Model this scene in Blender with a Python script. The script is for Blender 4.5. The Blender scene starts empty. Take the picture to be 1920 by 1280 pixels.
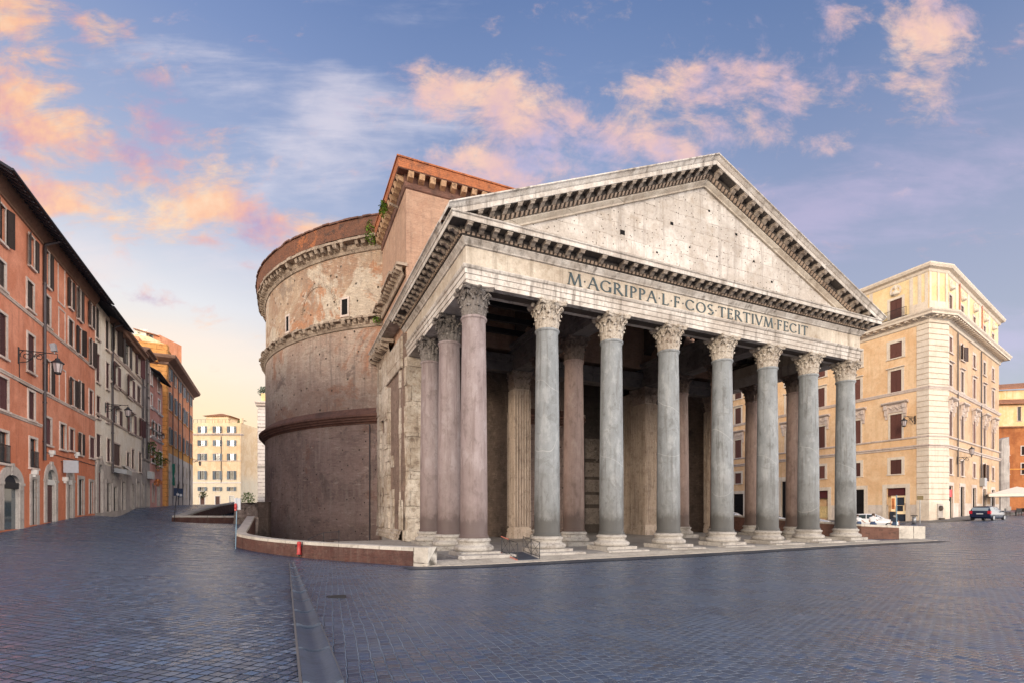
import bpy, math, random
import numpy as np
from mathutils import Vector, Matrix, noise as mnoise
random.seed(7)
SC = bpy.context.scene
COL = SC.collection
PI = math.pi
R = math.radians
# ------------------------------------------------------------------ camera model (metres, camera above the origin, looking along +Y)
F, YH, HC, CX = 932.8, 953.3, 2.5, 960.0
ANG = R(24.45); CA, SA = math.cos(ANG), math.sin(ANG)
TX, TY = -2.066, 26.932                       # axis of the front left column of the temple
def uv2xy(u, v): return TX + u*CA - v*SA, TY + u*SA + v*CA
def at(px, Y): return (px-CX)*Y/F
def zat(py, Y): return HC + (YH-py)*Y/F

# ------------------------------------------------------------------ objects
def tag(o, label=None, cat=None, group=None, kind=None):
    if label: o['label'] = label
    if cat: o['category'] = cat
    if group: o['group'] = group
    if kind: o['kind'] = kind
    return o
def empty(name, loc=(0, 0, 0), rz=0.0, label=None, cat=None, group=None, parent=None):
    o = bpy.data.objects.new(name, None); COL.objects.link(o)
    o.location = loc; o.rotation_euler = (0, 0, rz); o.empty_display_size = .3
    if parent: o.parent = parent
    return tag(o, label, cat, group)
def copy_tree(o, parent=None):
    c = o.copy(); COL.objects.link(c)
    if parent: c.parent = parent
    for ch in list(o.children): copy_tree(ch, c)
    return c

class MB:
    """collects faces and links them as one mesh object; uv in metres along each face"""
    def __init__(s, xf=None): s.v=[]; s.f=[]; s.m=[]; s.sm=[]; s.uv=[]; s.xf=xf
    def add(s, vs, fs, mi=0, smooth=False, uvs=None):
        b = len(s.v)
        s.v += [tuple(s.xf(*p)) for p in vs] if s.xf else [tuple(p) for p in vs]
        for i, f in enumerate(fs):
            s.f.append([b+k for k in f]); s.m.append(mi); s.sm.append(smooth)
            s.uv.append([uvs[k] for k in f] if uvs else None)
        return s
    def box(s, x0, x1, y0, y1, z0, z1, mi=0):
        v = [(x0,y0,z0),(x1,y0,z0),(x1,y1,z0),(x0,y1,z0),(x0,y0,z1),(x1,y0,z1),(x1,y1,z1),(x0,y1,z1)]
        return s.add(v, [(0,3,2,1),(4,5,6,7),(0,1,5,4),(1,2,6,5),(2,3,7,6),(3,0,4,7)], mi)
    def hexa(s, v, mi=0):
        return s.add(v, [(0,3,2,1),(4,5,6,7),(0,1,5,4),(1,2,6,5),(2,3,7,6),(3,0,4,7)], mi)
    def bar(s, a, b, w, h=None, mi=0):
        a, b = Vector(a), Vector(b); h = h or w
        d = (b-a).normalized(); up = Vector((0,0,1)) if abs(d.z) < .95 else Vector((0,1,0))
        r = d.cross(up).normalized()*w/2; t = r.cross(d).normalized()*h/2
        return s.hexa([a-r-t, a+r-t, b+r-t, b-r-t, a-r+t, a+r+t, b+r+t, b-r+t], mi)
    def tube(s, pts, r, n=8, mi=0, cap=True):
        pts = [Vector(p) for p in pts]; rings = []
        rr = r if isinstance(r, (list, tuple)) else [r]*len(pts)
        for i, p in enumerate(pts):
            d = (pts[min(i+1, len(pts)-1)]-pts[max(i-1, 0)]).normalized()
            up = Vector((0,0,1)) if abs(d.z) < .9 else Vector((1,0,0))
            a = d.cross(up).normalized(); b = a.cross(d).normalized()
            rings.append([p+(a*math.cos(2*PI*k/n)+b*math.sin(2*PI*k/n))*rr[i] for k in range(n)])
        v = [q for ring in rings for q in ring]; f = []
        for i in range(len(pts)-1):
            for k in range(n):
                f.append((i*n+k, i*n+(k+1)%n, (i+1)*n+(k+1)%n, (i+1)*n+k))
        s.add(v, f, mi, True)
        if cap:
            s.add(rings[0], [tuple(range(n))], mi); s.add(rings[-1], [tuple(reversed(range(n)))], mi)
        return s
    def revolve(s, prof, n=32, c=(0,0,0), mi=0, smooth=True, a0=0.0, a1=2*PI, sharp=False):
        full = abs(a1-a0-2*PI) < 1e-6; m = n if full else n+1
        cx, cy, cz = c
        segs = [[prof[i], prof[i+1]] for i in range(len(prof)-1)] if sharp else [prof]
        for pr in segs:
            v = []; uv = []
            for (r, z) in pr:
                for k in range(n+1):
                    a = a0+(a1-a0)*k/n
                    v.append((cx+r*math.cos(a), cy+r*math.sin(a), cz+z)); uv.append((r*a, cz+z))
            f = []
            for i in range(len(pr)-1):
                for k in range(n):
                    f.append((i*(n+1)+k, i*(n+1)+k+1, (i+1)*(n+1)+k+1, (i+1)*(n+1)+k))
            s.add(v, f, mi, smooth, uv)
        return s
    def disc(s, r, z, n=32, c=(0,0), mi=0, up=True):
        v = [(c[0]+r*math.cos(2*PI*k/n), c[1]+r*math.sin(2*PI*k/n), z) for k in range(n)]
        return s.add(v, [tuple(range(n)) if up else tuple(reversed(range(n)))], mi)
    def prism(s, poly, fn, d0, d1, mi=0, side=True):
        n = len(poly); v = [fn(a, b, d0) for a, b in poly]+[fn(a, b, d1) for a, b in poly]
        f = [tuple(range(n)), tuple(reversed(range(n, 2*n)))]
        if side: f += [(i, i+n, (i+1)%n+n, (i+1)%n) for i in range(n)]
        return s.add(v, f, mi)
    def sweep(s, prof, path, mi=0, closed_prof=False, caps=True):
        """prof = [(outward offset, z)], path = [(x,y)]; outward is to the right of the walking direction"""
        P = [Vector((p[0], p[1])) for p in path]; nrm = []
        for i in range(len(P)):
            ds = []
            if i > 0: ds.append((P[i]-P[i-1]).normalized())
            if i < len(P)-1: ds.append((P[i+1]-P[i]).normalized())
            ns = [Vector((d.y, -d.x)) for d in ds]
            q = sum(ns, Vector((0, 0))).normalized(); nrm.append(q/max(.2, q.dot(ns[0])))
        k = len(prof)
        for i in range(len(P)-1):
            v = [(P[i].x+nrm[i].x*o, P[i].y+nrm[i].y*o, z) for o, z in prof]
            v += [(P[i+1].x+nrm[i+1].x*o, P[i+1].y+nrm[i+1].y*o, z) for o, z in prof]
            rng = range(k) if closed_prof else range(k-1)
            s.add(v, [(j, j+k, (j+1)%k+k, (j+1)%k) for j in rng], mi)
        if closed_prof and caps:
            for i in (0, len(P)-1):
                s.add([(P[i].x+nrm[i].x*o, P[i].y+nrm[i].y*o, z) for o, z in prof], [tuple(range(k))], mi)
        return s
    def mesh(s, name, mats):
        me = bpy.data.meshes.new(name); me.from_pydata(s.v, [], s.f)
        mats = mats if isinstance(mats, (list, tuple)) else [mats]
        for m in mats: me.materials.append(m)
        me.polygons.foreach_set('material_index', s.m); me.polygons.foreach_set('use_smooth', s.sm)
        ul = me.uv_layers.new(name='uv').data
        V = s.v
        for p in me.polygons:
            u = s.uv[p.index]
            if u is None:
                n = p.normal
                if abs(n.z) > .75: u = [(V[k][0], V[k][1]) for k in p.vertices]
                else:
                    L = math.hypot(n.x, n.y) or 1; tx, ty = -n.y/L, n.x/L
                    u = [(V[k][0]*tx+V[k][1]*ty, V[k][2]) for k in p.vertices]
            for li, q in zip(p.loop_indices, u): ul[li].uv = q
        me.update(); return me
    def build(s, name, mats, parent=None, loc=None, rz=0.0):
        o = bpy.data.objects.new(name, s.mesh(name, mats)); COL.objects.link(o)
        if parent: o.parent = parent
        if loc: o.location = loc
        o.rotation_euler.z = rz
        return o
def link_mesh(name, me, parent=None, loc=(0,0,0), rz=0.0):
    o = bpy.data.objects.new(name, me); COL.objects.link(o)
    if parent: o.parent = parent
    o.location = loc; o.rotation_euler.z = rz
    return o

# ------------------------------------------------------------------ node helper
class N:
    def __init__(s, tree): s.t = tree; tree.nodes.clear()
    def n(s, typ, ins=None, out=0, **props):
        nd = s.t.nodes.new('ShaderNode'+typ)
        for k, v in props.items(): setattr(nd, k, v)
        for k, v in (ins or {}).items():
            sk = nd.inputs[k]
            if isinstance(v, bpy.types.NodeSocket): s.t.links.new(v, sk)
            elif isinstance(v, (tuple, list)):
                sk.default_value = tuple(v)+(1,) if sk.type == 'RGBA' and len(v) == 3 else tuple(v)
            else: sk.default_value = v
        return nd.outputs[out] if out is not None else nd
    def pos(s): return s.n('NewGeometry', out=0)
    def uv(s): return s.n('UVMap', uv_map='uv')
    def sc(s, v, k):
        k = k if isinstance(k, tuple) else (k, k, k)
        return s.n('VectorMath', {0: v, 1: k}, operation='MULTIPLY')
    def addv(s, a, b): return s.n('VectorMath', {0: a, 1: b}, operation='ADD')
    def noise(s, v, scale, det=4.0, ro=.55, dist=0.0, col=False):
        return s.n('TexNoise', {'Vector': v, 'Scale': scale, 'Detail': det, 'Roughness': ro, 'Distortion': dist}, out=1 if col else 0)
    def m(s, op, a, b=0.0, c=0.0, clamp=False): return s.n('Math', {0: a, 1: b, 2: c}, operation=op, use_clamp=clamp)
    def step(s, x, a, b, lo=0.0, hi=1.0):
        return s.n('MapRange', {'Value': x, 'From Min': a, 'From Max': b, 'To Min': lo, 'To Max': hi}, interpolation_type='SMOOTHSTEP', clamp=True)
    def mix(s, f, a, b, mode='MIX'): return s.n('Mix', {0: f, 6: a, 7: b}, out=2, data_type='RGBA', blend_type=mode)
    def mixf(s, f, a, b): return s.n('Mix', {0: f, 2: a, 3: b}, out=0, data_type='FLOAT')
    def ramp(s, f, stops, interp='LINEAR'):
        nd = s.n('ValToRGB', {0: f}, out=None); cr = nd.color_ramp; cr.interpolation = interp
        while len(cr.elements) > 1: cr.elements.remove(cr.elements[-1])
        for i, (p, c) in enumerate(stops):
            e = cr.elements[0] if i == 0 else cr.elements.new(p)
            e.position = p; e.color = (c[0], c[1], c[2], 1)
        return nd.outputs[0]
    def xyz(s, v):
        nd = s.n('SeparateXYZ', {0: v}, out=None); return nd.outputs
    def comb(s, x, y, z): return s.n('CombineXYZ', {0: x, 1: y, 2: z})
    def bump(s, h, st=.3, d=.05, nrm=None):
        i = {'Height': h, 'Strength': st, 'Distance': d}
        if nrm: i['Normal'] = nrm
        return s.n('Bump', i)
    def done(s, col, rough=.85, nrm=None, metal=0.0, spec=.3, **kw):
        i = {'Base Color': col, 'Roughness': rough, 'Metallic': metal, 'Specular IOR Level': spec}
        if nrm: i['Normal'] = nrm
        i.update(kw)
        s.n('OutputMaterial', {0: s.n('BsdfPrincipled', i)}, out=None)
MATS = {}
def new_mat(name):
    m = bpy.data.materials.new(name); m.use_nodes = True; MATS[name] = m
    return m, N(m.node_tree)
def srgb(r, g, b):
    f = lambda c: (c/255/12.92) if c/255 <= .04045 else ((c/255+.055)/1.055)**2.4
    return (f(r), f(g), f(b))
def sc3(c, k): return tuple(min(1, x*k) for x in c)
def plain(name, col, rough=.6, metal=0.0, spec=.4, var=.15, scale=8.0, bump=0.0, **kw):
    m, n = new_mat(name)
    f = n.noise(n.pos(), scale, 4)
    c = n.mix(f, sc3(col, 1-var), sc3(col, 1+var))
    n.done(c, rough, n.bump(f, bump, .02) if bump else None, metal, spec, **kw)
    return m
def weathered(name, cols, streak=None, spots=None, patch=None, joints=None, zone=None, rough=.9, bump=.4, big=.35, fine=9.0, holes=None, courses=None, bd=.06):
    """stone, stucco or brick: colour drift, vertical stains, blotches, repaired patches, courses of blocks"""
    m, n = new_mat(name)
    P = n.pos(); U = n.uv()
    a = n.noise(P, big, 7, .62, .3); b = n.noise(P, fine, 6, .65)
    k = len(cols)
    c = n.ramp(a, [(.3+.4*i/(k-1), q) for i, q in enumerate(cols)])
    h = b
    if patch:
        for (pc, th, ps, amt) in patch:
            q = n.noise(n.addv(P, (17.3*ps, 5.1, 2.7)), ps, 8, .68, .6)
            c = n.mix(n.m('MULTIPLY', n.step(q, th, th+.045), amt), c, pc)
    if zone:
        z = n.xyz(P)[2]; wob = n.m('MULTIPLY', n.m('SUBTRACT', n.noise(P, .5, 6, .6), .5), 3.0)
        zz = n.m('ADD', z, wob)
        for (z0, z1, pc, amt) in zone:
            c = n.mix(n.m('MULTIPLY', n.step(zz, z0, z1), amt), c, pc)
    if joints:
        w, hh, mo, jc, amt, jit = joints
        wv = n.addv(U, n.sc(n.n('VectorMath', {0: n.noise(P, 1.3, 3, .5, 0, True), 1: (.5, .5, .5)}, operation='SUBTRACT'), jit))
        br = n.n('TexBrick', {'Vector': wv, 'Color1': (0, 0, 0), 'Color2': (1, 1, 1), 'Mortar': (.5, .5, .5), 'Scale': 1.0, 'Mortar Size': mo,
             'Mortar Smooth': .4, 'Bias': 0.0, 'Brick Width': w, 'Row Height': hh}, out=None, offset=.5)
        c = n.mix(n.m('MULTIPLY', br.outputs[0], .35), c, sc3(cols[0], .6)) if amt > 0 else c
        gap = n.m('MULTIPLY', br.outputs[1], n.step(n.noise(P, 2.2, 3), .3, .62))
        c = n.mix(n.m('MULTIPLY', gap, abs(amt)), c, jc)
        h = n.m('SUBTRACT', h, n.m('MULTIPLY', gap, .8))
    if spots:
        for (pc, amt, s_) in spots:
            q = n.noise(n.addv(P, (3.3, 9.1*s_, 1.7)), s_, 8, .72)
            c = n.mix(n.m('MULTIPLY', n.step(q, .5, .68), amt), c, pc)
    if streak:
        pc, amt = streak
        q = n.noise(n.sc(P, (2.6, 2.6, .16)), 1.0, 7, .66)
        q2 = n.noise(n.addv(P, (7, 7, 7)), .22, 3)
        c = n.mix(n.m('MULTIPLY', n.m('MULTIPLY', n.step(q, .47, .68), amt), n.step(q2, .35, .6, .25, 1.0)), c, pc)
    if holes:
        vo = n.n('TexVoronoi', {'Vector': U, 'Scale': holes[0], 'Randomness': 1.0}, out=0, voronoi_dimensions='2D')
        dk = n.m('MULTIPLY', n.m('SUBTRACT', 1.0, n.step(vo, holes[1], holes[1]*1.5)), n.step(n.noise(P, .9, 2), .38, .46))
        c = n.mix(n.m('MULTIPLY', dk, .9), c, (.05, .04, .03)); h = n.m('SUBTRACT', h, n.m('MULTIPLY', dk, 2.0))
    if courses:
        q = n.noise(n.sc(P, (.9, .9, courses[0])), 1.0, 5, .7)
        c = n.mix(n.m('MULTIPLY', n.step(q, .42, .30), courses[2]), c, courses[1]); c = n.mix(n.m('MULTIPLY', n.step(q, .58, .70), courses[2]), c, courses[3]); h = n.m('ADD', h, n.m('MULTIPLY', q, .8))
    c = n.mix(n.step(b, .3, .7, .0, .35), c, n.mix(.5, c, (.02, .018, .016)))
    n.done(c, rough, n.bump(h, bump, bd), spec=.2)
    return m
# ------------------------------------------------------------------ materials
GRIME = (.045, .036, .030)
M_marble = weathered('white_marble', [(.60,.545,.49), (.72,.675,.625), (.49,.435,.385), (.67,.62,.565)], streak=((.15,.125,.108), .85), spots=[((.26,.20,.155), .42, 2.6)], joints=(3.3, 60, .012, (.20,.16,.13), .4, .0), bump=.35)
M_modil = weathered('stained_bracket_marble', [(.27,.215,.175), (.40,.335,.28), (.18,.14,.115)], spots=[((.055,.043,.037), .7, 3.4), ((.58,.51,.43), .6, 5.0)], bump=.6, fine=9)
M_egg = weathered('brown_egg_moulding', [(.33,.24,.18), (.43,.33,.255), (.24,.17,.13)], spots=[((.085,.06,.05), .75, 3.0)], bump=.5)
M_frieze = weathered('frieze_marble', [(.56,.485,.40), (.66,.59,.50), (.47,.395,.32), (.61,.545,.46)], streak=((.20,.16,.12), .5), spots=[((.25,.19,.13), .5, 1.6)], joints=(3.4, 1.5, .014, (.10,.08,.06), .7, .04), bump=.3)
M_tymp = weathered('tympanum_stone', [(.63,.575,.53), (.72,.675,.63), (.52,.465,.415), (.67,.63,.585)], streak=((.28,.24,.21), .68), spots=[((.36,.28,.20), .38, 1.1), ((.30,.24,.19), .35, 5.0)], joints=(2.5, .86, .016, (.18,.135,.10), .75, .22), bump=.5, holes=(1.9, .055))
M_sooty = weathered('sooty_marble', [(.16,.135,.115), (.26,.22,.19), (.10,.085,.075), (.20,.17,.145)], spots=[((.045,.037,.033), .8, 2.4), ((.44,.39,.33), .75, 3.7)], bump=.6, fine=7)
M_soffit = weathered('dark_soffit', [(.060,.050,.046), (.10,.085,.075), (.045,.038,.035)], spots=[((.17,.145,.12), .5, 3.0)], bump=.4)  # very dark marble for the undersides of the cornices
M_capl = weathered('capital_marble', [(.46,.40,.335), (.58,.52,.45), (.36,.295,.24)], spots=[((.13,.08,.05), .95, 5.5), ((.09,.06,.04), .7, 9.0)], bump=.8, fine=16)
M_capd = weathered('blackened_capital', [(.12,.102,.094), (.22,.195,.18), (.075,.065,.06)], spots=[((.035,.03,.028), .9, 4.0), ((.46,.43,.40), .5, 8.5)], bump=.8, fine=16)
M_capp = weathered('pilaster_capital', [(.30,.235,.195), (.40,.32,.27), (.21,.16,.13)], spots=[((.06,.047,.04), .85, 5.0)], bump=.8, fine=16)
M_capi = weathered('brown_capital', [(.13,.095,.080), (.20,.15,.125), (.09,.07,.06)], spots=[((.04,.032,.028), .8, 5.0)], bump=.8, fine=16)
M_base = weathered('worn_marble_base', [(.36,.335,.31), (.47,.44,.405), (.27,.245,.222)], spots=[((.17,.14,.12), .65, 2.0), ((.11,.092,.08), .55, 6.0)], bump=.5, fine=12)
M_travertine = weathered('travertine', [(.46,.41,.35), (.58,.53,.46), (.38,.33,.28)], spots=[((.18,.155,.13), .55, 1.5), ((.12,.10,.09), .4, 5.0)], joints=(1.5, .9, .012, (.12,.10,.085), .8, .03), bump=.35)
M_coping = weathered('travertine_coping', [(.55,.51,.45), (.66,.62,.56), (.46,.42,.37)], spots=[((.22,.19,.165), .5, 2.0)], joints=(1.7, 40, .03, (.07,.06,.05), .95, .01), bump=.3)
M_floor = weathered('portico_marble_floor', [(.30,.285,.275), (.40,.375,.355), (.20,.19,.185)], spots=[((.52,.50,.47), .5, .7)], joints=(2.2, 2.2, .02, (.06,.055,.05), .8, .0), rough=.45, bump=.12)
M_ruin = weathered('broken_marble', [(.60,.52,.43), (.76,.69,.60), (.46,.38,.30), (.70,.63,.54)], spots=[((.17,.12,.09), .8, 1.5), ((.30,.215,.155), .6, 4.0)], streak=((.15,.105,.08), .6), joints=(1.9, 2.7, .03, (.07,.05,.04), .7, .25), bump=1.0)
BRJ = (.62, .16, .018)
M_brick_lo = weathered('dark_roman_brick', [(.375,.262,.225), (.46,.335,.29), (.30,.218,.192), (.42,.30,.258)], patch=[((.46,.345,.285), .575, .42, .6), ((.33,.19,.145), .585, .20, .8), ((.17,.135,.125), .565, .30, .6), ((.50,.40,.33), .61, .9, .5)], streak=((.46,.375,.325), .62), spots=[((.44,.335,.285), .5, 2.0), ((.18,.145,.135), .45, 1.1)], joints=BRJ+((.31,.235,.20), .35, .05), courses=(4.2, (.17,.125,.11), .85, (.54,.43,.37)), bump=.8, bd=.16, holes=(.62, .035), big=.18, zone=[(1.8, .2, (.27,.185,.15), .55)])
M_brick_mid = weathered('plastered_roman_brick', [(.545,.38,.29), (.65,.505,.41), (.465,.325,.255), (.60,.45,.36)], patch=[((.66,.56,.46), .53, .17, .62), ((.50,.245,.15), .565, .14, .85), ((.185,.145,.13), .575, .23, .7), ((.60,.50,.40), .60, .6, .6)], streak=((.22,.175,.155), .55), spots=[((.58,.50,.42), .45, 1.1), ((.17,.12,.10), .45, 4.0)], joints=BRJ+((.50,.39,.31), .3, .05), courses=(4.2, (.20,.145,.12), .5, (.60,.49,.40)), bump=.8, bd=.16, holes=(.5, .04), big=.16, zone=[(15.6, 12.4, (.31,.215,.18), .55)])
M_brick_up = weathered('pale_plastered_brick', [(.50,.325,.22), (.62,.475,.345), (.45,.275,.185), (.58,.43,.31)], patch=[((.78,.685,.555), .50, .16, .85), ((.58,.275,.145), .545, .15, .9), ((.27,.205,.17), .585, .24, .65), ((.84,.76,.64), .60, .55, .7)], streak=((.30,.235,.19), .55), spots=[((.70,.62,.52), .5, 1.2), ((.19,.14,.11), .4, 4.0)], joints=BRJ+((.62,.49,.38), .3, .05), courses=(4.0, (.27,.20,.16), .5, (.78,.68,.56)), bump=.8, bd=.16, holes=(.5, .04), big=.15)
M_attic = weathered('orange_brick', [(.40,.135,.06), (.50,.18,.08), (.31,.10,.05)], spots=[((.16,.075,.05), .75, 1.3), ((.08,.05,.042), .6, 3.6)], joints=(.5, .14, .016, (.25,.12,.07), .6, .03), bump=.6)
M_attic_dark = weathered('stained_attic_brick', [(.15,.075,.053), (.23,.10,.06), (.095,.06,.05)], patch=[((.46,.16,.065), .575, .2, .9), ((.06,.045,.042), .57, .25, .85)], spots=[((.07,.05,.045), .5, 2.8)], joints=(.5, .14, .016, (.20,.11,.07), .6, .03), bump=.6)
M_bracket = weathered('brown_brick_bracket', [(.40,.235,.135), (.52,.34,.21), (.27,.155,.095)], spots=[((.08,.05,.038), .75, 2.6)], bump=.8, fine=6)
M_rubble = weathered('ruined_cornice_stone', [(.31,.24,.185), (.44,.355,.28), (.20,.15,.115)], spots=[((.09,.065,.05), .9, 2.2), ((.14,.10,.075), .7, 6.0)], bump=1.0, fine=5)
M_lowcorn = weathered('red_brick_cornice', [(.17,.085,.065), (.25,.13,.10), (.11,.07,.06)], spots=[((.055,.042,.038), .6, 3.0)], joints=(.4, .09, .014, (.10,.075,.065), .8, .02), bump=.7)
M_block = weathered('block_brick', [(.41,.245,.17), (.49,.315,.225), (.36,.205,.14)], patch=[((.55,.44,.34), .60, .3, .5)], spots=[((.22,.14,.105), .45, 2.0)], joints=(.5, .13, .014, (.55,.42,.33), .5, .03), bump=.55, streak=((.24,.17,.13), .5))
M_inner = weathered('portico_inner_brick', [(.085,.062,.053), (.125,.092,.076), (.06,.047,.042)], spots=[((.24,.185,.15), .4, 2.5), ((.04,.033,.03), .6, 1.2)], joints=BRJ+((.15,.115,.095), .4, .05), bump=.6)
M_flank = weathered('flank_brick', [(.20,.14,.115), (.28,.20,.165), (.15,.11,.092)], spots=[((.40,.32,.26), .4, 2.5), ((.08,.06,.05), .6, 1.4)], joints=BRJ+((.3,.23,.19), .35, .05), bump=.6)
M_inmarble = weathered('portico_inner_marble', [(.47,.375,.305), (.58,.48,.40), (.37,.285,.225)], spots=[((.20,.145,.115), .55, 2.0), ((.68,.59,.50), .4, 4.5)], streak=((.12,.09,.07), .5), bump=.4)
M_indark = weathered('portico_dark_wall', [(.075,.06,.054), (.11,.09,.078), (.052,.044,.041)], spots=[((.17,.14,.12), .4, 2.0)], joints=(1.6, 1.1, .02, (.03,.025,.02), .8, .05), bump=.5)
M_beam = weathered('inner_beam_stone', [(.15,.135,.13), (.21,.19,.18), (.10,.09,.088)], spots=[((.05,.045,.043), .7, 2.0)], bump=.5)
M_relief = weathered('carved_relief_stone', [(.17,.14,.12), (.25,.21,.18), (.11,.09,.08)], spots=[((.05,.042,.038), .8, 3.0), ((.36,.31,.27), .5, 5.0)], bump=.9, fine=7)
M_roofwood = weathered('dark_roof_timber', [(.030,.028,.030), (.048,.043,.043), (.022,.021,.024)], bump=.4)
M_redwall = weathered('low_wall_brick', [(.105,.048,.042), (.15,.07,.058), (.078,.038,.035)], spots=[((.21,.15,.125), .5, 2.2), ((.07,.042,.036), .6, 3.4)], joints=(.26, .075, .012, (.17,.125,.11), .5, .01), courses=(9., (.045,.026,.025), .75, (.24,.13,.105)), bump=.7, streak=((.25,.19,.16), .3))

def granite(name, cols, speck, stain, vein=None):
    m, n = new_mat(name); P = n.pos()
    oi = n.n('ObjectInfo', out=None); rnd = oi.outputs['Random']
    Po = n.addv(P, n.comb(n.m('MULTIPLY', rnd, 37.0), n.m('MULTIPLY', rnd, 91.0), 0.0))
    a = n.noise(n.sc(Po, (1, 1, .35)), .9, 7, .62); b = n.noise(Po, 34, 3, .7); c_ = n.noise(n.sc(Po, (5, 5, .22)), 1, 6, .65)
    c = n.ramp(a, [(.28, cols[0]), (.46, cols[1]), (.58, cols[2]), (.75, cols[0])])
    c = n.mix(n.step(b, .56, .72, 0, .55), c, speck); c = n.mix(n.step(b, .42, .28, 0, .4), c, sc3(cols[0], .45))
    c = n.mix(n.step(c_, .50, .66, 0, .6), c, stain); mt = n.noise(n.sc(Po, (1.6, 1.6, .8)), 1.0, 8, .72); c = n.mix(n.step(mt, .50, .64, 0, .5), c, speck); c = n.mix(n.step(mt, .46, .34, 0, .5), c, sc3(stain, .7))
    pt = n.noise(Po, 1.25, 8, .7, .8)
    edge = n.m('SUBTRACT', 1.0, n.step(n.m('ABSOLUTE', n.m('SUBTRACT', pt, .565)), .0, .008))
    c = n.mix(n.step(pt, .57, .60, 0, .28), c, sc3(stain, .9)); c = n.mix(n.m('MULTIPLY', edge, n.step(n.noise(Po, .5, 2), .5, .62, 0, .45)), c, sc3(stain, .4))
    z = n.m('ADD', n.xyz(P)[2], n.m('MULTIPLY', n.noise(Po, 1.4, 6, .7), 2.6))
    c = n.mix(n.step(z, 4.3, 2.9, 0, .72), c, sc3(stain, .72)); c = n.mix(n.step(z, 6.4, 5.6, 0, .3), c, stain); c = n.mix(n.step(n.m('ADD', n.xyz(P)[2], n.m('MULTIPLY', mt, 1.6)), 3.0, 2.6, 0, .6), c, sc3(stain, .5))
    if vein:
        w = n.m('MULTIPLY', n.m('SUBTRACT', n.noise(Po, .5, 1), .5), 1.6)
        for k, (dx, dy, zz) in enumerate(((.7, -.3, 7.6), (-.5, -.45, 3.9))):
            pl = n.m('ADD', n.n('VectorMath', {0: n.n('TexCoord', out=3), 1: (dx, dy, 1.0)}, out=1, operation='DOT_PRODUCT'), w)
            d = n.m('ABSOLUTE', n.m('SUBTRACT', pl, n.m('ADD', zz, n.m('MULTIPLY', n.m('SUBTRACT', rnd, .5), 5.0+2*k))))
            c = n.mix(n.m('SUBTRACT', .34, n.step(d, .010, .026, 0, .34)), c, vein)
    n.done(c, .62, n.bump(n.m('ADD', n.m('MULTIPLY', b, .3), n.m('ADD', pt, mt)), .45, .05), spec=.35)
    return m
M_grey = granite('grey_granite', [(.180,.195,.207), (.24,.257,.27), (.205,.22,.232)], (.36,.375,.385), (.11,.107,.102), (.50,.50,.49))
M_pink = granite('pink_granite', [(.225,.175,.172), (.285,.23,.228), (.25,.20,.197)], (.36,.31,.31), (.16,.115,.108))
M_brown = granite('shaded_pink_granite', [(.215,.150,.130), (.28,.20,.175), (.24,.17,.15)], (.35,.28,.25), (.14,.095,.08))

def stucco(name, c0, c1, c2, dirt=(.25,.2,.16), amt=.5, low=None, patch=None):
    return weathered(name, [c0, c1, c2, c0], streak=(dirt, amt), spots=[(sc3(c1, 1.25), .35, 1.1), (sc3(c2, .6), .3, 3.0)], patch=patch, bump=.16, fine=14, zone=low)
M_salmon = stucco('salmon_stucco', (.68,.275,.170), (.74,.325,.21), (.61,.235,.14), (.38,.14,.095), .5, low=[(8.6, 5.5, (.60,.195,.10), .8)])
M_cream = stucco('cream_stucco', (.88,.81,.68), (.90,.85,.75), (.82,.745,.61), (.55,.48,.40), .3, low=[(7.5, 4.5, (.50,.40,.30), .6)])
M_greywall = stucco('grey_stucco', (.46,.42,.40), (.54,.50,.47), (.37,.335,.315), (.15,.13,.12), .6)
M_rose = stucco('rose_stucco', (.70,.35,.295), (.76,.41,.35), (.62,.30,.245), (.33,.15,.12), .5)
M_orange = stucco('orange_stucco', (.74,.32,.175), (.80,.375,.215), (.67,.27,.14), (.35,.13,.07), .45)
M_ochreband = stucco('ochre_stucco', (.76,.37,.10), (.80,.42,.13), (.69,.31,.08), (.36,.15,.05), .4)
M_palebase = stucco('pale_base_stucco', (.64,.555,.48), (.71,.63,.56), (.56,.475,.40), (.32,.26,.22), .5)
M_yellow = stucco('yellow_stucco', (.80,.60,.385), (.84,.66,.45), (.75,.54,.33), (.52,.36,.2), .35, low=[(13, 9.4, (.74,.66,.52), .9)])
M_ochre = stucco('ochre_palazzo_stucco', (.80,.545,.32), (.84,.60,.375), (.755,.49,.275), (.58,.36,.17), .4)
M_ochreshade = stucco('shaded_ochre_palazzo_stucco', (.58,.40,.25), (.65,.46,.30), (.52,.35,.22), (.38,.25,.16), .45)  # the ochre stucco darkened in colour for the palazzo's shaded right face
M_atticyel = stucco('yellow_attic_stucco', (.84,.65,.36), (.87,.70,.42), (.80,.59,.31), (.7,.5,.28), .3)
M_paleyel = stucco('pale_yellow_stucco', (.80,.62,.36), (.84,.68,.44), (.76,.55,.28), (.7,.4,.12), .55)
M_rust = stucco('rust_stucco', (.40,.145,.05), (.48,.185,.07), (.33,.11,.04), (.2,.08,.04), .6)
M_rustic = weathered('rusticated_ochre', [(.72,.34,.105), (.78,.39,.135), (.65,.28,.085)], spots=[((.36,.15,.05), .5, 2.0)], joints=(2.4, .62, .035, (.20,.08,.03), .9, .03), bump=.8)
M_quoin = weathered('pale_quoin_stone', [(.70,.60,.49), (.76,.67,.56), (.64,.54,.43)], spots=[((.50,.40,.31), .4, 2.0)], streak=((.42,.33,.26), .35), bump=.25)
M_trim = weathered('pale_stone_trim', [(.60,.50,.44), (.68,.58,.52), (.52,.42,.36)], spots=[((.30,.23,.19), .45, 3.0)], streak=((.30,.22,.18), .4), bump=.25)
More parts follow.
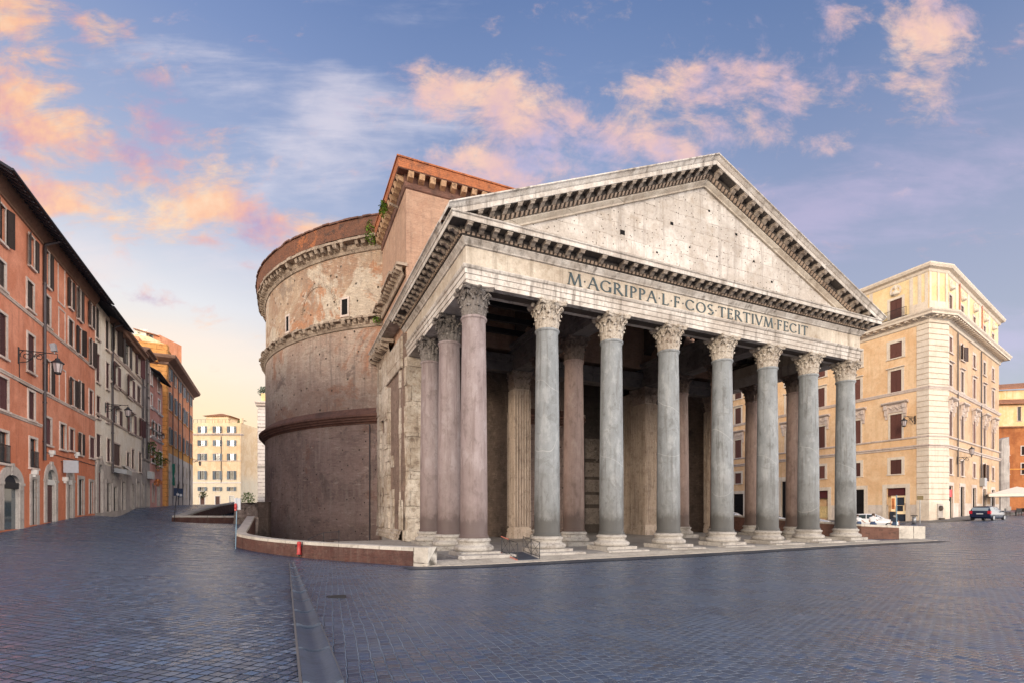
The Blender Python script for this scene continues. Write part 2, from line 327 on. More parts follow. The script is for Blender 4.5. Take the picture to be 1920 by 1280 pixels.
M_white = weathered('white_painted_trim', [(.74,.70,.68), (.80,.77,.75), (.66,.62,.60)], spots=[((.45,.40,.37), .3, 3.0)], bump=.15)
M_portal = weathered('grey_portal_stone', [(.44,.39,.36), (.54,.49,.45), (.35,.31,.28)], spots=[((.20,.17,.155), .55, 2.2)], streak=((.18,.15,.135), .5), bump=.4)
M_band = weathered('banded_stone', [(.70,.64,.60), (.76,.71,.67), (.62,.56,.52)], joints=(4, .9, .14, (.36,.30,.29), .95, .0), bump=.5)
M_tile = weathered('roof_tile', [(.42,.185,.10), (.52,.25,.145), (.33,.14,.08)], spots=[((.22,.12,.085), .5, 2.5)], joints=(.3, .4, .05, (.16,.08,.05), .8, .05), bump=.8)
M_eave = weathered('brown_cove', [(.21,.125,.09), (.28,.17,.125), (.16,.095,.07)], spots=[((.33,.21,.155), .35, 3.0)], bump=.3)
M_slate = plain('dark_eave_wood', (.030,.032,.042), .75, var=.35, bump=.3)
M_rafter = plain('rafter_wood', (.060,.062,.075), .8, var=.35)

def shutter(name, col, pitch=.075):
    m, n = new_mat(name); u = n.xyz(n.uv())
    w = n.m('FRACT', n.m('DIVIDE', u[1], pitch))
    f = n.noise(n.pos(), 6, 4)
    rv = n.m('MULTIPLY_ADD', n.n('ObjectInfo', out=5), .7, .65); c = n.mix(n.step(w, .55, .95), n.mix(f, sc3(col, .75), sc3(col, 1.3)), sc3(col, .45)); c = n.mix(1.0, c, n.comb(rv, rv, rv), 'MULTIPLY')
    n.done(c, .6, n.bump(w, .6, .03), spec=.35); return m
M_shut_brown = shutter('brown_shutter', (.085,.042,.035))
M_shut_dark = shutter('dark_shutter', (.050,.036,.034))
M_shut_plum = shutter('plum_shutter', (.105,.042,.047))
M_shut_maroon = shutter('maroon_shutter', (.15,.062,.050))
M_shut_blue = shutter('blue_grey_shutter', (.17,.21,.25))
M_roller = shutter('roller_shutter', (.125,.062,.060), .11)
M_glass, n = new_mat('window_glass')
n.done(n.mix(n.noise(n.pos(), .7, 2), (.035,.05,.06), (.10,.13,.15)), .07, spec=.9)
M_glassb, n = new_mat('bright_window_glass')
n.done(n.mix(n.noise(n.pos(), .8, 2), (.16,.20,.235), (.34,.40,.44)), .10, spec=.9)
M_dark = plain('dark_opening', (.012,.011,.012), .9, spec=.1)
M_curtain = plain('ochre_curtain', (.30,.17,.085), .85)
M_iron = plain('dark_iron', (.030,.030,.034), .55, .3)
M_pipe = plain('dark_drainpipe', (.070,.060,.066), .5, .3, var=.3, scale=2)
M_steel = plain('grey_metal', (.30,.31,.33), .45, .7)
M_bluepole = plain('blue_grey_pole', (.16,.25,.33), .45, .4)
M_redmetal = plain('red_enamel', (.42,.035,.035), .42, spec=.5, var=.25)
M_coral = plain('coral_rail', (.48,.16,.12), .6)
M_signgrey = plain('pale_sign', (.42,.44,.48), .5)
M_signblue = plain('navy_sign', (.02,.035,.075), .5)
M_whiteplastic = plain('white_fitting', (.66,.65,.62), .5)
M_canvas = plain('white_canvas', (.80,.74,.67), .85, var=.06)
M_green = plain('green_netting', (.015,.17,.115), .85, var=.4, bump=.6)
M_lampglass = plain('lamp_glass', (.42,.36,.36), .3, spec=.6)
M_rubber = plain('black_rubber', (.018,.018,.02), .7)
M_leaf = plain('leaf', (.085,.135,.030), .7, var=.55, scale=14)
M_leafbright = plain('bright_leaf', (.13,.24,.022), .7, var=.55, scale=14)
M_bark = plain('bark', (.10,.075,.055), .9, var=.3)
M_bronze = plain('bronze_letter', (.040,.058,.066), .5, .5, var=.35, scale=5)
M_copper = plain('verdigris', (.22,.38,.33), .6)

# ------------------------------------------------------------------ sky and light
def sc_(c, k): return tuple(x*k for x in c)
def make_world():
    w = bpy.data.worlds.new('World'); SC.world = w; w.use_nodes = True; w.cycles.sampling_method = 'MANUAL'; w.cycles.sample_map_resolution = 512
    n = N(w.node_tree)
    d = n.n('VectorMath', {0: n.n('TexCoord', out=0)}, operation='NORMALIZE')
    X, Y, Z = n.xyz(d)[0], n.xyz(d)[1], n.xyz(d)[2]
    hyp = n.m('SQRT', n.m('ADD', n.m('MULTIPLY', X, X), n.m('MULTIPLY', Y, Y)))
    e = n.m('DIVIDE', Z, n.m('MAXIMUM', hyp, .05))
    az = n.m('ARCTAN2', X, Y)
    S = srgb
    left = n.ramp(n.m('DIVIDE', e, 1.25, clamp=True), [(0, S(255,194,104)), (.10, S(255,215,152)), (.19, S(252,228,198)), (.28, S(226,222,222)), (.40, S(174,181,204)), (.52, S(149,161,194)), (.68, S(118,137,182)), (.86, S(92,116,168)), (1, S(81,105,159))])
    mid = n.ramp(n.m('DIVIDE', e, 1.25, clamp=True), [(0, S(217,198,186)), (.2, S(199,191,196)), (.38, S(167,170,194)), (.52, S(138,151,185)), (.66, S(112,131,174)), (.86, S(87,110,159)), (1, S(76,100,150))])
    right = n.ramp(n.m('DIVIDE', e, 1.25, clamp=True), [(0, S(171,159,159)), (.2, S(153,150,166)), (.34, S(143,144,169)), (.48, S(123,132,166)), (.62, S(98,116,158)), (.8, S(79,102,150)), (1, S(70,94,144))])
    sky = n.mix(n.step(az, -.62, -.05), left, mid); sky = n.mix(n.step(az, .05, .62), sky, right)
    a = n.m('DIVIDE', X, n.m('MAXIMUM', Y, .04)); t = n.m('DIVIDE', Z, n.m('MAXIMUM', Y, .04))
    front = n.step(Y, .12, .35)
    pv = n.comb(a, t, 0.0)
    wob = n.n('VectorMath', {0: n.noise(pv, 3.2, 3, .6, 0, True), 1: (.5, .5, .5)}, operation='SUBTRACT')
    pw = n.addv(pv, n.sc(wob, .17))
    def blob(cx, cy, rx, ry, rot, amp=1.0):
        mp = n.n('Mapping', {'Vector': pw, 'Location': ((cx-CX)/F, (YH-cy)/F, 0), 'Rotation': (0, 0, R(rot)), 'Scale': (1.75*rx/F, 1.75*ry/F, 1)}, vector_type='TEXTURE')
        g = n.n('TexGradient', {'Vector': mp}, out=1, gradient_type='SPHERICAL')
        return g if amp >= .99 else n.m('MULTIPLY', g, amp)
    def cover(bl):
        r = None
        for b in bl:
            q = blob(*b); r = q if r is None else n.m('MAXIMUM', r, q)
        return r
    def streaky(rot, sx, sy, sc_, off, det=6, ro=.62, dist=.35):
        mp = n.n('Mapping', {'Vector': pv, 'Location': (off[0], off[1], 0), 'Rotation': (0, 0, R(-rot)), 'Scale': (sx, sy, 1)}, vector_type='POINT')
        return n.noise(mp, sc_, det, ro, dist)
    nl = streaky(-24, 1.0, 2.3, 4.4, (1.3, 2.2), 7, .66, .5); npf = streaky(-14, 1.0, 1.35, 6.0, (5.2, 1.1), 7, .68, .3); nw = streaky(22, .55, 2.6, 3.4, (2.7, 6.1), 6, .62, .4)
    nlit = n.noise(n.addv(pv, (-.045, .05, .7)), 5.0, 5, .62)
    L = cover([(10, 60, 130, 80, -35, .95), (60, 215, 165, 80, -26, 1.0), (195, 225, 120, 40, -32, .6), (70, 345, 240, 62, -17, 1.0), (285, 300, 130, 46, -34, .9), (200, 390, 120, 30, -14, .7), (440, 400, 200, 56, -18, 1.0), (570, 440, 120, 34, -12, .8), (280, 575, 100, 24, -14, .8), (160, 60, 260, 50, -24, .5), (400, 465, 90, 24, -12, .65), (330, 90, 50, 34, -60, .5), (280, 230, 150, 40, -34, .5)])
    C = cover([(850, 190, 95, 80, -30, .95), (965, 235, 200, 95, -22, 1.0), (1130, 260, 165, 66, -18, 1.0), (1240, 285, 120, 44, -12, .9), (905, 322, 140, 42, -4, .95), (1190, 165, 80, 50, -10, .8), (1380, 150, 170, 74, 10, .82), (1440, 195, 130, 56, 15, .75), (1735, 60, 75, 120, 8, .95), (1700, 150, 80, 46, -50, .7), (735, 180, 80, 30, 0, .62), (1555, 25, 55, 42, 0, .65), (1540, 255, 50, 24, 0, .6), (795, 110, 46, 34, -30, .6), (1330, 60, 200, 50, -20, .35)])
    W = cover([(585, 295, 210, 70, 12, 1.0), (650, 235, 110, 90, -44, .85), (200, 520, 130, 66, -30, .8), (1480, 410, 470, 90, 17, .85), (1790, 340, 340, 66, 19, .7), (330, 640, 240, 50, -12, .7), (1880, 640, 190, 70, 10, .9), (500, 560, 180, 60, -10, .45), (420, 150, 260, 70, -22, .4), (1150, 420, 260, 40, 10, .3)])
    hf = n.m('MULTIPLY', n.m('SUBTRACT', streaky(-18, 1.0, 1.9, 15.0, (3.3, 7.7), 4, .6, .6), .5), .30)
    nl = n.m('ADD', nl, hf); npf = n.m('ADD', npf, hf); nw = n.m('ADD', nw, n.m('MULTIPLY', hf, .6))
    dl = n.step(n.m('ADD', nl, n.m('MULTIPLY', L, .44)), .59, .92)
    dc = n.step(n.m('ADD', npf, n.m('MULTIPLY', C, .43)), .59, .91)
    dw = n.step(n.m('ADD', nw, n.m('MULTIPLY', W, .46)), .56, .98)
    cl = n.ramp(nlit, [(.36, S(188,152,178)), (.46, S(234,168,150)), (.56, S(255,192,140)), (.68, S(255,216,170))])
    cc = n.ramp(nlit, [(.34, S(190,172,198)), (.46, S(230,184,176)), (.57, S(250,200,168)), (.70, S(255,222,190))])
    cw = n.mix(n.step(az, .1, .45), n.mix(n.step(e, .5, .2), S(222,212,220), S(255,230,204)), S(180,164,192))
    sky = n.mix(n.m('MULTIPLY', n.m('MULTIPLY', dw, .75), front), sky, cw)
    sky = n.mix(n.m('MULTIPLY', n.m('MULTIPLY', dl, .90), front), sky, cl)
    sky = n.mix(n.m('MULTIPLY', n.m('MULTIPLY', dc, .90), front), sky, cc)
    # fill glow added to the unseen sky behind and beside the camera, strongest right
    BK = n.mix(n.step(X, .1, .9), BACK, sc_(BACK, 3.0))
    gl = n.m('MULTIPLY', n.step(n.m('ABSOLUTE', az), R(52), R(100)), n.step(e, 1.15, .15, .06, 1.0))
    sky = n.mix(gl, sky, BK)
    sky = n.mix(n.step(Z, -.01, -.06), sky, (.10, .11, .13))
    bg = n.n('Background', {0: sky, 1: 1.0})
    ns = n.n('TexSky', sky_type='NISHITA', sun_disc=False, sun_elevation=R(SUN_EL), sun_rotation=R(SUN_ROT), altitude=50.0)
    bn = n.n('Background', {0: ns, 1: .05})
    n.n('OutputWorld', {0: n.n('AddShader', {0: bg, 1: bn})}, out=None)
BACK = (2.20, 2.01, 1.84)
SUN_AZ, SUN_EL = -152.0, 11.0                 # degrees from +Y towards +X, height above the horizon
SUN_ROT = SUN_AZ
make_world()
sl = bpy.data.lights.new('sun', 'SUN'); sl.energy = 2.0; sl.angle = R(12); sl.color = (1.0, .84, .66)
so = bpy.data.objects.new('sun', sl); COL.objects.link(so)
sd = Vector((math.sin(R(SUN_AZ))*math.cos(R(SUN_EL)), math.cos(R(SUN_AZ))*math.cos(R(SUN_EL)), math.sin(R(SUN_EL))))
so.rotation_euler = sd.to_track_quat('Z', 'Y').to_euler(); so.location = sd*200
cam = bpy.data.cameras.new('camera'); co = bpy.data.objects.new('camera', cam); COL.objects.link(co)
cam.sensor_width = 36; cam.lens = F/1920*36; cam.shift_y = (YH-640)/1920; cam.clip_start = .1; cam.clip_end = 6000
co.location = (0, 0, HC); co.rotation_euler = (R(90), 0, 0); SC.camera = co
SC.render.resolution_x, SC.render.resolution_y = 1024, 682
SC.view_settings.view_transform = 'Standard'; SC.view_settings.look = 'None'; SC.view_settings.exposure = 0; SC.view_settings.gamma = 1
SC.cycles.use_denoising = True; SC.cycles.max_bounces = 6; SC.cycles.diffuse_bounces = 4

# ------------------------------------------------------------------ terrain
CP = [(0,-30,1.5), (0,0,.86), (-10,2,1.0), (12,2,.85), (0,8,.62), (-14,12,1.05), (16,12,.55), (-2,15,.2), (-8,18,.2), (9,20,.05), (-3.9,22.3,-.14), (3.9,25,-.13), (11,28,-.13), (19,32.5,-.1), (26.5,36.5,-.06),
      (-7.3,25.0,-.22), (-12.4,28.6,-.3), (-15.5,30.3,-.18), (-18.8,33.2,-.02), (-20.5,37,.4), (-24.5,44,.95), (-29,51,1.02), (-35.2,51,1.06), (-42,68,2.3), (-48,85,3.0), (-38,52,1.5),
      (-29.9,27.8,1.33), (-36.2,43.2,1.98), (-42,56,2.45), (-50,71,2.85), (-23,25,.75), (-34,20,1.6), (-60,90,3.2), (-70,110,3.5), (-84,137,3.75), (-64,137,3.75),
      (29.8,41.2,-.06), (34.5,40.8,-.05), (37,38,.1), (45,48,1.25), (46.9,55,1.02), (52,58,1.3), (66,66,1.7), (75,72,2.0), (60,50,1.7), (40,25,.9), (25,22,.4), (42,62,.9), (36,75,.9), (90,90,2.4), (60,20,1.4), (-60,30,2.2), (100,40,2.2), (-100,60,3)]
_p = np.array(CP, float); _k = len(CP)
def _U(r2): return np.where(r2 > 1e-9, .5*r2*np.log(np.maximum(r2, 1e-9)), 0)
_A = np.zeros((_k+3, _k+3)); _d2 = ((_p[:, None, :2]-_p[None, :, :2])**2).sum(-1)
_A[:_k, :_k] = _U(_d2)+np.eye(_k)*6.0; _A[:_k, _k] = 1; _A[:_k, _k+1:] = _p[:, :2]; _A[_k, :_k] = 1; _A[_k+1:, :_k] = _p[:, :2].T
_w = np.linalg.solve(_A, np.concatenate([_p[:, 2], np.zeros(3)]))
def terr_np(x, y):
    d2 = (x[:, None]-_p[None, :, 0])**2+(y[:, None]-_p[None, :, 1])**2
    z = _U(d2)@_w[:_k]+_w[_k]+x*_w[_k+1]+y*_w[_k+2]
    z = np.clip(z, -.6, 4.2)
    far = np.clip((np.hypot(x, y-50)-95)/80, 0, 1); far = far*far*(3-2*far)
    return z*(1-far)+2.6*far
def gz(x, y): return float(terr_np(np.array([x], float), np.array([y], float))[0])
MOAT = [(-5.3,24.6), (-8,26.2), (-12.6,29.8), (-15.2,31.4), (-18.3,33.8), (-23,44.2), (-27,51.5), (-34.6,51.6), (-47,85), (-34,86), (-26,62), (-16,52), (-9,44), (-6.5,34)]
def inside(poly, x, y):
    c = False; j = len(poly)-1
    for i in range(len(poly)):
        xi, yi = poly[i]; xj, yj = poly[j]
        if (yi > y) != (yj > y) and x < (xj-xi)*(y-yi)/(yj-yi)+xi: c = not c
        j = i
    return c
GUT = [((553,1054), 23.2), ((567,1120), None), ((583,1190), None), ((602,1280), None)]
def ground_hit(px, py):
    s_, q = (px-CX)/F, (YH-py)/F
    lo, hi = 1.0, 120.0
    ys = np.linspace(1.5, 120, 2400); zz = terr_np(ys*s_, ys); k = np.argmax(HC+q*ys-zz < 0)
    return float(ys[k]*s_), float(ys[k])
def make_ground():
    xs = np.concatenate([np.array([-3000,-1500,-800,-450,-280,-190,-140,-110,-90,-75,-62]), np.arange(-54, 62.01, .55), np.array([66,72,80,92,110,140,190,280,450,800,1500,3000])])
    ys = np.concatenate([np.array([-3000,-1200,-500,-220,-110,-60,-36,-22,-12,-6]), np.arange(-2, 92.01, .55), np.array([96,102,110,120,132,146,165,190,230,300,420,650,1100,1900,3500])])
    gx, gy = np.meshgrid(xs, ys); x, y = gx.ravel(), gy.ravel(); z = terr_np(x, y)
    for i in range(len(x)):
        if -48 < x[i] < -4 and 24 < y[i] < 87 and inside(MOAT, x[i], y[i]): z[i] = -1.15
    nx, ny = len(xs), len(ys)
    mb = MB(); mb.v = [tuple(q) for q in zip(x.tolist(), y.tolist(), z.tolist())]
    for j in range(ny-1):
        for i in range(nx-1):
            mb.f.append((j*nx+i, j*nx+i+1, (j+1)*nx+i+1, (j+1)*nx+i)); mb.m.append(0); mb.sm.append(True); mb.uv.append(None)
    m, n = new_mat('basalt_cobbles'); P = n.pos()
    q = n.xyz(P)
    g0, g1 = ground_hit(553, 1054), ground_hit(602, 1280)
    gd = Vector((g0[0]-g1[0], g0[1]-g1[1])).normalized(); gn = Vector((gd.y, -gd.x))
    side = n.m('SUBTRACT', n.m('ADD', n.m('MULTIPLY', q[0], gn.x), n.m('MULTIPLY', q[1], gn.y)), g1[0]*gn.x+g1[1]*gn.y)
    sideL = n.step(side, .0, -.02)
    warp = n.sc(n.n('VectorMath', {0: n.noise(P, .55, 2, .5, 0, True), 1: (.5, .5, .5)}, operation='SUBTRACT'), (.10, .10, 0))
    warp2 = n.sc(n.n('VectorMath', {0: n.noise(P, 6.0, 2, .5, 0, True), 1: (.5, .5, .5)}, operation='SUBTRACT'), (.04, .04, 0))
    Pw = n.addv(n.addv(P, warp), warp2)
    def stones(rot, off, ofs):
        v = n.n('VectorRotate', {'Vector': Pw, 'Angle': R(rot)}, rotation_type='Z_AXIS')
        b = n.n('TexBrick', {'Vector': n.addv(v, off), 'Color1': (0,0,0), 'Color2': (1,1,1), 'Mortar': (.5,.5,.5), 'Scale': 1.0, 'Mortar Size': .014, 'Mortar Smooth': 1.0, 'Bias': 0.0, 'Brick Width': .155, 'Row Height': .145}, out=None, offset=ofs)
        return b.outputs[0], b.outputs[1]
    cl, fl = stones(16, (.3, .1, 0), .08); cr, fr = stones(70, (.1, .4, 0), .5)
    rnd = n.mix(sideL, cr, cl); gap = n.mixf(sideL, fr, fl)
    big = n.noise(P, .16, 4, .6); mid = n.noise(P, .9, 5, .65); fine = n.noise(P, 26, 4, .6)
    c = n.ramp(big, [(.30, (.018,.042,.092)), (.5, (.030,.063,.136)), (.70, (.048,.090,.176))])
    c = n.mix(n.m('MULTIPLY', n.xyz(rnd)[0], .85), c, n.mix(mid, (.012,.022,.048), (.095,.150,.250)))
    c = n.mix(n.step(fine, .5, .75, 0, .35), c, (.11,.135,.18)); c = n.mix(n.m('MULTIPLY', sideL, .45), c, (.075,.130,.222))  # left cobbles paler: the sky's sheen put into their colour
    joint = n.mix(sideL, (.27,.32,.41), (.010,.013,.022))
    c = n.mix(n.m('MULTIPLY', n.step(gap, .25, .7), n.step(mid, .3, .6, .45, 1.0)), c, joint)
    h = n.m('ADD', n.m('MULTIPLY', gap, -1.0), n.m('ADD', n.m('MULTIPLY', n.xyz(rnd)[0], .25), n.m('MULTIPLY', fine, .18)))
    lump = n.noise(P, 3.2, 3, .6)
    nb = n.bump(lump, .35, .10); nb = n.bump(h, 1.0, .035, nb)
    wn = n.n('TexWhiteNoise', {'Vector': n.comb(n.m('MULTIPLY', n.xyz(rnd)[0], 517.3), n.m('MULTIPLY', n.xyz(rnd)[0], 91.7), 3.0)}, out=1, noise_dimensions='3D')
    tilt = n.sc(n.n('VectorMath', {0: wn, 1: (.5, .5, .5)}, operation='SUBTRACT'), (.30, .30, 0))
    nb = n.n('VectorMath', {0: n.addv(nb, tilt)}, operation='NORMALIZE')
    ro = n.m('ADD', n.mixf(n.step(mid, .3, .7), .20, .36), n.m('MULTIPLY', gap, .3))
    n.done(c, n.m('ADD', ro, n.m('MULTIPLY', n.step(gap, .2, .6), .5)), nb, spec=n.step(gap, .15, .6, 1.0, .05))
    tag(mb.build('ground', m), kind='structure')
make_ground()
def strip_on_ground(name, left, right, mat, lift=.02, seg=40):
    """a sheet following the terrain between two polylines"""
    mb = MB(); v = []
    def lerp(p, t):
        t *= len(p)-1; i = min(int(t), len(p)-2); t -= i
        return p[i][0]*(1-t)+p[i+1][0]*t, p[i][1]*(1-t)+p[i+1][1]*t
    for k in range(seg+1):
        for q in (left, right):
            x, y = lerp(q, k/seg); v.append((x, y, gz(x, y)+lift))
    mb.add(v, [(2*k, 2*k+1, 2*k+3, 2*k+2) for k in range(seg)])
    return tag(mb.build(name, mat), kind='structure')
M_asphalt = weathered('dark_kerb_stone', [(.035,.043,.062), (.052,.062,.086), (.026,.033,.050)], spots=[((.085,.10,.13), .5, 2.5)], rough=.5, bump=.3)
strip_on_ground('kerb_strip', [uv2xy(u, -4.75+.02*abs(u-10)) for u in np.linspace(-4.5, 38, 12)], [uv2xy(u, -3.05) for u in np.linspace(-4.5, 38, 12)], M_asphalt, .022)
M_gutter = weathered('basalt_gutter', [(.066,.088,.130), (.084,.108,.155), (.052,.070,.108)], spots=[((.035,.037,.045), .5, 2.0)], rough=.42, bump=.15)
def make_gutter():
    gl = [ground_hit(*p) for p in ((543,1054), (549,1120), (556,1190), (566,1282), (585,1420))]
    gr = [ground_hit(*p) for p in ((551,1054), (577,1120), (606,1190), (640,1282), (700,1420))]
    n = 13; mb = MB()
    def lerp(p, t):
        t *= len(p)-1; i = min(int(t), len(p)-2); t -= i
        return Vector((p[i][0]*(1-t)+p[i+1][0]*t, p[i][1]*(1-t)+p[i+1][1]*t))
    cuts = [(k/n)**1.0 for k in range(n+1)]
    L0 = [lerp(gl, t) for t in np.linspace(0, 1, 60)]; R0 = [lerp(gr, t) for t in np.linspace(0, 1, 60)]
    d = [0]
    for i in range(59): d.append(d[-1]+(L0[i+1]-L0[i]).length)
    tot = d[-1]; k = max(8, int(tot/1.45))
    def atd(P, s_):
        i = max(j for j in range(59) if d[j] <= s_+1e-9); t = (s_-d[i])/max(1e-6, d[i+1]-d[i]); return P[i].lerp(P[i+1], min(1, t))
    for i in range(k):
        a, b = tot*i/k+.018, tot*(i+1)/k-.018; rows = []; dip = .012+.012*((i*7) % 3)
        for s_ in np.linspace(a, b, 5):
            A, B = atd(L0, s_), atd(R0, s_); row = []
            for t, dz in ((0, .03), (.08, .03), (.3, .004), (.5, -.002), (.7, .004), (.92, .03), (1, .03)):
                p = A.lerp(B, t); row.append((p.x, p.y, gz(p.x, p.y)+dz*1.4+.016+dip*(s_-a)/(b-a)))
            rows.append(row)
        v = [q for r_ in rows for q in r_]; w = 7
        mb.add(v, [(j*w+c, j*w+c+1, (j+1)*w+c+1, (j+1)*w+c) for j in range(4) for c in range(w-1)], 0, True)
        for r_ in (rows[0], rows[-1]):
            mb.add(r_+[(p[0], p[1], p[2]-.06) for p in r_], [(c, c+1, c+1+w, c+w) for c in range(w-1)])
    for P0, sgn in ((L0, -1), (R0, 1)):
        for i in range(0, 59):
            A, B = P0[i], P0[i+1]; o = Vector((.03*sgn, 0))
            mb.add([(A.x, A.y, gz(A.x, A.y)+.046), (A.x+o.x, A.y, gz(A.x, A.y)+.03), (B.x+o.x, B.y, gz(B.x, B.y)+.03), (B.x, B.y, gz(B.x, B.y)+.046)], [(0,1,2,3)], 1)
    tag(mb.build('gutter', [M_gutter, plain('worn_kerb_edge', (.105,.105,.115), .7)]), kind='structure')
make_gutter()
# ------------------------------------------------------------------ the temple (local axes: x along the front, y into the depth, floor at z = 0)
temple = empty('ancient_temple', (TX, TY, 0), ANG, 'weathered domed roman temple with eight column portico, inscribed pediment and round brick drum', 'temple')
UC = [0, 4.5, 9, 13.5, 18.28, 22.78, 27.28, 31.78]; UM = 15.89
ZA, ZF, ZC = 14.25, 15.22, 16.22                # undersides of architrave, frieze, cornice

def shaft_mesh():
    mb = MB(); H = 11.8; prof = []
    prof += [(.80, .95), (.82, 1.0), (.80, 1.06), (.755, 1.12)]
    for k in range(15):
        t = k/14; prof.append((.742-.105*t**1.7, 1.14+t*(12.5-1.14)))
    prof += [(.66, 12.56), (.665, 12.6)]
    mb.revolve(prof, 40)
    mb.revolve([(.66, 12.58), (.71, 12.62), (.72, 12.68), (.70, 12.74), (.62, 12.76)], 40)
    return mb
def base_mesh(seed):
    rnd = random.Random(seed); mb = MB()
    j = lambda a: rnd.uniform(-a, a)
    s_ = 1.08
    mb.hexa([(-s_+j(.05), -s_+j(.05), -.22), (s_+j(.05), -s_+j(.05), -.22), (s_, s_, -.22), (-s_, s_, -.22), (-s_+j(.05), -s_+j(.05), .26), (s_+j(.05), -s_+j(.05), .26), (s_, s_, .26), (-s_, s_, .26)])
    prof = [(1.0, .24)]
    for k in range(9):
        a = -PI/2+PI*k/8; prof.append((.95+.14*math.cos(a), .40+.15*math.sin(a)))
    prof += [(.93, .57), (.86, .62), (.84, .68), (.88, .74)]
    for k in range(7):
        a = -PI/2+PI*k/6; prof.append((.84+.09*math.cos(a), .83+.09*math.sin(a)))
    prof += [(.80, .96), (.5, .97)]
    mb.revolve(prof, 40)
    return mb
def rbell(z): return .60+.05*z+.15*max(0, (z-.62)/.7)**2.0
def capital_mesh(square=0.0, sx=1.0, sy=1.0, wear=0.0):
    """corinthian capital 1.5 m tall standing on z = 0; square>0 gives the pilaster form"""
    mb = MB(); rnd = random.Random(int(square*10)+3)
    def plan(a, r):
        if square <= 0: return r*math.cos(a), r*math.sin(a)
        c, s_ = math.cos(a), math.sin(a); k = 1/max(abs(c), abs(s_)); k = 1+(k-1)*.96
        return r*k*c*sx, r*k*s_*sy
    zs = [0, .3, .6, .85, 1.0, 1.12, 1.22, 1.28]
    n = 32; v = [plan(2*PI*k/n, rbell(z))+(z,) for z in zs for k in range(n)]
    mb.add(v, [(i*n+k, i*n+(k+1)%n, (i+1)*n+(k+1)%n, (i+1)*n+k) for i in range(len(zs)-1) for k in range(n)], 0, True)
    def leaf(a, h, w, out, drop):
        S, T = 9, 6; v = []
        for i in range(S+1):
            s_ = i/S
            if s_ < .78: z = h*s_/.78*.97; r = rbell(z)+.035+.07*s_
            else:
                q = (s_-.78)/.22; z = h*(.97+.05*math.sin(q*PI))-drop*q*q; r = rbell(h*.97)+.09+out*math.sin(q*PI/2)
            ww = w*(1.0-.12*s_ if s_ < .6 else (1-.072)*(1-((s_-.6)/.4)**2*.62))*(1+.16*math.sin(s_*PI*7))
            for j in range(T+1):
                t = j/T*2-1
                rr = r-.055*abs(t)**1.6+.025*(1-abs(t))-.012*math.cos(t*PI*3)
                da = ww*t/rr
                v.append(plan(a+da, rr)+(z-.05*abs(t)*s_,))
        mb.add(v, [(i*(T+1)+j, i*(T+1)+j+1, (i+1)*(T+1)+j+1, (i+1)*(T+1)+j) for i in range(S) for j in range(T)], 0, True)
    for k in range(8):
        if rnd.random() > wear*.3: leaf(2*PI*k/8, .56, .235, .09, .08)
    for k in range(8):
        leaf(2*PI*(k+.5)/8, .93, .225, .10, .10)
    for k in range(8): leaf(2*PI*k/8, 1.03, .10, .05, .04)
    for k in range(4):
        a = PI/4+k*PI/2
        for sg in (-1, 1):
            pts = []
            for i in range(8):
                t = i/7; pts.append(plan(a+sg*(.42*(1-t)**1.1+.05), rbell(.8)+.05+.17*t**1.6)+(.74+.47*t,))
            q = plan(a, 1)
            cx, cy, cz = plan(a, rbell(.8)+.19)+(1.10,)
            for i in range(11):
                th = PI/2-i*.62; rr = .125*(1-i/14)
                pts.append((cx+math.cos(a)*rr*math.cos(th)-sg*math.sin(a)*(.05+.004*i), cy+math.sin(a)*rr*math.cos(th)+sg*math.cos(a)*(.05+.004*i), cz+rr*math.sin(th)))
            mb.tube(pts, [.055]*8+[.05-.002*i for i in range(11)], 6)
        a2 = k*PI/2
        for sg in (-1, 1):
            pts = [plan(a2+sg*(.40-.20*t), rbell(.8+.3*t)+.05)+(.78+.36*t,) for t in (0, .25, .5, .75, 1)]
            c = plan(a2+sg*.13, rbell(1.1)+.06)
            tx, ty = -math.sin(a2)*sg, math.cos(a2)*sg
            pts += [(c[0]+tx*.09*math.cos(th)*(1-i/9), c[1]+ty*.09*math.cos(th)*(1-i/9), 1.10+.09*math.sin(th)*(1-i/9)) for i, th in enumerate([1.2-.75*i for i in range(7)])]
            mb.tube(pts, .034, 6)
        fx = plan(a2, rbell(1.3)+.12)
        mb.revolve([(.02, -.12), (.11, -.07), (.13, 0), (.10, .08), (.02, .12)], 8, (fx[0], fx[1], 1.36))
    ab = []
    for k in range(4):
        a = PI/4+k*PI/2
        c0 = (math.cos(a)*1.22, math.sin(a)*1.22); tx, ty = -math.sin(a), math.cos(a)
        ab.append((c0[0]-tx*.07, c0[1]-ty*.07)); ab.append((c0[0]+tx*.07, c0[1]+ty*.07))
        a2 = a+PI/4; nx, ny = math.cos(a2), math.sin(a2); b = (math.cos(a+PI/2)*1.22, math.sin(a+PI/2)*1.22)
        for t in (.18, .35, .5, .65, .82):
            p = (ab[-1][0], ab[-1][1]) if False else (c0[0]+(b[0]-c0[0])*t, c0[1]+(b[1]-c0[1])*t); d = .11*math.sin(PI*t)
            ab.append((p[0]-nx*d, p[1]-ny*d))
    def lvl(s_, z): return [(x*s_*(sx if square > 0 else 1), y*s_*(sy if square > 0 else 1), z) for x, y in ab]
    L = [lvl(.90, 1.27), lvl(.95, 1.33), lvl(.95, 1.39), lvl(1.0, 1.42), lvl(1.0, 1.5)]; k = len(ab)
    for i in range(4): mb.add(L[i]+L[i+1], [(j, (j+1)%k, (j+1)%k+k, j+k) for j in range(k)])
    mb.add(L[0], [tuple(reversed(range(k)))]); mb.add(L[4], [tuple(range(k))])
    return mb
_sh = shaft_mesh().mesh('column', M_grey); _shp = _sh.copy(); _shp.materials[0] = M_pink; _shb = _sh.copy(); _shb.materials[0] = M_brown
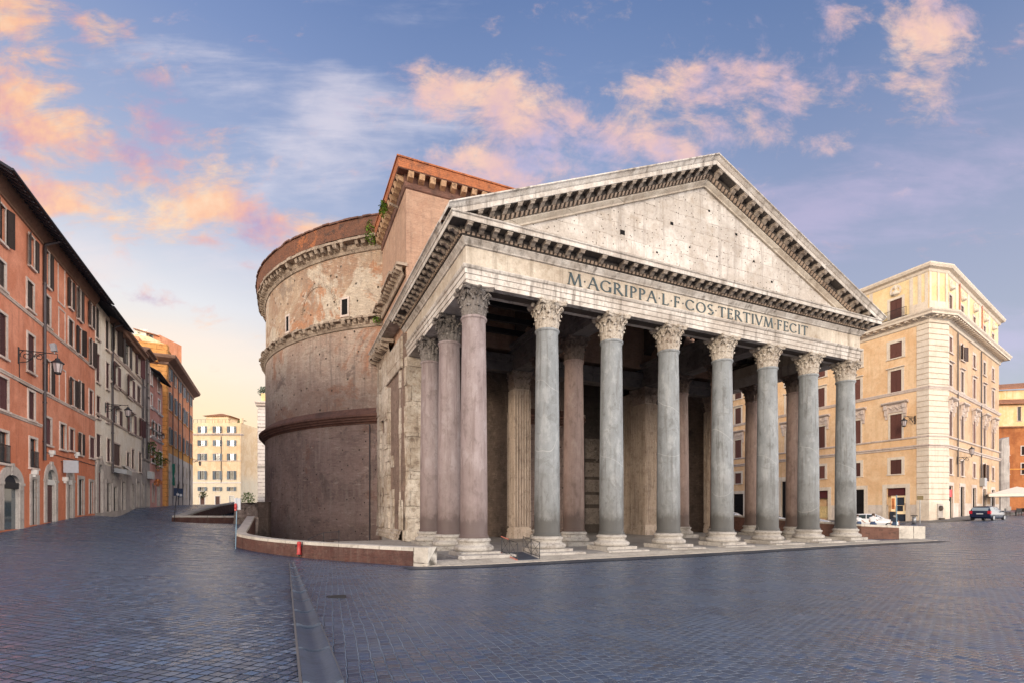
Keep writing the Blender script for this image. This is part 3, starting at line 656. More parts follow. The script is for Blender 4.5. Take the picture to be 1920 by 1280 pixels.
_ba = [base_mesh(k).mesh('base', M_base) for k in range(3)]
_cl = capital_mesh().mesh('capital', M_capl); _cd = _cl.copy(); _cd.materials[0] = M_capd; _ci = _cl.copy(); _ci.materials[0] = M_capi
def column(u, v, sh, cap, k=0, rot=0.0, label=None):
    c = link_mesh('column', sh, temple, (u, v, 0))
    link_mesh('base', _ba[k % 3], c, (0, 0, 0), (k % 2)*PI)
    link_mesh('capital', cap, c, (0, 0, 12.75), (k % 4)*PI/2)
    if label: c['label'] = label
    return c
for k, u in enumerate(UC):
    if k == 0: column(u, 0, _shp, _cd, k, label='pinkish granite corner column with blackened capital')
    else: column(u, 0, _sh, _cl, k)
k = 8
for u, s_ in ((0, 4.41), (9, 4.41), (22.78, 4.41), (31.78, 4.36)):
    for r_ in (1, 2):
        outer = u == 0
        column(u, s_*r_, _shp if outer else _shb, _cd if outer else _ci, k); k += 1

# --- entablature
V0 = -.68
def path(o=0.0, back=13.9): return [(-.68, back), (-.68, V0), (32.46, V0), (32.46, back)]
arch = MB()
arch.sweep([(0, ZA), (0, ZA+.24), (.045, ZA+.25), (.045, ZA+.54), (.09, ZA+.55), (.09, ZA+.78), (.16, ZA+.83), (.21, ZA+.93), (.21, ZF), (-1.36, ZF), (-1.36, ZA)], list(path()), closed_prof=True)
arch.build('architrave', M_marble, temple)
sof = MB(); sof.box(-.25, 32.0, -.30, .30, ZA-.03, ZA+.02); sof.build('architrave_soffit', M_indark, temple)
fr = MB(); fr.sweep([(.02, ZF), (.02, ZC), (-1.3, ZC), (-1.3, ZF)], path(), closed_prof=True)
frieze = fr.build('frieze', M_frieze, temple)

# --- inscription: letters drawn as thick and thin strokes with serifs
def letter(ch):
    P = []; T_, t_ = .13, .075
    def ln(x0, y0, x1, y1, w):
        d = Vector((x1-x0, y1-y0)).normalized(); q = Vector((-d.y, d.x))*w/2
        P.append([(x0-q.x, y0-q.y), (x0+q.x, y0+q.y), (x1+q.x, y1+q.y), (x1-q.x, y1-q.y)])
    def srf(x, y, w=.22): ln(x-w/2, y+(.018 if y < .5 else -.018), x+w/2, y+(.018 if y < .5 else -.018), .036)
    def arc(cx, cy, rx, ry, a0, a1, wt=T_, n=14):
        pr = None
        for i in range(n+1):
            a = R(a0+(a1-a0)*i/n); w = t_*.8+(wt-t_*.8)*abs(math.cos(a))
            c, s_ = math.cos(a), math.sin(a); o = (cx+(rx+w/2)*c, cy+(ry+w/2)*s_); k = (cx+(rx-w/2)*c, cy+(ry-w/2)*s_)
            if pr: P.append([pr[0], o, k, pr[1]])
            pr = (o, k)
    if ch == 'M': ln(.08,0,.2,1,t_); ln(.2,1,.5,.03,T_); ln(.5,.03,.8,1,t_); ln(.8,1,.92,0,T_); srf(.08,0); srf(.92,0); srf(.16,1,.16); srf(.84,1,.16); w = 1.0
    elif ch == 'A': ln(.06,0,.4,1,t_); ln(.4,1,.76,0,T_); ln(.19,.38,.62,.38,t_*.8); srf(.06,0); srf(.76,0); w = .82
    elif ch in 'GC':
        arc(.45,.5,.37,.45,38,322); ln(.745,.78,.745,.9,t_)
        if ch == 'G': ln(.76,.06,.76,.42,T_); srf(.74,.44,.2)
        else: ln(.745,.1,.745,.22,t_)
        w = .86
    elif ch == 'O': arc(.46,.5,.38,.45,0,360,n=24); w = .92
    elif ch in 'RP':
        ln(.16,0,.16,1,T_); srf(.16,0); srf(.13,1,.16); arc(.26,.74,.26,.225,-90,90); ln(.16,.965,.27,.965,t_); ln(.16,.515,.27,.515,t_)
        if ch == 'R': ln(.34,.5,.74,0,T_); srf(.77,0,.12)
        w = .78 if ch == 'R' else .6
    elif ch == 'I': ln(.15,0,.15,1,T_); srf(.15,0); srf(.15,1); w = .3
    elif ch in 'LEF':
        ln(.15,0,.15,1,T_); srf(.12,0,.2); srf(.12,1,.2)
        if ch in 'LE': ln(.15,.035,.54,.035,t_); ln(.54,.02,.56,.2,t_*.8)
        if ch in 'EF': ln(.15,.965,.5,.965,t_); ln(.5,.98,.51,.82,t_*.8); ln(.15,.52,.44,.52,t_); ln(.44,.42,.44,.62,t_*.7)
        w = .6
    elif ch == 'S':
        arc(.32,.735,.21,.225,35,200); arc(.32,.265,.23,.225,-145,20); ln(.15,.60,.50,.40,T_); w = .62
    elif ch == 'T': ln(.38,0,.38,1,T_); srf(.38,0); ln(.04,.965,.72,.965,t_); ln(.05,.84,.04,.98,t_*.8); ln(.71,.84,.72,.98,t_*.8); w = .76
    elif ch == 'V': ln(.06,1,.4,0,T_); ln(.4,0,.74,1,t_); srf(.06,1); srf(.74,1); w = .8
    elif ch == '.': P.append([(.06,.5), (.12,.42), (.18,.5), (.12,.58)]); w = .22
    return P, w
def inscription(text, u0, u1, z0, h, mats):
    widths = [letter(c)[1] for c in text]; gap = .10
    tot = (sum(widths)+gap*(len(text)-1))*h; kx = (u1-u0)/tot; x = 0
    for c, w in zip(text, widths):
        mb = MB()
        for q in letter(c)[0]:
            pts = [((x+a)*h*kx+u0, b*h+z0) for a, b in q]
            ar = sum(pts[i][0]*pts[(i+1) % 4][1]-pts[(i+1) % 4][0]*pts[i][1] for i in range(4))
            if ar < 0: pts.reverse()
            v = [(p[0], V0-.02-.035, p[1]) for p in pts]+[(p[0], V0-.019, p[1]) for p in pts]
            mb.add(v, [(0,1,2,3), (0,4,5,1), (1,5,6,2), (2,6,7,3), (3,7,4,0)])
        x += w+gap
        mb.build('letter' if c != '.' else 'interpunct', mats, frieze)
inscription('M.AGRIPPA.L.F.COS.TERTIVM.FECIT', 5.45, 26.2, 15.36, .70, M_bronze)
# two shallow lines of worn small lettering on the architrave read only as scratches: left to the stone's own wear

# --- horizontal cornice with its rows of eggs and brackets
cpath = path(back=13.9)
cor = MB(); cor.sweep([(.02, ZC), (.10, ZC+.03), (.13, ZC+.10), (.24, ZC+.24), (.30, ZC+.32), (.30, ZC+.36)], cpath)
cor.sweep([(1.05, 16.97), (1.07, 16.99), (1.07, 17.20), (1.13, 17.24), (1.15, 17.30), (-.6, 17.34)], cpath)
cornice = cor.build('cornice', M_marble, temple)
cd = MB(); cd.sweep([(.30, 16.58), (.34, 16.60), (.44, 16.74), (.46, 16.76), (.48, 16.77), (.48, 16.965), (1.05, 16.968)], cpath)
def along(path_, pitch, off):
    """positions along the offset line: (x, y, direction)"""
    P = [Vector(p) for p in path_]; out = []
    for i in range(len(P)-1):
        d = (P[i+1]-P[i]).normalized(); nrm = Vector((d.y, -d.x))
        a = P[i]+nrm*off+(d*(-off) if i > 0 else Vector((0, 0))); b = P[i+1]+nrm*off+(d*off if i < len(P)-2 else Vector((0, 0)))
        L = (b-a).length; k = max(1, round(L/pitch))
        for j in range(k):
            p = a+(b-a)*((j+.5)/k); out.append((p, d, nrm))
    return out
eggs = cd
for p, d, nr in along(cpath, .27, .42):
    w = .095
    A = [p-d*w-nr*.05, p+d*w-nr*.05, p+d*w*.8+nr*.075, p-d*w*.8+nr*.075]
    eggs.hexa([(q.x, q.y, 16.62) for q in [A[0]+d*.03, A[1]-d*.03, A[2]-nr*.05, A[3]-nr*.05]]+[(q.x, q.y, 16.77) for q in A], 1)
def bracket(mb, p, d, nr, z0, zt, w, l, shear=0.0, mi=0):
    """scrolled console hanging under the corona"""
    pr = [(0, 0), (l, 0), (l, -.07), (l*.92, -.15), (l*.8, -.17), (l*.66, -.12), (l*.5, -.13), (l*.3, -.22), (l*.12, -.27), (0, -.27)]
    k = len(pr); v = []
    for sg in (-1, 1):
        for o, z in pr:
            q = p+nr*o+d*(w/2*sg); v.append((q.x, q.y, z0+z+shear*w/2*sg))
    mb.add(v, [tuple(range(k)), tuple(reversed(range(k, 2*k)))]+[(i, i+k, (i+1) % k+k, (i+1) % k) for i in range(k)], mi)
    a, b = w*.62, .06
    q0 = p-d*a; q1 = p+d*a
    v = [(q.x, q.y, z0+zz+shear*a*sg) for zz in (-.055, .0) for q, sg in ((q0, -1), (q1, 1), (q1+nr*(l+.03), 1), (q0+nr*(l+.03), -1))]
    mb.hexa(v, mi)
br = cd; brd = random.Random(5)
for p, d, nr in along(cpath, .735, .48):
    if brd.random() > .035: bracket(br, p, d, nr, 16.965, 0, .26, .50+brd.uniform(-.03, .02), 0.0, 2)
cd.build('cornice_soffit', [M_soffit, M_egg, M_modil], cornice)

# --- raking cornice and tympanum
SL = .426; ULo, ZLo = -1.98, 17.55; ZAP = ZLo+SL*(UM-ULo)
def zr(u): return ZAP-SL*abs(u-UM)
RP_light = [(-.5, -.02), (1.30, 0), (1.30, -.07), (1.22, -.12), (1.13, -.27), (1.10, -.31), (1.07, -.33), (1.07, -.58), (1.04, -.60)]
RP_dark = [(1.04, -.60), (.50, -.605), (.50, -.86), (.44, -.88), (.32, -1.07), (.29, -1.09)]
RP_bed = [(.29, -1.09), (.29, -1.17), (.20, -1.27), (.11, -1.36), (.10, -1.46), (-.1, -1.46)]
def rake(prof, sg, zmin=17.345, n=40, clip=True):
    mb = MB(); us = [ULo+(UM-ULo)*(k/n) for k in range(n+1)]
    v = []; k = len(prof)
    for u in us:
        uu = u if sg < 0 else 2*UM-u
        for o, dz in prof:
            z = zr(u)+dz
            v.append((uu, V0-o, max(z, zmin) if clip else z))
    f = [(i*k+j, i*k+j+1, (i+1)*k+j+1, (i+1)*k+j) for i in range(n) for j in range(k-1)]
    mb.add(v, f if sg < 0 else [tuple(reversed(q)) for q in f])
    ex = 0 if sg < 0 else n
    return mb
for sg in (-1, 1):
    rk = rake(RP_light, sg)
    e0 = [(ULo if sg < 0 else 2*UM-ULo, V0-o, max(ZLo+dz, 17.345)) for o, dz in RP_light]+[(ULo if sg < 0 else 2*UM-ULo, V0+.5, 17.345)]
    rk.add(e0, [tuple(range(len(e0))) if sg > 0 else tuple(reversed(range(len(e0))))])
    rake_ob = rk.build('raking_cornice', M_marble, temple)
    dk = rake(RP_dark, sg)
    rake(RP_bed, sg).build('bed_moulding', M_frieze, rake_ob)
    mo = eg = dk; L = UM-ULo
    n_ = round(L/.735)
    for i in range(n_):
        u = ULo+(i+.35)*L/n_
        if zr(u)-.9 < 17.30: continue
        uu = u if sg < 0 else 2*UM-u
        if brd.random() > .04: bracket(mo, Vector((uu, V0-.50)), Vector((1, 0)), Vector((0, -1)), zr(u)-.605, 0, .26, .50, SL if sg < 0 else -SL, 2)
    n_ = round(L/.28)
    for i in range(n_):
        u = ULo+(i+.5)*L/n_
        if zr(u)-1.1 < 17.32: continue
        uu = u if sg < 0 else 2*UM-u; s_ = (SL if sg < 0 else -SL)
        v = []
        for zz, y0, y1, w in ((-1.075, .30, .39, .07), (-.885, .36, .53, .10)):
            for x_, y_ in ((-w, y0-.06), (w, y0-.06), (w*.8, y1), (-w*.8, y1)): v.append((uu+x_, V0-y_, zr(u)+zz+s_*x_))
        eg.hexa([v[0], v[1], v[2], v[3], v[4], v[5], v[6], v[7]], 1)
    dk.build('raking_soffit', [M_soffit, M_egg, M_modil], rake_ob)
ty = MB(); zb = 17.33
uL = UM-(ZAP-1.40-zb)/SL
ty.add([(uL, V0+.04, zb), (2*UM-uL, V0+.04, zb), (UM, V0+.04, ZAP-1.40)], [(0, 1, 2)])
tymp = ty.build('tympanum', M_tymp, temple)
# putlog sockets and one square recess: dark plates drawn for the shade inside
for px_, pz_, s_ in ((9.35, 19.25, .17), (13.2, 20.7, .12), (18.9, 21.3, .10), (22.4, 18.7, .09), (12.0, 18.6, .07), (16.4, 22.3, .08), (17.1, 19.4, .06), (20.6, 19.8, .08), (14.7, 19.5, .06)):
    MB().box(px_-s_, px_+s_, V0+.025, V0+.05, pz_-s_*.8, pz_+s_*.8).build('socket', M_dark, tymp)
# --- portico roof
rf = MB(); VB = 13.0
for sg in (-1, 1):
    f = lambda u: u if sg < 0 else 2*UM-u
    a, b = ULo+.1, UM
    rf.hexa([(f(a), -1.6, zr(a)-.12), (f(b), -1.6, zr(b)-.12), (f(b), VB, zr(b)-.12), (f(a), VB, zr(a)-.12), (f(a), -1.6, zr(a)+.03), (f(b), -1.6, zr(b)+.03), (f(b), VB, zr(b)+.03), (f(a), VB, zr(a)+.03)])
rf.build('portico_roof', M_tile, temple)
# eaves gutter running back along both flanks
gp = [(-.68, 24.6), (-.68, -.1)]; gp2 = [(32.46, -.1), (32.46, 24.6)]
for q in (gp, gp2):
    gt = MB(); gt.sweep([(.2, 17.30), (1.07, 17.30), (1.10, 17.34), (1.22, 17.46), (1.30, 17.50), (1.30, 17.57), (.1, 17.72), (.1, 17.30)], q, closed_prof=True); gt.build('eaves_gutter', M_marble, temple)

# --- portico floor, steps and pavement
fl = MB(); fl.box(-1.45, 33.25, -1.55, 20, -.7, 0.0); fl.build('portico_floor', M_floor, temple)
pv_ = MB()
n_ = 30
vv = []
for i in range(n_+1):
    u = -3.55+(38.6+3.55)*i/n_
    for v_, z_ in ((-1.5, -.012), (-2.1, -.02), (-3.05, None), (-3.05, -9)):
        X, Y = uv2xy(u, v_)
        g = gz(X, Y)
        z = (g+.045 if z_ is None else g-.3 if z_ == -9 else max(z_, g+.06))
        vv.append((u, v_+.04*math.sin(i*2.3) if v_ < -3 else v_, z))
pv_.add(vv, [(i*4+j, i*4+j+1, (i+1)*4+j+1, (i+1)*4+j) for i in range(n_) for j in range(3)])
tag(pv_.build('travertine_pavement', M_travertine, None, (TX, TY, 0), ANG), kind='structure')
sr = random.Random(11)
for i, u in enumerate(UC):
    sb = MB()                                      # broken step blocks in front of the bases
    if i == 0: sb.hexa([(u-1.5, -1.75, -.25), (u+1.75, -1.9, -.25), (u+1.7, -1.02, -.25), (u-1.3, -1.02, -.25), (u-1.42, -1.68, .16), (u+1.7, -1.82, .13), (u+1.7, -1.02, .15), (u-1.3, -1.02, .17)])
    else:
        a, b = sr.uniform(1.1, 1.6), sr.uniform(1.2, 2.0); z = sr.uniform(.05, .12)
        sb.hexa([(u-a, -1.62, -.2), (u+b, -1.68, -.2), (u+b, -1.0, -.2), (u-a, -1.0, -.2), (u-a+.05, -1.58, z), (u+b-.04, -1.63, z-.03), (u+b, -1.0, z), (u-a, -1.0, z)])
    sb.build('step_block', M_base, temple)

# --- inside of the portico: pillars at the back, wall with two niches, great doorway, beams
def pilaster(x0, x1, y0, y1, mat, cap=True, ztop=12.75, fl_faces=('front', 'left'), capm=None):
    """square fluted pillar: base, shaft with flutes cut as ribs, capital"""
    mb = MB(); z0 = .85; W = x1-x0; D = y1-y0
    mb.box(x0+.05, x1-.05, y0+.05, y1, z0, ztop)
    def ribs(a, b, put):
        n_ = max(4, int((b-a)/.24)); p = (b-a)/n_
        for i in range(n_+1):
            put(max(a, a+i*p-.045), min(b, a+i*p+.045))
    if 'front' in fl_faces: ribs(x0, x1, lambda a, b: mb.box(a, b, y0-.07, y0+.06, z0+.15, ztop-.1))
    if 'left' in fl_faces: ribs(y0+.002, y1, lambda a, b: mb.box(x0-.07, x0+.06, a, b, z0+.15, ztop-.1))
    o = mb.build('pilaster', mat, temple)
    b = MB()
    for e, za, zb_ in ((.16, 0, .30), (.13, .30, .48), (.05, .48, .60), (.10, .60, .74), (.04, .74, .88)): b.box(x0-e, x1+e, y0-e, y1, za, zb_)
    b.build('pilaster_base', mat, o)
    if cap:
        m_ = capital_mesh(1.0, W/1.36, D/1.36*.9).mesh('capital', capm or M_capp)
        link_mesh('capital', m_, o, ((x0+x1)/2, (y0+y1)/2, ztop))
    return o
pilaster(8.38, 9.86, 12.9, 14.3, M_inmarble)
pilaster(22.25, 23.7, 12.9, 15.0, M_inmarble)
pilaster(22.6, 23.7, 15.0, 17.4, M_inmarble, cap=False, ztop=14.2, fl_faces=('left',))
pilaster(31.1, 32.45, 12.9, 14.2, M_inmarble)
bw = MB()
def niche(mb, ua, ub, vf, zt, depth, mi=0):
    """wall bay with a half round niche"""
    c, r_ = (ua+ub)/2, (ub-ua)/2-.55; n_ = 20
    mb.box(ua, c-r_, vf, vf+.5, 0, zt, mi); mb.box(c+r_, ub, vf, vf+.5, 0, zt, mi)
    zt2 = zt-1.0
    zn = zt2-r_
    for lo in range(n_):
        a0, a1 = PI*lo/n_, PI*(lo+1)/n_
        p = lambda a, s_=1.0: (c-r_*math.cos(a)*s_, vf+depth*math.sin(a)*s_)
        mb.add([p(a0)+(0,), p(a1)+(0,), p(a1)+(zn,), p(a0)+(zn,)], [(0, 1, 2, 3)], mi, True, [(r_*a0, 0), (r_*a1, 0), (r_*a1, zn), (r_*a0, zn)])
        for q in range(8):
            b0, b1 = PI/2*q/8, PI/2*(q+1)/8
            mb.add([p(a0, math.cos(b0))+(zn+r_*math.sin(b0),), p(a1, math.cos(b0))+(zn+r_*math.sin(b0),), p(a1, math.cos(b1))+(zn+r_*math.sin(b1),), p(a0, math.cos(b1))+(zn+r_*math.sin(b1),)], [(0, 1, 2, 3)], mi, True)
        x0_, x1_ = c-r_*math.cos(a0), c-r_*math.cos(a1)
        z0_, z1_ = zn+r_*math.sin(a0), zn+r_*math.sin(a1)
        mb.add([(x0_, vf, z0_), (x1_, vf, z1_), (x1_, vf, zt), (x0_, vf, zt)], [(0, 1, 2, 3)], mi)
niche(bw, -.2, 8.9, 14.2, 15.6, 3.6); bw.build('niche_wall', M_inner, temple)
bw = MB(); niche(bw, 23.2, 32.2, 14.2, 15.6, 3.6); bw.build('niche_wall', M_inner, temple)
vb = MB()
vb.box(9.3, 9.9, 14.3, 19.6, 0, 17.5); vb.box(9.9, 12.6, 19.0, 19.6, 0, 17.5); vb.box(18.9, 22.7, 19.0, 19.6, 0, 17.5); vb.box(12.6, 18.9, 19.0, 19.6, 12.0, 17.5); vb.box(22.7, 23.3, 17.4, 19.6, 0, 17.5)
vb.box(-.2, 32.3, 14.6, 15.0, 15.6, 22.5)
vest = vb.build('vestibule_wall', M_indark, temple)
dr = MB()
for a in (12.6, 18.45): dr.box(a, a+.45, 18.75, 19.1, 0, 12.0)
dr.box(12.3, 19.2, 18.7, 19.1, 11.55, 12.3)
door = dr.build('doorway', M_inmarble, temple)
dl = MB(); dl.box(13.05, 18.45, 19.45, 19.55, 0, 11.55); dl.build('door_leaf', M_dark, door)
rl = MB()                                          # carved panels beside the doorway
for (z0, z1) in ((.9, 2.6), (3.0, 4.0), (4.3, 5.6), (5.9, 7.4), (7.8, 9.9)):
    rl.box(19.3, 21.9, 18.93, 19.0, z0, z1)
    rl.sweep([(0, z0), (.07, z0), (.07, z0+.12), (0, z0+.14)], [(19.2, 18.93), (22.0, 18.93)])
for k in range(26):
    a = random.Random(k).uniform; x_ = a(19.5, 21.7); z_ = a(6.1, 9.6)
    rl.revolve([(.02, 0), (.13, .05), (.15, .12), (.06, .2)], 8, (x_, 18.92, z_))
rl.build('relief_panels', M_relief, temple)
bm_ = MB()                                         # beams over the two inner rows, and trusses of the open roof
for u in (9.0, 22.78):
    for (e, z0, z1) in ((.62, ZA, ZA+.3), (.67, ZA+.3, ZA+.62), (.72, ZA+.62, ZA+.9), (.62, ZA+.9, 15.9), (.80, 15.9, 16.2), (.95, 16.2, 16.45)):
        bm_.box(u-e, u+e, .6, 14.4, z0, z1)
bm_.build('inner_beams', M_beam, temple)
# walls with round arches carried by the beams
for u in (9.0, 22.78):
    wl = MB(); n_ = 12
    for k_ in range(3):
        v0, v1 = .7+k_*4.45, .7+(k_+1)*4.45; c, r_ = (v0+v1)/2, 1.75
        for i in range(n_):
            a0, a1 = PI*i/n_, PI*(i+1)/n_
            for du in (-.45, .45):
                wl.add([(u+du, c-r_*math.cos(a0), 16.45+r_*math.sin(a0)), (u+du, c-r_*math.cos(a1), 16.45+r_*math.sin(a1)), (u+du, c-r_*math.cos(a1), 20.0), (u+du, c-r_*math.cos(a0), 20.0)], [(0, 1, 2, 3)])
            wl.add([(u-.45, c-r_*math.cos(a0), 16.45+r_*math.sin(a0)), (u-.45, c-r_*math.cos(a1), 16.45+r_*math.sin(a1)), (u+.45, c-r_*math.cos(a1), 16.45+r_*math.sin(a1)), (u+.45, c-r_*math.cos(a0), 16.45+r_*math.sin(a0))], [(0, 1, 2, 3)])
        for (p, q) in ((v0, c-r_), (c+r_, v1)): wl.box(u-.45, u+.45, p, q, 16.45, 20.0)
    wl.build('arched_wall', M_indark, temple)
tr = MB()
for v_ in (2.2, 4.6, 7.0, 9.4, 11.8):
    for sg in (-1, 1):
        f = lambda u: u if sg < 0 else 2*UM-u
        tr.bar((f(.3), v_, zr(.3)-.5), (f(UM), v_, zr(UM)-.5), .34, .45)
    tr.bar((9, v_, 19.8), (22.8, v_, 19.8), .34, .45); tr.bar((.2, v_, 16.9), (9, v_, 16.9), .3, .4); tr.bar((22.8, v_, 16.9), (31.6, v_, 16.9), .3, .4)
for u in np.linspace(2, 30, 15): tr.bar((u, -.4, zr(u)-.26), (u, 13, zr(u)-.26), .2, .22)
tr.build('roof_trusses', M_roofwood, temple)
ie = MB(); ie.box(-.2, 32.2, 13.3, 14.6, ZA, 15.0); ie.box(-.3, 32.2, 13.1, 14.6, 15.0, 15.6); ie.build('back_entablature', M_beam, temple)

# --- block between portico and drum
UB = -.75; VF = 13.25
bl = MB(); bl.box(UB, 2*UM-UB, VF, 27, 16.0, 27.75)
blk = bl.build('upper_block', M_block, temple)
bpath = [(UB, 24.6), (UB, VF), (2*UM-UB, VF), (2*UM-UB, 24.6)]
bc = MB(); bc.sweep([(.0, 27.35), (.10, 27.42), (.14, 27.60), (.16, 27.72)], bpath); bc.sweep([(.16, 27.72), (.20, 28.33), (.72, 28.34), (.78, 28.42)], bpath)
bc.build('block_cornice', M_lowcorn, blk)
bt = MB(); bt.sweep([(.78, 28.40), (.80, 29.10), (.88, 29.12), (.88, 29.24), (.0, 29.5), (-3, 29.6)], bpath); bt.build('brick_attic', M_attic, blk)
bm2 = MB(); rr = random.Random(3)
for p, d, nr in along(bpath, .86, .18):
    w = .42; h0, h1 = 27.78+rr.uniform(-.05, .06), 28.33
    q = lambda s_, o: (p+d*s_+nr*o)
    bm2.hexa([(q(-w/2, 0).x, q(-w/2, 0).y, h0), (q(w/2, 0).x, q(w/2, 0).y, h0), (q(w/2, .42).x, q(w/2, .42).y, h0+.16), (q(-w/2, .42).x, q(-w/2, .42).y, h0+.16),
              (q(-w/2, 0).x, q(-w/2, 0).y, h1), (q(w/2, 0).x, q(w/2, 0).y, h1), (q(w/2, .56).x, q(w/2, .56).y, h1), (q(-w/2, .56).x, q(-w/2, .56).y, h1)])
bm2.build('block_brackets', M_bracket, blk)
def rough_cornice(name, pth, z0, z1, out, mat, parent, pitch=.62, seed=1, brk=.42):
    """ruined bracketed cornice: backing, jittered consoles and broken corona slabs"""
    mb = MB(); rnd = random.Random(seed); h = z1-z0
    mb.sweep([(0, z0), (.10, z0+.05), (.16, z0+h*.28), (.2, z0+h*.32), (.22, z0+h*.70), (out*.5, z0+h*.72)], pth)
    for p, d, nr in along(pth, pitch, .2):
        if rnd.random() < .14: continue
        w, l = .34*rnd.uniform(.8, 1.15), (out-.25)*rnd.uniform(.75, 1.0); a = z0+h*.36*rnd.uniform(.9, 1.15); b = z0+h*.72
        q = lambda s_, o: (p+d*s_+nr*o)
        P = [q(-w/2, 0), q(w/2, 0), q(w/2*.8, l*.8), q(-w/2*.8, l*.8)]; T = [q(-w/2, 0), q(w/2, 0), q(w/2, l), q(-w/2, l)]
        mb.hexa([(k.x, k.y, a+(.0 if i < 2 else .14)) for i, k in enumerate(P)]+[(k.x, k.y, b) for k in T])
    for p, d, nr in along(pth, .95, 0):
        l = out*rnd.uniform(.72, 1.04); w = .5; a = z0+h*.71; b = z1+rnd.uniform(-.10, .04)
        q = lambda s_, o: (p+d*s_+nr*o)
        P = [q(-w, -.2), q(w, -.2), q(w, l), q(-w, l*rnd.uniform(.9, 1.05))]
        mb.hexa([(k.x, k.y, a) for k in P]+[(k.x, k.y, b-(.06 if i > 1 else 0)) for i, k in enumerate(P)])
    return mb.build(name, mat, parent)
rough_cornice('flank_cornice', [(UB-.12, 24.6), (UB-.12, VF-.1)], 20.55, 21.6, .85, M_rubble, blk, .7, 4)
UL_ = -1.02
fw = MB(); fw.box(UL_, -.15, 13.2, 27, -.4, 16.1); fw.box(2*UM+.2, 2*UM-UL_, 13.2, 27, -.4, 16.1); fw.box(-.15, 2*UM+.2, 24, 27, -.4, 16.1)
fwall = fw.build('flank_wall', M_flank, temple)
rough_cornice('lower_cornice', [(UL_-.05, 24.0), (UL_-.05, 17.6)], 15.75, 17.1, 1.15, M_rubble, fwall, .66, 9)
mr = MB(); rnd = random.Random(21)
mr.sweep([(0, 0), (.36, 0), (.36, .25), (.28, .32), (.30, .5), (.18, .6), (.2, .72), (.08, .82), (0, .86)], [(UL_, 23.6), (UL_, 13.15)])
def slab(v0, v1, z0, z1, t):
    j = lambda: rnd.uniform(-.05, .05)
    mr.hexa([(UL_-t, v0+j(), z0+j()), (UL_+.02, v0, z0), (UL_+.02, v1, z0), (UL_-t+j()*.6, v1+j(), z0+j()), (UL_-t+j()*.6, v0+j(), z1+j()), (UL_+.02, v0, z1), (UL_+.02, v1, z1), (UL_-t, v1+j(), z1+j())])
def pile(v0, v1, z0, z1, t, hh=1.5):
    z = z0
    while z < z1-.3:
        h = min(z1-z, hh*rnd.uniform(.6, 1.3)); slab(v0, v1, z, z+h-.02, t*rnd.uniform(.75, 1.1)); z += h
pile(21.9, 23.4, .86, 15.6, .34, 1.9); pile(18.0, 19.6, .86, 13.2, .30, 1.6); pile(19.6, 20.4, .86, 6.2, .16, 2.2); pile(20.4, 21.9, 4.5, 9.5, .10, 2.4); pile(20.9, 21.9, .86, 3.6, .22, 1.4); pile(19.6, 21.9, 10.6, 15.6, .20, 1.7)
pile(16.4, 18.0, .86, 4.2, .13, 3.2); pile(13.2, 21.9, 13.4, 15.9, .16, 1.25); pile(16.6, 17.5, 6.0, 7.0, .12, 1.0)
mr.build('marble_revetment', M_ruin, fwall)
an = MB(); rnd = random.Random(8)                   # the broken corner pilaster of the flank
z = .86
an.box(-1.05, .45, 12.6, 13.3, 0, .86)
while z < 14.2:
    h = min(14.24-z, rnd.uniform(.7, 1.7)); e = rnd.uniform(-.09, .07)
    an.hexa([(-.78-e, 12.7+rnd.uniform(-.08, .1), z), (.5, 12.7, z), (.5, 14.2, z), (-1.1-e*.6, 14.2, z), (-.78-e+rnd.uniform(-.06, .06), 12.7+rnd.uniform(-.08, .1), z+h-.015), (.5, 12.7, z+h-.015), (.5, 14.2, z+h-.015), (-1.1-e*.6, 14.2, z+h-.015)])
    z += h
for k in range(9):
    if k in (3,): continue
    y = 12.78+k*.16; an.box(-1.17, -1.08, y, y+.07, .9, rnd.choice((2.8, 3.2, 2.2, 4.0)))
an.build('broken_pilaster', M_ruin, temple)
bp = MB(); bp.tube([(-.2+UB, 15.4, 27.0), (-.9+UB, 15.3, 27.1)], .11, 8); bp.build('stone_spout', M_rubble, blk)

# --- the round drum
RC = (UM, 45.5); RD = 27.57
def drum_part(name, prof, mat, parent=temple, n_=220, sharp=False):
    return MB().revolve(prof, n_, (RC[0], RC[1], 0), 0, True, R(90), R(275), sharp).build(name, mat, parent)
d1 = drum_part('drum_lower_wall', [(RD, -2.0), (RD, 11.2)], M_brick_lo)
d2 = drum_part('drum_middle_wall', [(RD-.04, 11.2), (RD-.04, 20.1)], M_brick_mid)
d3 = drum_part('drum_upper_wall', [(RD-.10, 20.1), (RD-.10, 27.75)], M_brick_up)
drum_part('drum_lower_cornice', [(RD-.1, 10.75), (RD+.06, 10.8), (RD+.10, 10.92), (RD+.32, 11.0), (RD+.34, 11.12), (RD+.50, 11.2), (RD+.52, 11.32), (RD+.70, 11.42), (RD+.72, 11.62), (RD+.60, 11.66), (RD-.06, 12.35)], M_lowcorn, sharp=True)
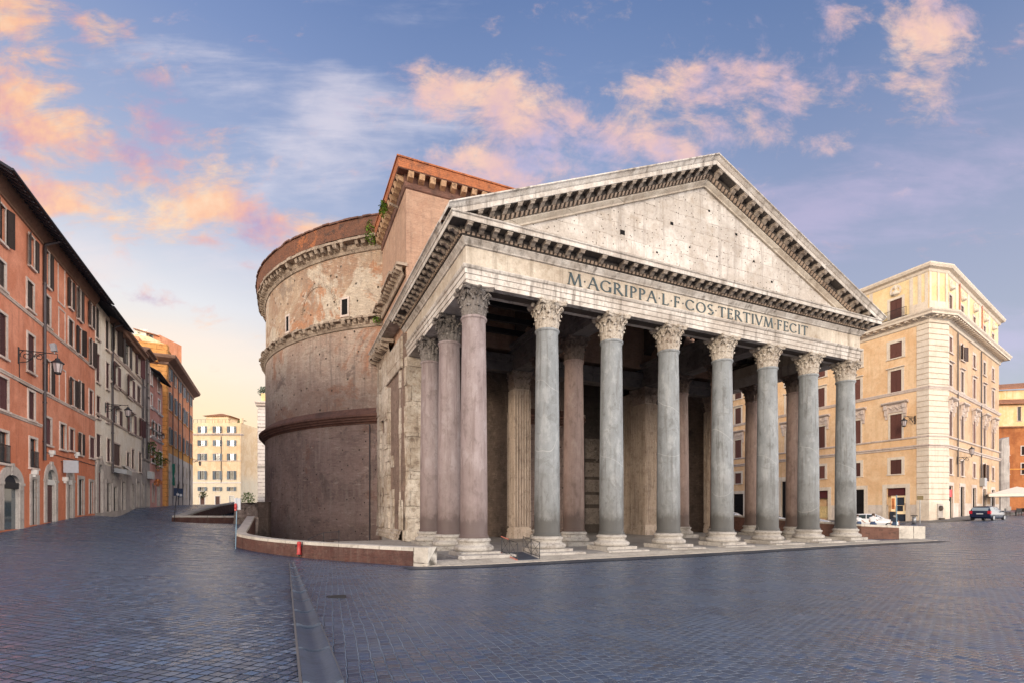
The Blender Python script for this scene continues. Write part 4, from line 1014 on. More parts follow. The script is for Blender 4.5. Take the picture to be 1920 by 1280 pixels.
def ring_cornice(name, z0, z1, out, mat, seed, pitch=.70, miss=.10, rag=.12, big=.40):
    mb = MB(); rnd = random.Random(seed); h = z1-z0; c = Vector((RC[0], RC[1])); a0, a1 = R(148), R(262)
    r0 = RD-.1
    mb.revolve([(r0, z0), (r0+.12, z0+.04), (r0+.20, z0+h*.22), (r0+.26, z0+h*.28), (r0+.28, z0+h*.70), (r0+out*.55, z0+h*.72)], 200, (c.x, c.y, 0), 0, False, a0, a1)
    k = int((a1-a0)*RD/pitch)
    for i in range(k):
        a = a0+(a1-a0)*(i+.5)/k+rnd.uniform(-.0015, .0015)
        nr = Vector((math.cos(a), math.sin(a))); d = Vector((-nr.y, nr.x)); p = c+nr*(r0+.24)
        if rnd.random() > miss:
            w = big*rnd.uniform(.75, 1.15); l = (out-.3)*rnd.uniform(.7, 1.0); za = z0+h*.30*rnd.uniform(.8, 1.3); zb_ = z0+h*.74
            q = lambda s_, o: p+d*s_+nr*o
            P = [q(-w/2, 0), q(w/2, 0), q(w/2*.8, l*.75), q(-w/2*.8, l*.75)]; T = [q(-w/2, 0), q(w/2, 0), q(w/2, l), q(-w/2, l)]
            mb.hexa([(t.x, t.y, za+(.0 if j < 2 else .15)) for j, t in enumerate(P)]+[(t.x, t.y, zb_) for t in T])
        l = out*rnd.uniform(1-rag*2, 1.03); w = pitch*.515; zb_ = z1+rnd.uniform(-rag, rag*.4)
        q = lambda s_, o: c+nr*(r0+o)+d*s_
        P = [q(-w, -.1), q(w, -.1), q(w, l*rnd.uniform(.93, 1.04)), q(-w, l)]
        mb.hexa([(t.x, t.y, z0+h*.73+rnd.uniform(-.03, .03)) for t in P]+[(t.x, t.y, zb_-(.05 if j > 1 else 0)) for j, t in enumerate(P)])
    return mb.build(name, mat, temple)
ring_cornice('drum_middle_cornice', 20.15, 21.15, .78, M_rubble, 5, .66, .12, .16, .44)
ring_cornice('drum_upper_cornice', 27.55, 28.75, 1.0, M_rubble, 6, .80, .03, .05, .46)
at_ = MB()
at_.revolve([(RD+.86, 28.72), (RD+.92, 30.30)], 200, (RC[0], RC[1], 0), 0, True, R(140), R(270))
at_.build('drum_attic', M_attic_dark, temple)
rm = MB(); rnd = random.Random(2); k = 150
for i in range(k):
    a = R(140)+R(130)*(i+.5)/k; nr = Vector((math.cos(a), math.sin(a))); d = Vector((-nr.y, nr.x)); c = Vector(RC)+nr*RD
    w = .215; e = rnd.uniform(.98, 1.10); dz = rnd.uniform(-.05, .05)
    P = [c+d*-w*2-nr*1.2, c+d*w*2-nr*1.2, c+d*w*2+nr*e, c+d*-w*2+nr*e]
    rm.hexa([(t.x, t.y, 30.27+dz) for t in P]+[(t.x, t.y, 30.41+dz+(.25 if j < 2 else 0)) for j, t in enumerate(P)])
rm.build('drum_roof_edge', M_lowcorn, temple)
tp = MB(); tp.revolve([(RD-1.1, 30.55), (RD-3, 31.0), (23, 31.3)], 96, (RC[0], RC[1], 0), 0, True, R(120), R(280)); tp.build('drum_roof', M_tile, temple)
def drum_hit(px, py):
    """where the ray through a pixel meets the drum: angle and height"""
    d = Vector(((px-CX)/F, 1.0)); cx, cy = uv2xy(*RC); r_ = RD-.1
    a = d.dot(d); b = -2*(d.x*cx+d.y*cy); c = cx*cx+cy*cy-r_*r_; t = (-b-math.sqrt(b*b-4*a*c))/2/a
    X, Y = d*t; u = (X-TX)*CA+(Y-TY)*SA; v = -(X-TX)*SA+(Y-TY)*CA
    return math.atan2(v-RC[1], u-RC[0]), zat(py, Y)
def drum_window(px, y0, y1, w, frame=True, mat=M_trim):
    a, zt = drum_hit(px, y0); _, zb_ = drum_hit(px, y1)
    nr = Vector((math.cos(a), math.sin(a))); d = Vector((-nr.y, nr.x)); c = Vector(RC)+nr*(RD-.1)
    def bx(mb, s0, s1, o0, o1, z0, z1):
        P = [c+d*s0+nr*o0, c+d*s1+nr*o0, c+d*s1+nr*o1, c+d*s0+nr*o1]
        mb.hexa([(t.x, t.y, z0) for t in P]+[(t.x, t.y, z1) for t in P])
    mb = MB()
    if frame:
        for s0, s1, z0, z1 in ((-w/2-.16, -w/2, zb_, zt), (w/2, w/2+.16, zb_, zt), (-w/2-.2, w/2+.2, zt, zt+.2), (-w/2-.2, w/2+.2, zb_-.2, zb_)): bx(mb, s0, s1, -.1, .09, z0, z1)
    else: bx(mb, -w/2-.1, w/2+.1, -.1, .05, zt, zt+.15)
    o = mb.build('window', mat, temple)
    p = MB(); bx(p, -w/2, w/2, -.05, .03, zb_, zt); p.build('opening', M_dark, o)
drum_window(540, 594, 622, .62); drum_window(647, 562, 591, .72); drum_window(530, 961, 997, .45, False, M_lowcorn)
# relieving arches showing in the brickwork
for px, py, rr_, wd in ((585, 640, 3.4, .45), (668, 640, 2.9, .45), (595, 540, 2.3, .4)):
    a, z = drum_hit(px, py); ar = MB()
    for i in range(34):
        t0, t1 = PI*i/34+.012, PI*(i+1)/34-.012; v = []
        for r_, off in ((RD-.06, 0), (RD-.03, 1)):
            for (q, t) in ((rr_, t0), (rr_, t1), (rr_+wd, t1), (rr_+wd, t0)):
                aa = a+q*math.cos(t)/RD; v.append((RC[0]+r_*math.cos(aa), RC[1]+r_*math.sin(aa), z-rr_+q*math.sin(t)))
        ar.hexa(v)
    ar.build('relieving_arch', M_brick_up if py < 600 else M_brick_mid, temple)
pp = MB()
for px in (695,):
    a, z = drum_hit(px, 800); nr = Vector((math.cos(a), math.sin(a))); q = Vector(RC)+nr*(RD+.09)
    pp.tube([(q.x, q.y, -.8), (q.x, q.y, 10.7)], .055, 8)
pp.build('drainpipe', M_pipe, temple)
# ------------------------------------------------------------------ street fronts
class Fac:
    """a facade plane: origin, walking direction; the outside is to the right of the walker. Local x along, y inwards, z up"""
    def __init__(s, ox, oy, dx, dy): L = math.hypot(dx, dy); s.ox, s.oy, s.dx, s.dy = ox, oy, dx/L, dy/L
    def t(s, px): k = (px-CX)/F; return (k*s.oy-s.ox)/(s.dx-k*s.dy)
    def z(s, py, px): return zat(py, s.oy+s.dy*s.t(px))
    def ang(s): return math.atan2(s.dy, s.dx)
    def xy(s, t, o=0.0): return s.ox+s.dx*t+s.dy*o, s.oy+s.dy*t-s.dx*o
    def to(s, other):
        """transform from this facade's local axes into another facade's local axes"""
        def f(x, y, z):
            X, Y = s.ox+s.dx*x-s.dy*y, s.oy+s.dy*x+s.dx*y
            X -= other.ox; Y -= other.oy
            return (X*other.dx+Y*other.dy, -X*other.dy+Y*other.dx, z)
        return f
def wall_holes(mb, x0, x1, z0, z1, holes, depth=.42, mi=0, z0b=None):
    """wall sheet at y = 0 with real openings and their reveals"""
    hs = [(max(x0, a), min(x1, b), max(z0, c), min(z1, d)) for a, b, c, d in holes if b > x0 and a < x1 and d > z0 and c < z1]
    xs = sorted({x0, x1, *[h[0] for h in hs], *[h[1] for h in hs]}); zs = sorted({z0, z1, *[h[2] for h in hs], *[h[3] for h in hs]})
    for i in range(len(xs)-1):
        cx = (xs[i]+xs[i+1])/2; run = None
        for j in range(len(zs)-1):
            cz = (zs[j]+zs[j+1])/2
            if any(a < cx < b and c < cz < d for a, b, c, d in hs):
                if run is not None: mb.add([(xs[i],0,run),(xs[i+1],0,run),(xs[i+1],0,zs[j]),(xs[i],0,zs[j])], [(0,1,2,3)], mi); run = None
            elif run is None: run = zs[j]
        if run is not None: mb.add([(xs[i],0,run),(xs[i+1],0,run),(xs[i+1],0,z1),(xs[i],0,z1)], [(0,1,2,3)], mi)
    for a, b, c, d in hs:
        mb.add([(a,0,c),(a,depth,c),(a,depth,d),(a,0,d)], [(0,1,2,3)], mi); mb.add([(b,0,c),(b,0,d),(b,depth,d),(b,depth,c)], [(0,1,2,3)], mi)
        mb.add([(a,0,d),(a,depth,d),(b,depth,d),(b,0,d)], [(0,1,2,3)], mi); mb.add([(a,0,c),(b,0,c),(b,depth,c),(a,depth,c)], [(0,1,2,3)], mi)
class Bld:
    """a house: empty at the facade origin, windows cut into its wall sheets"""
    def __init__(s, name, label, f, group=None):
        s.f = f; s.o = empty(name, (f.ox, f.oy, 0), f.ang(), label, 'building', group); s.holes = []; s.xf = None; s.rn = random.Random(len(label))
    def mb(s): return MB(s.xf)
    def leaf(s, mb, a, b, y0, y1, z0, z1):
        mb.box(a, b, y0, y1, z0, z1)
        e = min(.07, (b-a)*.2); yo = y0-.018
        for (p, q, r_, u) in ((a, a+e, z0, z1), (b-e, b, z0, z1), (a+e, b-e, z0, z0+e), (a+e, b-e, z1-e, z1), (a+e, b-e, (z0+z1)/2-e/2, (z0+z1)/2+e/2)): mb.box(p, q, yo, y0, r_, u)
    def frame(s, t0, t1, z0, z1, w, trim, name='window', sill=True, top=None, lining=0):
        mb = s.mb(); pr = .055
        if lining: mb.box(t0-.01, t0+.05, .06, lining, z0, z1-.05); mb.box(t1-.05, t1+.01, .06, lining, z0, z1-.05); mb.box(t0-.01, t1+.01, .06, lining, z1-.05, z1+.01)
        mb.box(t0-w, t0, -pr, .06, z0, z1); mb.box(t1, t1+w, -pr, .06, z0, z1); mb.box(t0-w, t1+w, -pr-.004, .06, z1, z1+w)
        if sill: mb.box(t0-w-.05, t1+w+.05, -pr-.09, .06, z0-.13, z0)
        if top: mb.box(t0-w-.1, t1+w+.1, -.24, .02, z1+w, z1+w+.10)
        return mb.build(name, trim, s.o)
    def win(s, kind, px0, px1, y0, y1, sh=None, trim=None, w=.13, glass=None, name='window', top=None, lw=None, sill=True, tz=None):
        f = s.f
        if tz: t0, t1, z0, z1 = tz
        else:
            t0, t1 = f.t(px0), f.t(px1); pm = (px0+px1)/2; z1, z0 = f.z(y0, pm), f.z(y1, pm)
        trim = trim or M_trim; sh = sh or M_shut_dark
        if kind == 'blind':
            mb = s.mb(); e = .1
            for a, b, c, d in ((t0-e, t0, z0-e, z1+e), (t1, t1+e, z0-e, z1+e), (t0, t1, z1, z1+e), (t0, t1, z0-e, z0)): mb.box(a, b, -.04, .02, c, d)
            return mb.build('blind_window', trim, s.o)
        s.holes.append((t0, t1, z0, z1))
        fr = s.frame(t0, t1, z0, z1, w, trim, name, sill and kind != 'door', top, .16 if kind == 'door' else 0)
        gm = s.mb()
        if kind in ('shut', 'roller'):
            c = (t0+t1)/2
            if kind == 'shut': s.leaf(gm, t0, c-.012, .05, .11, z0, z1); s.leaf(gm, c+.012, t1, .05, .11, z0, z1); gm.build('shutter', sh, fr)
            else: gm.box(t0, t1, .10, .15, z0, z1); gm.build('roller_shutter', sh, fr)
        else:
            if kind == 'void': return fr
            yd = .13 if kind == 'door' else .15
            gm.box(t0, t1, yd, yd+.03, z0, z1); gm.build('pane' if kind != 'door' else 'door_leaf', glass or (M_dark if kind == 'door' else M_glass), fr)
            if kind != 'door':
                sm = s.mb(); c = (t0+t1)/2
                for a, b, q, d in ((t0, t0+.07, z0, z1), (t1-.07, t1, z0, z1), (c-.05, c+.05, z0, z1), (t0+.07, c-.05, z1-.07, z1), (c+.05, t1-.07, z1-.07, z1), (t0+.07, c-.05, z0+(z1-z0)*.62, z0+(z1-z0)*.62+.05), (c+.05, t1-.07, z0+(z1-z0)*.62, z0+(z1-z0)*.62+.05)): sm.box(a, b, .11, .149, q, d)
                sm.build('sash', M_trim if glass is M_glassb else M_shut_dark, fr)
        if kind == 'open':
            q = lw or (t1-t0)*.55
            for a, b in ((t0-q-.02, t0-.02), (t1+.02, t1+.02+q)):
                hx = b if a < t0 else a; an_ = s.rn.choice((0, 0, .1, .2, .34))*(1 if a < t0 else -1); xf0 = s.xf; ca_, sa_ = math.cos(an_), math.sin(an_)
                def sw(x, y, z, hx=hx, ca_=ca_, sa_=sa_, xf0=xf0): X, Y = x-hx, y+.075; q = (hx+X*ca_-Y*sa_, -.075+X*sa_+Y*ca_, z); return xf0(*q) if xf0 else q
                k = MB(sw); s.leaf(k, a, b, -.12, -.075, z0, z1); k.build('shutter', sh, fr)
        if kind == 'rail':
            k = s.mb(); n_ = max(5, int((t1-t0)/.11))
            for i in range(n_+1): x = t0+(t1-t0)*i/n_; k.box(x-.01, x+.01, -.13, -.11, z0, z0+1.0)
            k.box(t0-.05, t1+.05, -.14, -.10, z0+1.0, z0+1.04); k.box(t0-.05, t1+.05, -.14, -.10, z0+.06, z0+.10); k.build('railing', M_iron, fr)
        return fr
    def wall(s, t0, t1, z0, z1, mat, depth=9, holes=True, name='wall', ret=False, split=None):
        """facade sheet with openings, side walls and back"""
        mb = s.mb()
        if split: wall_holes(mb, t0, t1, z0, split[0], s.holes, .42, 1); wall_holes(mb, t0, t1, split[0], z1, s.holes, .42, 0)
        else: wall_holes(mb, t0, t1, z0, z1, s.holes if holes else [])
        mb.add([(t0,0,z0),(t0,0,z1),(t0,depth,z1),(t0,depth,z0)], [(0,1,2,3)]); mb.add([(t1,0,z0),(t1,depth,z0),(t1,depth,z1),(t1,0,z1)], [(0,1,2,3)])
        mb.add([(t0,depth,z0),(t0,depth,z1),(t1,depth,z1),(t1,depth,z0)], [(0,1,2,3)]); mb.add([(t0,0,z1),(t1,0,z1),(t1,depth,z1),(t0,depth,z1)], [(0,1,2,3)])
        mb.add([(t0,.9,z0),(t1,.9,z0),(t1,.9,z1),(t0,.9,z1)], [(0,1,2,3)])
        return mb.build(name, [mat, split[1]] if split else mat, s.o)
    def course(s, t0, t1, z, h, out, mat, name='string_course', prof=None):
        mb = s.mb(); pr = prof or [(0, 0), (out*.6, h*.15), (out*.7, h*.5), (out, h*.7), (out, h), (-.02, h+.03)]
        mb.sweep([(o, z+dz) for o, dz in pr], [(t0, 0), (t1, 0)])
        for x in (t0, t1): mb.add([(x, -o, z+dz) for o, dz in pr]+[(x, .05, z)], [tuple(range(len(pr)+1))])
        return mb.build(name, mat, s.o)
    def eave(s, t0, t1, z, out, under, roof=None, pitch=.55, rise=3.0, depth=9):
        """roof slab whose eaves overhang on rafters"""
        roof = roof or M_tile
        mb = s.mb(); sl_ = rise/depth*2
        mb.hexa([(t0, -out, z), (t1, -out, z), (t1, depth/2, z+rise), (t0, depth/2, z+rise), (t0, -out, z+.12), (t1, -out, z+.12), (t1, depth/2, z+rise+.12), (t0, depth/2, z+rise+.12)])
        mb.hexa([(t0, depth/2, z+rise), (t1, depth/2, z+rise), (t1, depth, z+.4), (t0, depth, z+.4), (t0, depth/2, z+rise+.12), (t1, depth/2, z+rise+.12), (t1, depth, z+.52), (t0, depth, z+.52)])
        r_ = mb.build('roof', roof, s.o)
        k = s.mb(); n_ = int((t1-t0)/pitch); g = rise/(depth/2+out)
        for i in range(n_): x = t0+(i+.5)*(t1-t0)/n_; k.hexa([(x-.05, -out+.05, z-.11), (x+.05, -out+.05, z-.11), (x+.05, .3, z+g*(out+.3)-.11), (x-.05, .3, z+g*(out+.3)-.11), (x-.05, -out+.05, z-.0), (x+.05, -out+.05, z), (x+.05, .3, z+g*(out+.3)), (x-.05, .3, z+g*(out+.3))])
        k.build('rafters', under, r_)
        b = s.mb(); b.hexa([(t0, -out+.01, z-.02), (t1, -out+.01, z-.02), (t1, .3, z+g*(out+.3)-.02), (t0, .3, z+g*(out+.3)-.02), (t0, -out+.01, z-.004), (t1, -out+.01, z-.004), (t1, .3, z+g*(out+.3)-.004), (t0, .3, z+g*(out+.3)-.004)]); b.build('eave_boards', under, r_)
        gq = s.mb(); gq.tube([(t0, -out-.05, z+.04), (t1, -out-.05, z+.04)], .075, 8); gq.build('gutter_pipe', M_slate, r_)
        return r_
    def pipe(s, px, z0, z1, head=None, r_=.065, t=None):
        x = s.f.t(px) if t is None else t; mb = s.mb(); pts = [(x, -.13, z0), (x, -.13, z1)]
        if head: pts += [(x, -.16, z1+.12), (x, -head, z1+.5)]
        mb.tube(pts, r_, 8)
        for k in range(int((z1-z0)/2.6)): mb.tube([(x, -.13, z0+1.2+k*2.6), (x, -.13, z0+1.3+k*2.6)], r_*1.35, 8)
        return mb.build('drainpipe', M_pipe, s.o)
    def arch(s, px0, px1, ytop, yspring, ybase, w, trim, fill, transom=None, glass=None, name='shop_door'):
        """arched doorway: stone surround built up in voussoirs, leaf below, fanlight above"""
        f = s.f; t0, t1 = f.t(px0), f.t(px1); pm = (px0+px1)/2; zt, zs, zb_ = f.z(ytop, pm), f.z(yspring, pm), f.z(ybase, pm)-.15
        c, r_, h = (t0+t1)/2, (t1-t0)/2, zt-zs; n_ = 14
        s.holes.append((t0, t1, zb_, zt)); mb = s.mb()
        mb.box(t0-w, t0, -.07, .2, zb_, zs); mb.box(t1, t1+w, -.07, .2, zb_, zs)
        P = lambda a, k: (c-(r_+k)*math.cos(a), zs+(h+k)*math.sin(a))
        for i in range(n_):
            a0, a1 = PI*i/n_, PI*(i+1)/n_; A, B, C, D = P(a0, 0), P(a1, 0), P(a1, w), P(a0, w)
            mb.hexa([(A[0], -.075, A[1]), (B[0], -.075, B[1]), (B[0], .2, B[1]), (A[0], .2, A[1]), (D[0], -.075, D[1]), (C[0], -.075, C[1]), (C[0], .05, C[1]), (D[0], .05, D[1])])
            mb.add([(A[0], .02, A[1]), (B[0], .02, B[1]), (B[0], .02, zt+.01), (A[0], .02, zt+.01)], [(0,1,2,3)])
        mb.box(t0-.01, t0+.06, .0, .18, zb_, zs); mb.box(t1-.06, t1+.01, .0, .18, zb_, zs)
        mb.box(c-.16, c+.16, -.13, .02, zt-.02, zt+w+.12); mb.box(t0-w-.06, t0+.0, -.11, .02, zs-.1, zs+.06); mb.box(t1, t1+w+.06, -.11, .02, zs-.1, zs+.06)
        o = mb.build(name, trim, s.o)
        mb = None; lf = s.mb(); lf.box(t0, t1, .13, .17, zb_, zs-(.0 if transom is None else .25)); lf.build('door_leaf', fill, o)
        fn = s.mb(); fn.box(t0, t1, .12, .15, zs-.02, zt); fn.build('fanlight', glass or M_glass, o)
        if transom: tm = s.mb(); tm.box(t0-.02, t1+.02, -.02, .15, zs-.3, zs+.06); tm.build('transom', transom, o)
        return o

_a = math.atan((960-498.5)/F)
FL = Fac(at(22, 29), 29, -math.sin(_a), math.cos(_a))
def base_z(f, t): x, y = f.xy(t); return gz(x, y)
# --- salmon house
A = Bld('salmon_house', 'salmon stuccoed house nearest on the left street with dark overhanging eaves and tall drainpipe', FL)
tA0, tA1 = -7.5, FL.t(178)
top = [('open', -5, 9, 384, 454), ('open', 53.5, 63.5, 445, 502), ('open', 83, 91.8, 471, 537), ('blind', 109, 120.5, 499, 570), ('open', 128.5, 134, 526, 578), ('open', 144.5, 151, 543, 600), ('open', 166.8, 172.3, 569.5, 613),
       ('shut', -3, 8.7, 491, 541), ('shut', 50, 62, 530, 581.5), ('shut', 83, 93.2, 556, 611), ('blind', 110, 121, 583, 637), ('shut', 128, 137, 601, 650), ('open', 145.5, 151.8, 615.6, 664), ('open', 167.3, 172.6, 638, 685),
       ('shut', -3, 11, 589, 668), ('shut', 51, 63.5, 629, 697), ('open', 85, 94, 676, 736), ('blind', 111, 122, 693, 752), ('open', 131.5, 138.5, 709.5, 760), ('open', 147.3, 151.5, 715, 767), ('shut', 166.6, 173.6, 732, 777),
       ('shut', -3, 13.5, 707.6, 767.6), ('shut', 52.5, 63.8, 734, 786.4), ('shut', 84, 95, 783.5, 833), ('glass', 112, 122.4, 795, 841.6), ('shut', 130, 138, 804, 844), ('open', 148, 152.9, 812, 852), ('shut', 167.8, 177, 820, 858),
       ('rail', -3, 13.8, 809, 867), ('rail', 55, 68, 822, 876)]
for k, (kd, a, b, c, d) in enumerate(top):
    br_ = kd == 'open' and k % 3 != 0
    A.win(kd, a, b, c, d, sh=M_shut_plum if k >= 14 and kd == 'shut' else (M_shut_brown if k in (15, 22, 23, 25) else M_shut_dark), glass=M_glassb if br_ else (M_curtain if k in (2, 16) else M_glass), w=.15 if kd != 'open' else .11)
A.arch(5, 35, 889, 905, 987, .55, M_portal, M_glass, M_iron, M_slate, 'shop_window')
A.arch(86.5, 102.6, 879, 900, 974, .42, M_portal, M_roller, M_whiteplastic); A.arch(127, 135, 884.6, 900, 969, .42, M_portal, M_roller, M_whiteplastic)
A.win('door', 59, 69, 897.5, 983, trim=M_portal, w=.3); A.win('door', 147, 156, 897, 965, trim=M_portal, w=.25); A.win('door', 167.6, 174.6, 902, 962, trim=M_portal, w=.2)
A.wall(tA0, tA1, -1, 20.9, M_salmon)
A.course(tA0, tA1, 14.5, .2, .1, M_trim); A.course(tA0, tA1, 10.1, .22, .1, M_trim); A.course(tA0, FL.t(77), 7.85, .22, .1, M_trim)
cv = MB(); cv.sweep([(0, 19.95), (.09, 19.98), (.09, 20.1), (.05, 20.13), (.16, 20.25), (.34, 20.55), (.42, 20.9)], [(tA0, 0), (tA1, 0)]); cv.build('eave_cove', M_eave, A.o)
FO = Fac(*FL.xy(0, 1.2), FL.dx, FL.dy)
A.eave(FO.t(21), tA1+.2, 20.42, 1.2, M_rafter, M_slate)
A.pipe(79.5, FL.z(862, 79.5), 19.9, .95, .085)
for px, y in ((92.5, 847), (140, 850), (59.5, 884), (118, 897)):
    k = MB(); x, z = FL.t(px), FL.z(y, px); k.box(x-.12, x+.12, -.3, 0, z-.14, z+.14); k.box(x-.05, x+.05, -.2, -.05, z-.3, z-.14); k.build('wall_fitting', M_whiteplastic, A.o)
cb = MB(); pts = [(FL.t(px), -.03, FL.z(y, px)) for px, y in ((82, 846), (100, 851), (125, 858), (150, 864), (177, 872))]; cb.tube(pts, .025, 5); pts = [(FL.t(px), -.03, FL.z(y, px)) for px, y in ((35, 680), (35.5, 716), (50, 724), (77, 737))]; cb.tube(pts, .02, 5); cb.build('cable', M_iron, A.o)
# --- cream house
Bh = Bld('cream_house', 'cream stuccoed house with brown shutters and arched stone portal between salmon and grey houses', FL)
t0, tm, t1 = FL.t(178), FL.t(206), FL.t(265)
for a, b, c, d in ((179, 186, 579, 635.6), (179.5, 186.3, 663, 716), (180, 187, 742, 783), (180, 188.5, 814, 857), (197, 203.8, 601, 655), (198, 204, 680, 729), (198.5, 204.5, 754, 791), (200, 206, 822, 864)):
    Bh.win('shut', a, b, c, d, sh=M_shut_dark if c < 660 else M_shut_plum, w=.07)
for a, b, c, d in ((210.3, 218.5, 612, 661), (210.5, 220, 683, 725), (212.5, 223, 765, 794), (233.5, 242, 643, 686), (237.5, 247.5, 708, 745.6), (240.5, 250.5, 775, 811), (256.5, 262.5, 668, 704), (260.3, 264, 786, 818)):
    Bh.win('open', a, b, c, d, sh=M_shut_dark if c < 660 else M_shut_plum, w=.12, top=True, lw=.75, glass=M_glassb if b % 2 else M_glass)
for a, b, c, d in ((212.5, 225, 832, 872), (237, 241.8, 848, 879), (246.5, 251, 842, 878), (260, 264.5, 848, 884), (256.5, 263, 724, 756)): Bh.win('shut', a, b, c, d, sh=M_shut_brown, w=.14)
Bh.arch(183.5, 192, 869, 884, 957, .6, M_portal, M_roller, None, M_glass, 'portal')
for a, b, c, d in ((200, 207, 904, 958), (212.5, 219, 912, 957), (228.5, 234, 903, 955), (246.5, 250.5, 906, 953), (256.5, 260.5, 902, 950)): Bh.win('door', a, b, c, d, trim=M_portal, w=.35, glass=M_slate if a > 225 else M_dark)
Bh.wall(t0, t1, -1, 20.5, M_cream, split=(6.6, M_portal))
Bh.course(tm, t1, 17.25, .25, .14, M_trim); Bh.course(tm, t1, 14.5, .22, .16, M_trim); Bh.course(t0, t1, 10.72, .22, .13, M_trim); Bh.course(tm, t1, 20.1, .7, .75, M_eave, 'cornice')
Bh.eave(t0+.25, FL.t(221), 20.25, 1.2, M_rafter, M_slate); Bh.pipe(208.3, FL.z(886, 208), 19.7, .9, .085)
k = MB(); k.box(FL.t(225), t1, .5, 6, 20.3, 22.0); k.build('roof_parapet', M_cream, Bh.o)
k = MB(); x0, x1 = FL.t(211), FL.t(222); k.hexa([(x0, -1.1, 5.9), (x1, -1.1, 5.9), (x1, 0, 6.1), (x0, 0, 6.1), (x0, -1.1, 6.35), (x1, -1.1, 6.35), (x1, 0, 6.5), (x0, 0, 6.5)]); k.build('shop_canopy', M_steel, Bh.o)
k = MB(); x0, x1 = FL.t(229), FL.t(240); k.hexa([(x0, -.9, 6.3), (x1, -.9, 6.3), (x1, 0, 7.0), (x0, 0, 7.0), (x0, -.9, 6.4), (x1, -.9, 6.4), (x1, 0, 7.1), (x0, 0, 7.1)]); k.build('door_hood', M_portal, Bh.o)
# --- narrow grey house
Ch = Bld('grey_house', 'narrow grey house with many drainpipes squeezed between the cream and rose houses', FL)
t0, t1 = FL.t(265), FL.t(281)
for a, b, c, d in ((268, 270.5, 690, 722), (274.5, 278, 674, 698), (275, 279, 716, 742), (274.8, 278, 766, 792), (268, 270.5, 766, 792), (268, 271, 828, 858), (276, 280, 828, 862)): Ch.win('glass', a, b, c, d, w=.1, trim=M_portal)
for a, b, c, d in ((266.5, 269.5, 906, 948), (276, 279.5, 912, 948)): Ch.win('door', a, b, c, d, trim=M_portal, w=.3)
Ch.wall(t0+.01, t1, -1, 21.6, M_greywall); Ch.course(t0, t1, 21.2, .6, .8, M_eave, 'cornice'); Ch.course(t0, t1, 8.4, .2, .15, M_portal)
for px in (266, 273.5): Ch.pipe(px, FL.z(860, px), 21.0)
k = MB(); k.box(FL.t(276), FL.t(281), -.5, 0, 6.3, 7.2); k.build('shop_canopy', M_steel, Ch.o)
# --- rose house
Dh = Bld('rose_house', 'small rose pink house with white window frames and flower boxes below the orange palazzo', FL)
t0, t1 = FL.t(281), FL.t(304.5)
for a, b, c, d in ((282.3, 285.3, 694, 721), (295.8, 299, 711, 735), (282.5, 285.5, 739, 765), (296.5, 300, 750, 776)): Dh.win('glass', a, b, c, d, w=.22, trim=M_white)
Dh.win('open', 285, 290, 790, 816, sh=M_shut_dark, trim=M_white, w=.2, lw=.9); Dh.win('shut', 296.5, 300.5, 797, 822, sh=M_shut_plum, trim=M_white, w=.2); Dh.win('glass', 284, 290.5, 840, 867, trim=M_white, w=.2); Dh.win('shut', 298.5, 303.5, 847, 873, sh=M_shut_dark, trim=M_white, w=.16)
Dh.win('door', 285.3, 288.6, 908, 941, trim=M_portal, w=.2); Dh.arch(295, 298.6, 906, 914, 946, .35, M_portal, M_slate)
Dh.wall(t0+.01, t1, -1, 20.2, M_rose)
Dh.course(t0, t1, 15.55, .25, .16, M_white); Dh.course(t0, t1, 12.75, .25, .16, M_white); Dh.course(t0, t1, FL.z(822, 292)-.3, .25, .2, M_white)
Dh.eave(t0, t1+.3, 20.1, .95, M_slate, M_slate)
# --- orange palazzo
_a2 = math.atan((960-514)/F); FE = Fac(at(312.8, 74), 74, -math.sin(_a2), math.cos(_a2))
Eh = Bld('orange_palazzo', 'tall orange palazzo with rusticated ochre corner, roof terrace and green netting at its foot', FE)
tE = FE.t(361.5)
cols = (317.5, 327.5, 335.5, 343.2, 349.8, 356.8)
for k, px in enumerate(cols):
    t = FE.t(px)
    for z0, z1, kd in ((22.1, 23.9, 'open'), (17.6, 20.0, 'open'), (12.35, 14.75, 'open')): Eh.win(kd, 0, 0, 0, 0, sh=M_shut_blue, w=.1, lw=.42, glass=M_glassb if (k+int(z0)) % 2 else M_glass, tz=(t-.5, t+.5, z0, z1), top=(z0 < 20))
    Eh.win('glass', 0, 0, 0, 0, w=.2, trim=M_palebase, tz=(t-.5, t+.5, 8.3, 9.9)); Eh.win('glass', 0, 0, 0, 0, w=.2, trim=M_palebase, tz=(t-.55, t+.55, 4.6, 7.0))
w_ = MB(); wall_holes(w_, 1.0, tE, 12.27, 25, Eh.holes); wall_holes(w_, .0, tE, 11.02, 12.27, [], .2, 1); wall_holes(w_, .9, tE, 1, 11.02, Eh.holes, .2, 2)
w_.box(.0, tE, 1.0, 12, 1, 25); w_.add([(tE,0,1),(tE,12,1),(tE,12,25),(tE,0,25)], [(0,1,2,3)])
Eh_w = w_.build('wall', [M_orange, M_ochreband, M_palebase], Eh.o)
q = MB(); q.box(-.0, .98, -.06, 1.2, 1, 25); q.box(-.07, 0, .0, 12, 1, 25.0); q.build('rusticated_corner', M_rustic, Eh.o)
ec = MB(); ec.sweep([(0, 23.9), (.15, 24.0), (.2, 24.3), (.5, 24.45), (1.1, 24.75), (1.25, 25.05), (1.25, 25.2), (-.5, 25.3)], [(-.07, 12), (-.07, -.06), (tE, -.06)]); ec.build('cornice', M_eave, Eh.o)
cb = MB()
for i in range(9): cb.box(-.9, -.07, 1.0+i*1.25, 1.5+i*1.25, 24.1, 24.6)
